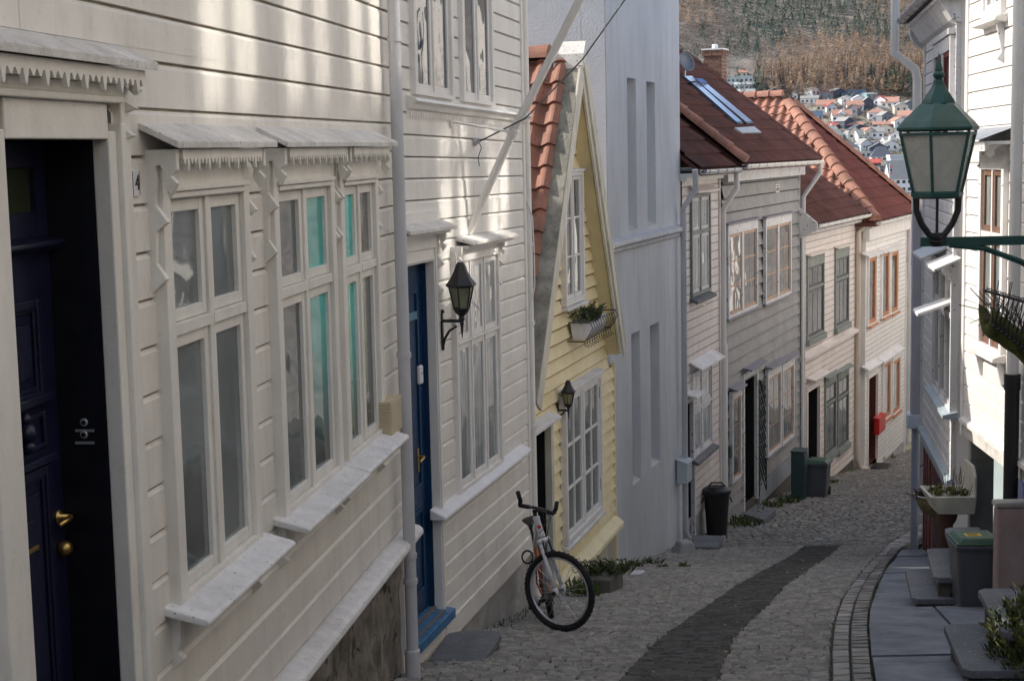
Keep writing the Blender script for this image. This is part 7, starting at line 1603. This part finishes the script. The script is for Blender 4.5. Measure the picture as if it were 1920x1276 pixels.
def tree(kind, P, s):
    d, t = rt.choice(protos[kind]); e = empty(kind + '_tree', P, LABT[kind], 'tree', GRT[kind]); e.scale = (s * rt.uniform(.8, 1.1), s * rt.uniform(.8, 1.1), s); e.rotation_euler = (0, 0, rt.uniform(0, 6.28))
    for nm, dd in (('crown', d), ('trunk', t)):
        o = bpy.data.objects.new(nm, dd); COL.objects.link(o); o.parent = e
for x, y in ((1660, 172), (1668, 176), (1677, 168), (1685, 174), (1694, 178), (1702, 172), (1707, 182), (1672, 163), (1633, 166), (1626, 160), (1715, 176)): tree('spruce', hit(x, y), rt.uniform(1.0, 1.5) if y > 162 else .8)
for i in range(75): x = 1415 + rt.random() * 320; tree('larch', hit(x, 156 + rt.uniform(-10, 6) - (x - 1415) * .02), rt.uniform(.9, 1.4))
for i in range(34): x = 1400 + rt.random() * 320; tree('bare', hit(x, 172 + rt.uniform(-8, 12)), rt.uniform(.5, .95))
for x, y in ((1700, 186), (1712, 190), (1600, 192), (1560, 186), (1640, 190), (1520, 178)): tree('bare', hit(x, y), rt.uniform(.6, 1.0))
mm = {'larch': MB(), 'spruce': MB(), 'bare': MB()}
for q_ in mm.values(): q_.c = []
cnt = 0; Yq = 1010.0
while Yq < 1950:
    stp = 4.9 + (Yq - 1000) * .006
    X = Yq * .06
    while X < Yq * .32:
        x, y = X + rt.uniform(-2.4, 2.4), Yq + rt.uniform(-2.4, 2.4); f = (Yq - 1000) / 350; px = 960 + 2900 * x / y
        nz = noise.noise(Vector((x * .011, y * .011, 2.0))); n2 = noise.noise(Vector((x * .035, y * .035, 5.0)))
        lar = .55 - f * .75 + nz * .9 + (px - 1500) * .0012; spr = .12 + f * .62 - nz * .8 + n2 * .5
        r_ = rt.random() * .5
        kind = 'larch' if lar > .25 + r_ * .6 else ('spruce' if spr > .1 + r_ * .8 else 'bare')
        if px < 1420 and Yq < 1090 and rt.random() < .75: X += stp; continue
        h = {'larch': 13, 'spruce': 12, 'bare': 8}[kind] * rt.uniform(.65, 1.3); zz = th(x, y)
        far = Yq > 1350
        if kind == 'bare': crown(mm[kind], (x, y, zz - .5), h, h * .42, 'b', rt, 26 if far else 46, 1.3 if far else .95)
        else: crown(mm[kind], (x, y, zz - .5), h, h * .27, 'c', rt, 26 if far else 62, 1.0)
        q_ = mm[kind]; tv = rt.uniform(.55, 1.15); tw = rt.uniform(-.08, .08); q_.c += [(tv * (1 + tw), tv, tv * (1 - tw))] * (len(q_.v) - len(q_.c))
        cnt += 1; X += stp
    Yq += stp * .95
print('forest trees', cnt)
def toned(src, nm):
    m_ = src.copy(); m_.name = nm; nt_ = m_.node_tree; x_ = nt_.nodes.new('ShaderNodeMix'); x_.data_type = 'RGBA'; x_.blend_type = 'MULTIPLY'; x_.inputs['Factor'].default_value = 1; a_ = nt_.nodes.new('ShaderNodeAttribute'); a_.attribute_name = 'Col'
    b_ = nt_.nodes['Principled BSDF']; src_ = b_.inputs['Base Color'].links[0].from_socket; nt_.links.new(src_, x_.inputs[6]); nt_.links.new(a_.outputs['Color'], x_.inputs[7]); nt_.links.new(x_.outputs[2], b_.inputs['Base Color'])
    for n_ in nt_.nodes:
        if n_.type == 'BSDF_TRANSLUCENT': nt_.links.new(x_.outputs[2], n_.inputs[0])
    return m_
for kind, mt_ in (('larch', toned(LARCH, 'larch_forest')), ('spruce', toned(SPRUCE, 'conifer_forest')), ('bare', toned(BARE, 'bare_forest'))):
    o = mm[kind].build('forest', mt_, None, fix=False, kind='stuff'); tag(o, {'larch': 'tan larch forest covering the mountainside', 'spruce': 'dark green conifers scattered through the mountain forest', 'bare': 'grey-brown leafless wood covering the mountainside'}[kind], 'forest')
m = MB()
for i in range(2600):
    x_, y_ = 1360 + rt.random() * 380, 150 + rt.random() * 190
    P = hit(x_, y_); h = rt.uniform(.8, 2.6); crown(m, P, h, h * .7, 'b', rt, 8, .8)
tag(m.build('undergrowth', mat('brush', (.33, .275, .21), .95, .3, .1, 0, streak=False, col2=(.22, .23, .14)), None, fix=False, kind='stuff'), 'brown brush and gardens between the hillside houses', 'brush')

# moss and grass in the joints along walls and kerb, grit on the setts
m = MB(); rq = random.Random(77)
def blade(x, y, h): 
    z = g(y) - .01; a = rq.uniform(0, 6.28); w = Vector((math.cos(a), math.sin(a), 0)) * h * .16; p = Vector((x, y, z)); m.add([p - w, p + w, p + Vector((rq.uniform(-.5, .5) * h, rq.uniform(-.5, .5) * h, h))], [(0, 1, 2)])
for i in range(5200):
    y = rq.uniform(10.5, 44)
    if noise.noise(Vector((0, y * .9, 3))) + rq.uniform(-.3, .3) < .05: continue
    blade(lx(y) + .02 + abs(rq.gauss(0, .10)), y, rq.uniform(.015, .06))
for i in range(2600):
    y = rq.uniform(9, 24)
    if noise.noise(Vector((5, y * 1.3, 3))) + rq.uniform(-.3, .3) < .0: continue
    blade((kx(y) if rq.random() < .3 else ko(y)) + rq.gauss(0, .012), y, rq.uniform(.012, .03))
o_ = m.build('grass', LEAF, None, fix=False, kind='stuff'); tag(o_, 'sparse moss and grass in the joints along walls and kerb', 'grass')
m = MB()
for i in range(420):
    y = 9.5 + rq.random() ** 1.6 * 16; x = lx(y) + rq.random() ** 1.5 * (ko(y) + .9 - lx(y)); a = rq.uniform(0, 6.28); s_ = rq.uniform(.006, .02); u_ = Vector((math.cos(a), math.sin(a), rq.uniform(-.2, .4))) * s_; v_ = Vector((-math.sin(a), math.cos(a), rq.uniform(-.2, .3))) * s_ * .6; p = Vector((x, y, g(y) + .018))
    m.add([p - u_ - v_, p + u_ - v_, p + u_ + v_, p - u_ + v_], [(0, 1, 2, 3)])
o_ = m.build('litter', mat('leaf_litter', (.16, .10, .05), .8, .6, 30, 0, streak=False, col2=(.42, .38, .30)), None, fix=False, kind='stuff'); tag(o_, 'scraps of dead leaf and grit scattered on the setts', 'litter')
# ================================================================== LIGHT, SKY, CAMERA
EL, PH = rad(36), rad(103)
to_sun = Vector((-math.sin(PH) * math.cos(EL), -math.cos(PH) * math.cos(EL), math.sin(EL)))
sun = bpy.data.lights.new('sun', 'SUN'); sun.energy = 5.0; sun.angle = rad(.53); sun.color = (1.0, .94, .85)
so = bpy.data.objects.new('sun', sun); COL.objects.link(so); so.rotation_euler = to_sun.to_track_quat('Z', 'Y').to_euler(); so.location = (-30, 0, 40)
W = bpy.data.worlds.new('World'); sc.world = W; W.use_nodes = True; nt = W.node_tree
bg = nt.nodes['Background']; sk = nt.nodes.new('ShaderNodeTexSky'); sk.sky_type = 'NISHITA'; sk.sun_disc = False
sk.sun_elevation = EL; sk.sun_rotation = math.atan2(to_sun.x, to_sun.y); sk.air_density = 1.0; sk.dust_density = 2.0; sk.ozone_density = 1.0
hs = nt.nodes.new('ShaderNodeHueSaturation'); hs.inputs['Saturation'].default_value = .66; hs.inputs['Value'].default_value = 1.95
nt.links.new(sk.outputs[0], hs.inputs['Color']); nt.links.new(hs.outputs[0], bg.inputs['Color']); bg.inputs['Strength'].default_value = .15
cam = bpy.data.cameras.new('camera'); co = bpy.data.objects.new('camera', cam); COL.objects.link(co); sc.camera = co
cam.sensor_width = 36; cam.lens = 36 * FPX / 1920; cam.clip_start = .05; cam.clip_end = 6000
co.matrix_world = Matrix((CRT, CUP, -FWD)).transposed().to_4x4()
sc.view_settings.view_transform = 'Standard'; sc.view_settings.look = 'None'; sc.view_settings.exposure = 0; sc.view_settings.gamma = 1
sc.cycles.use_denoising = True
sc.cycles.max_bounces = 8; sc.cycles.diffuse_bounces = 5; sc.cycles.glossy_bounces = 4

sc.cycles.use_guiding = True; sc.cycles.guiding_training_samples = 64; sc.cycles.sample_clamp_indirect = 0; sc.cycles.caustics_reflective = True; sc.cycles.blur_glossy = 0.0
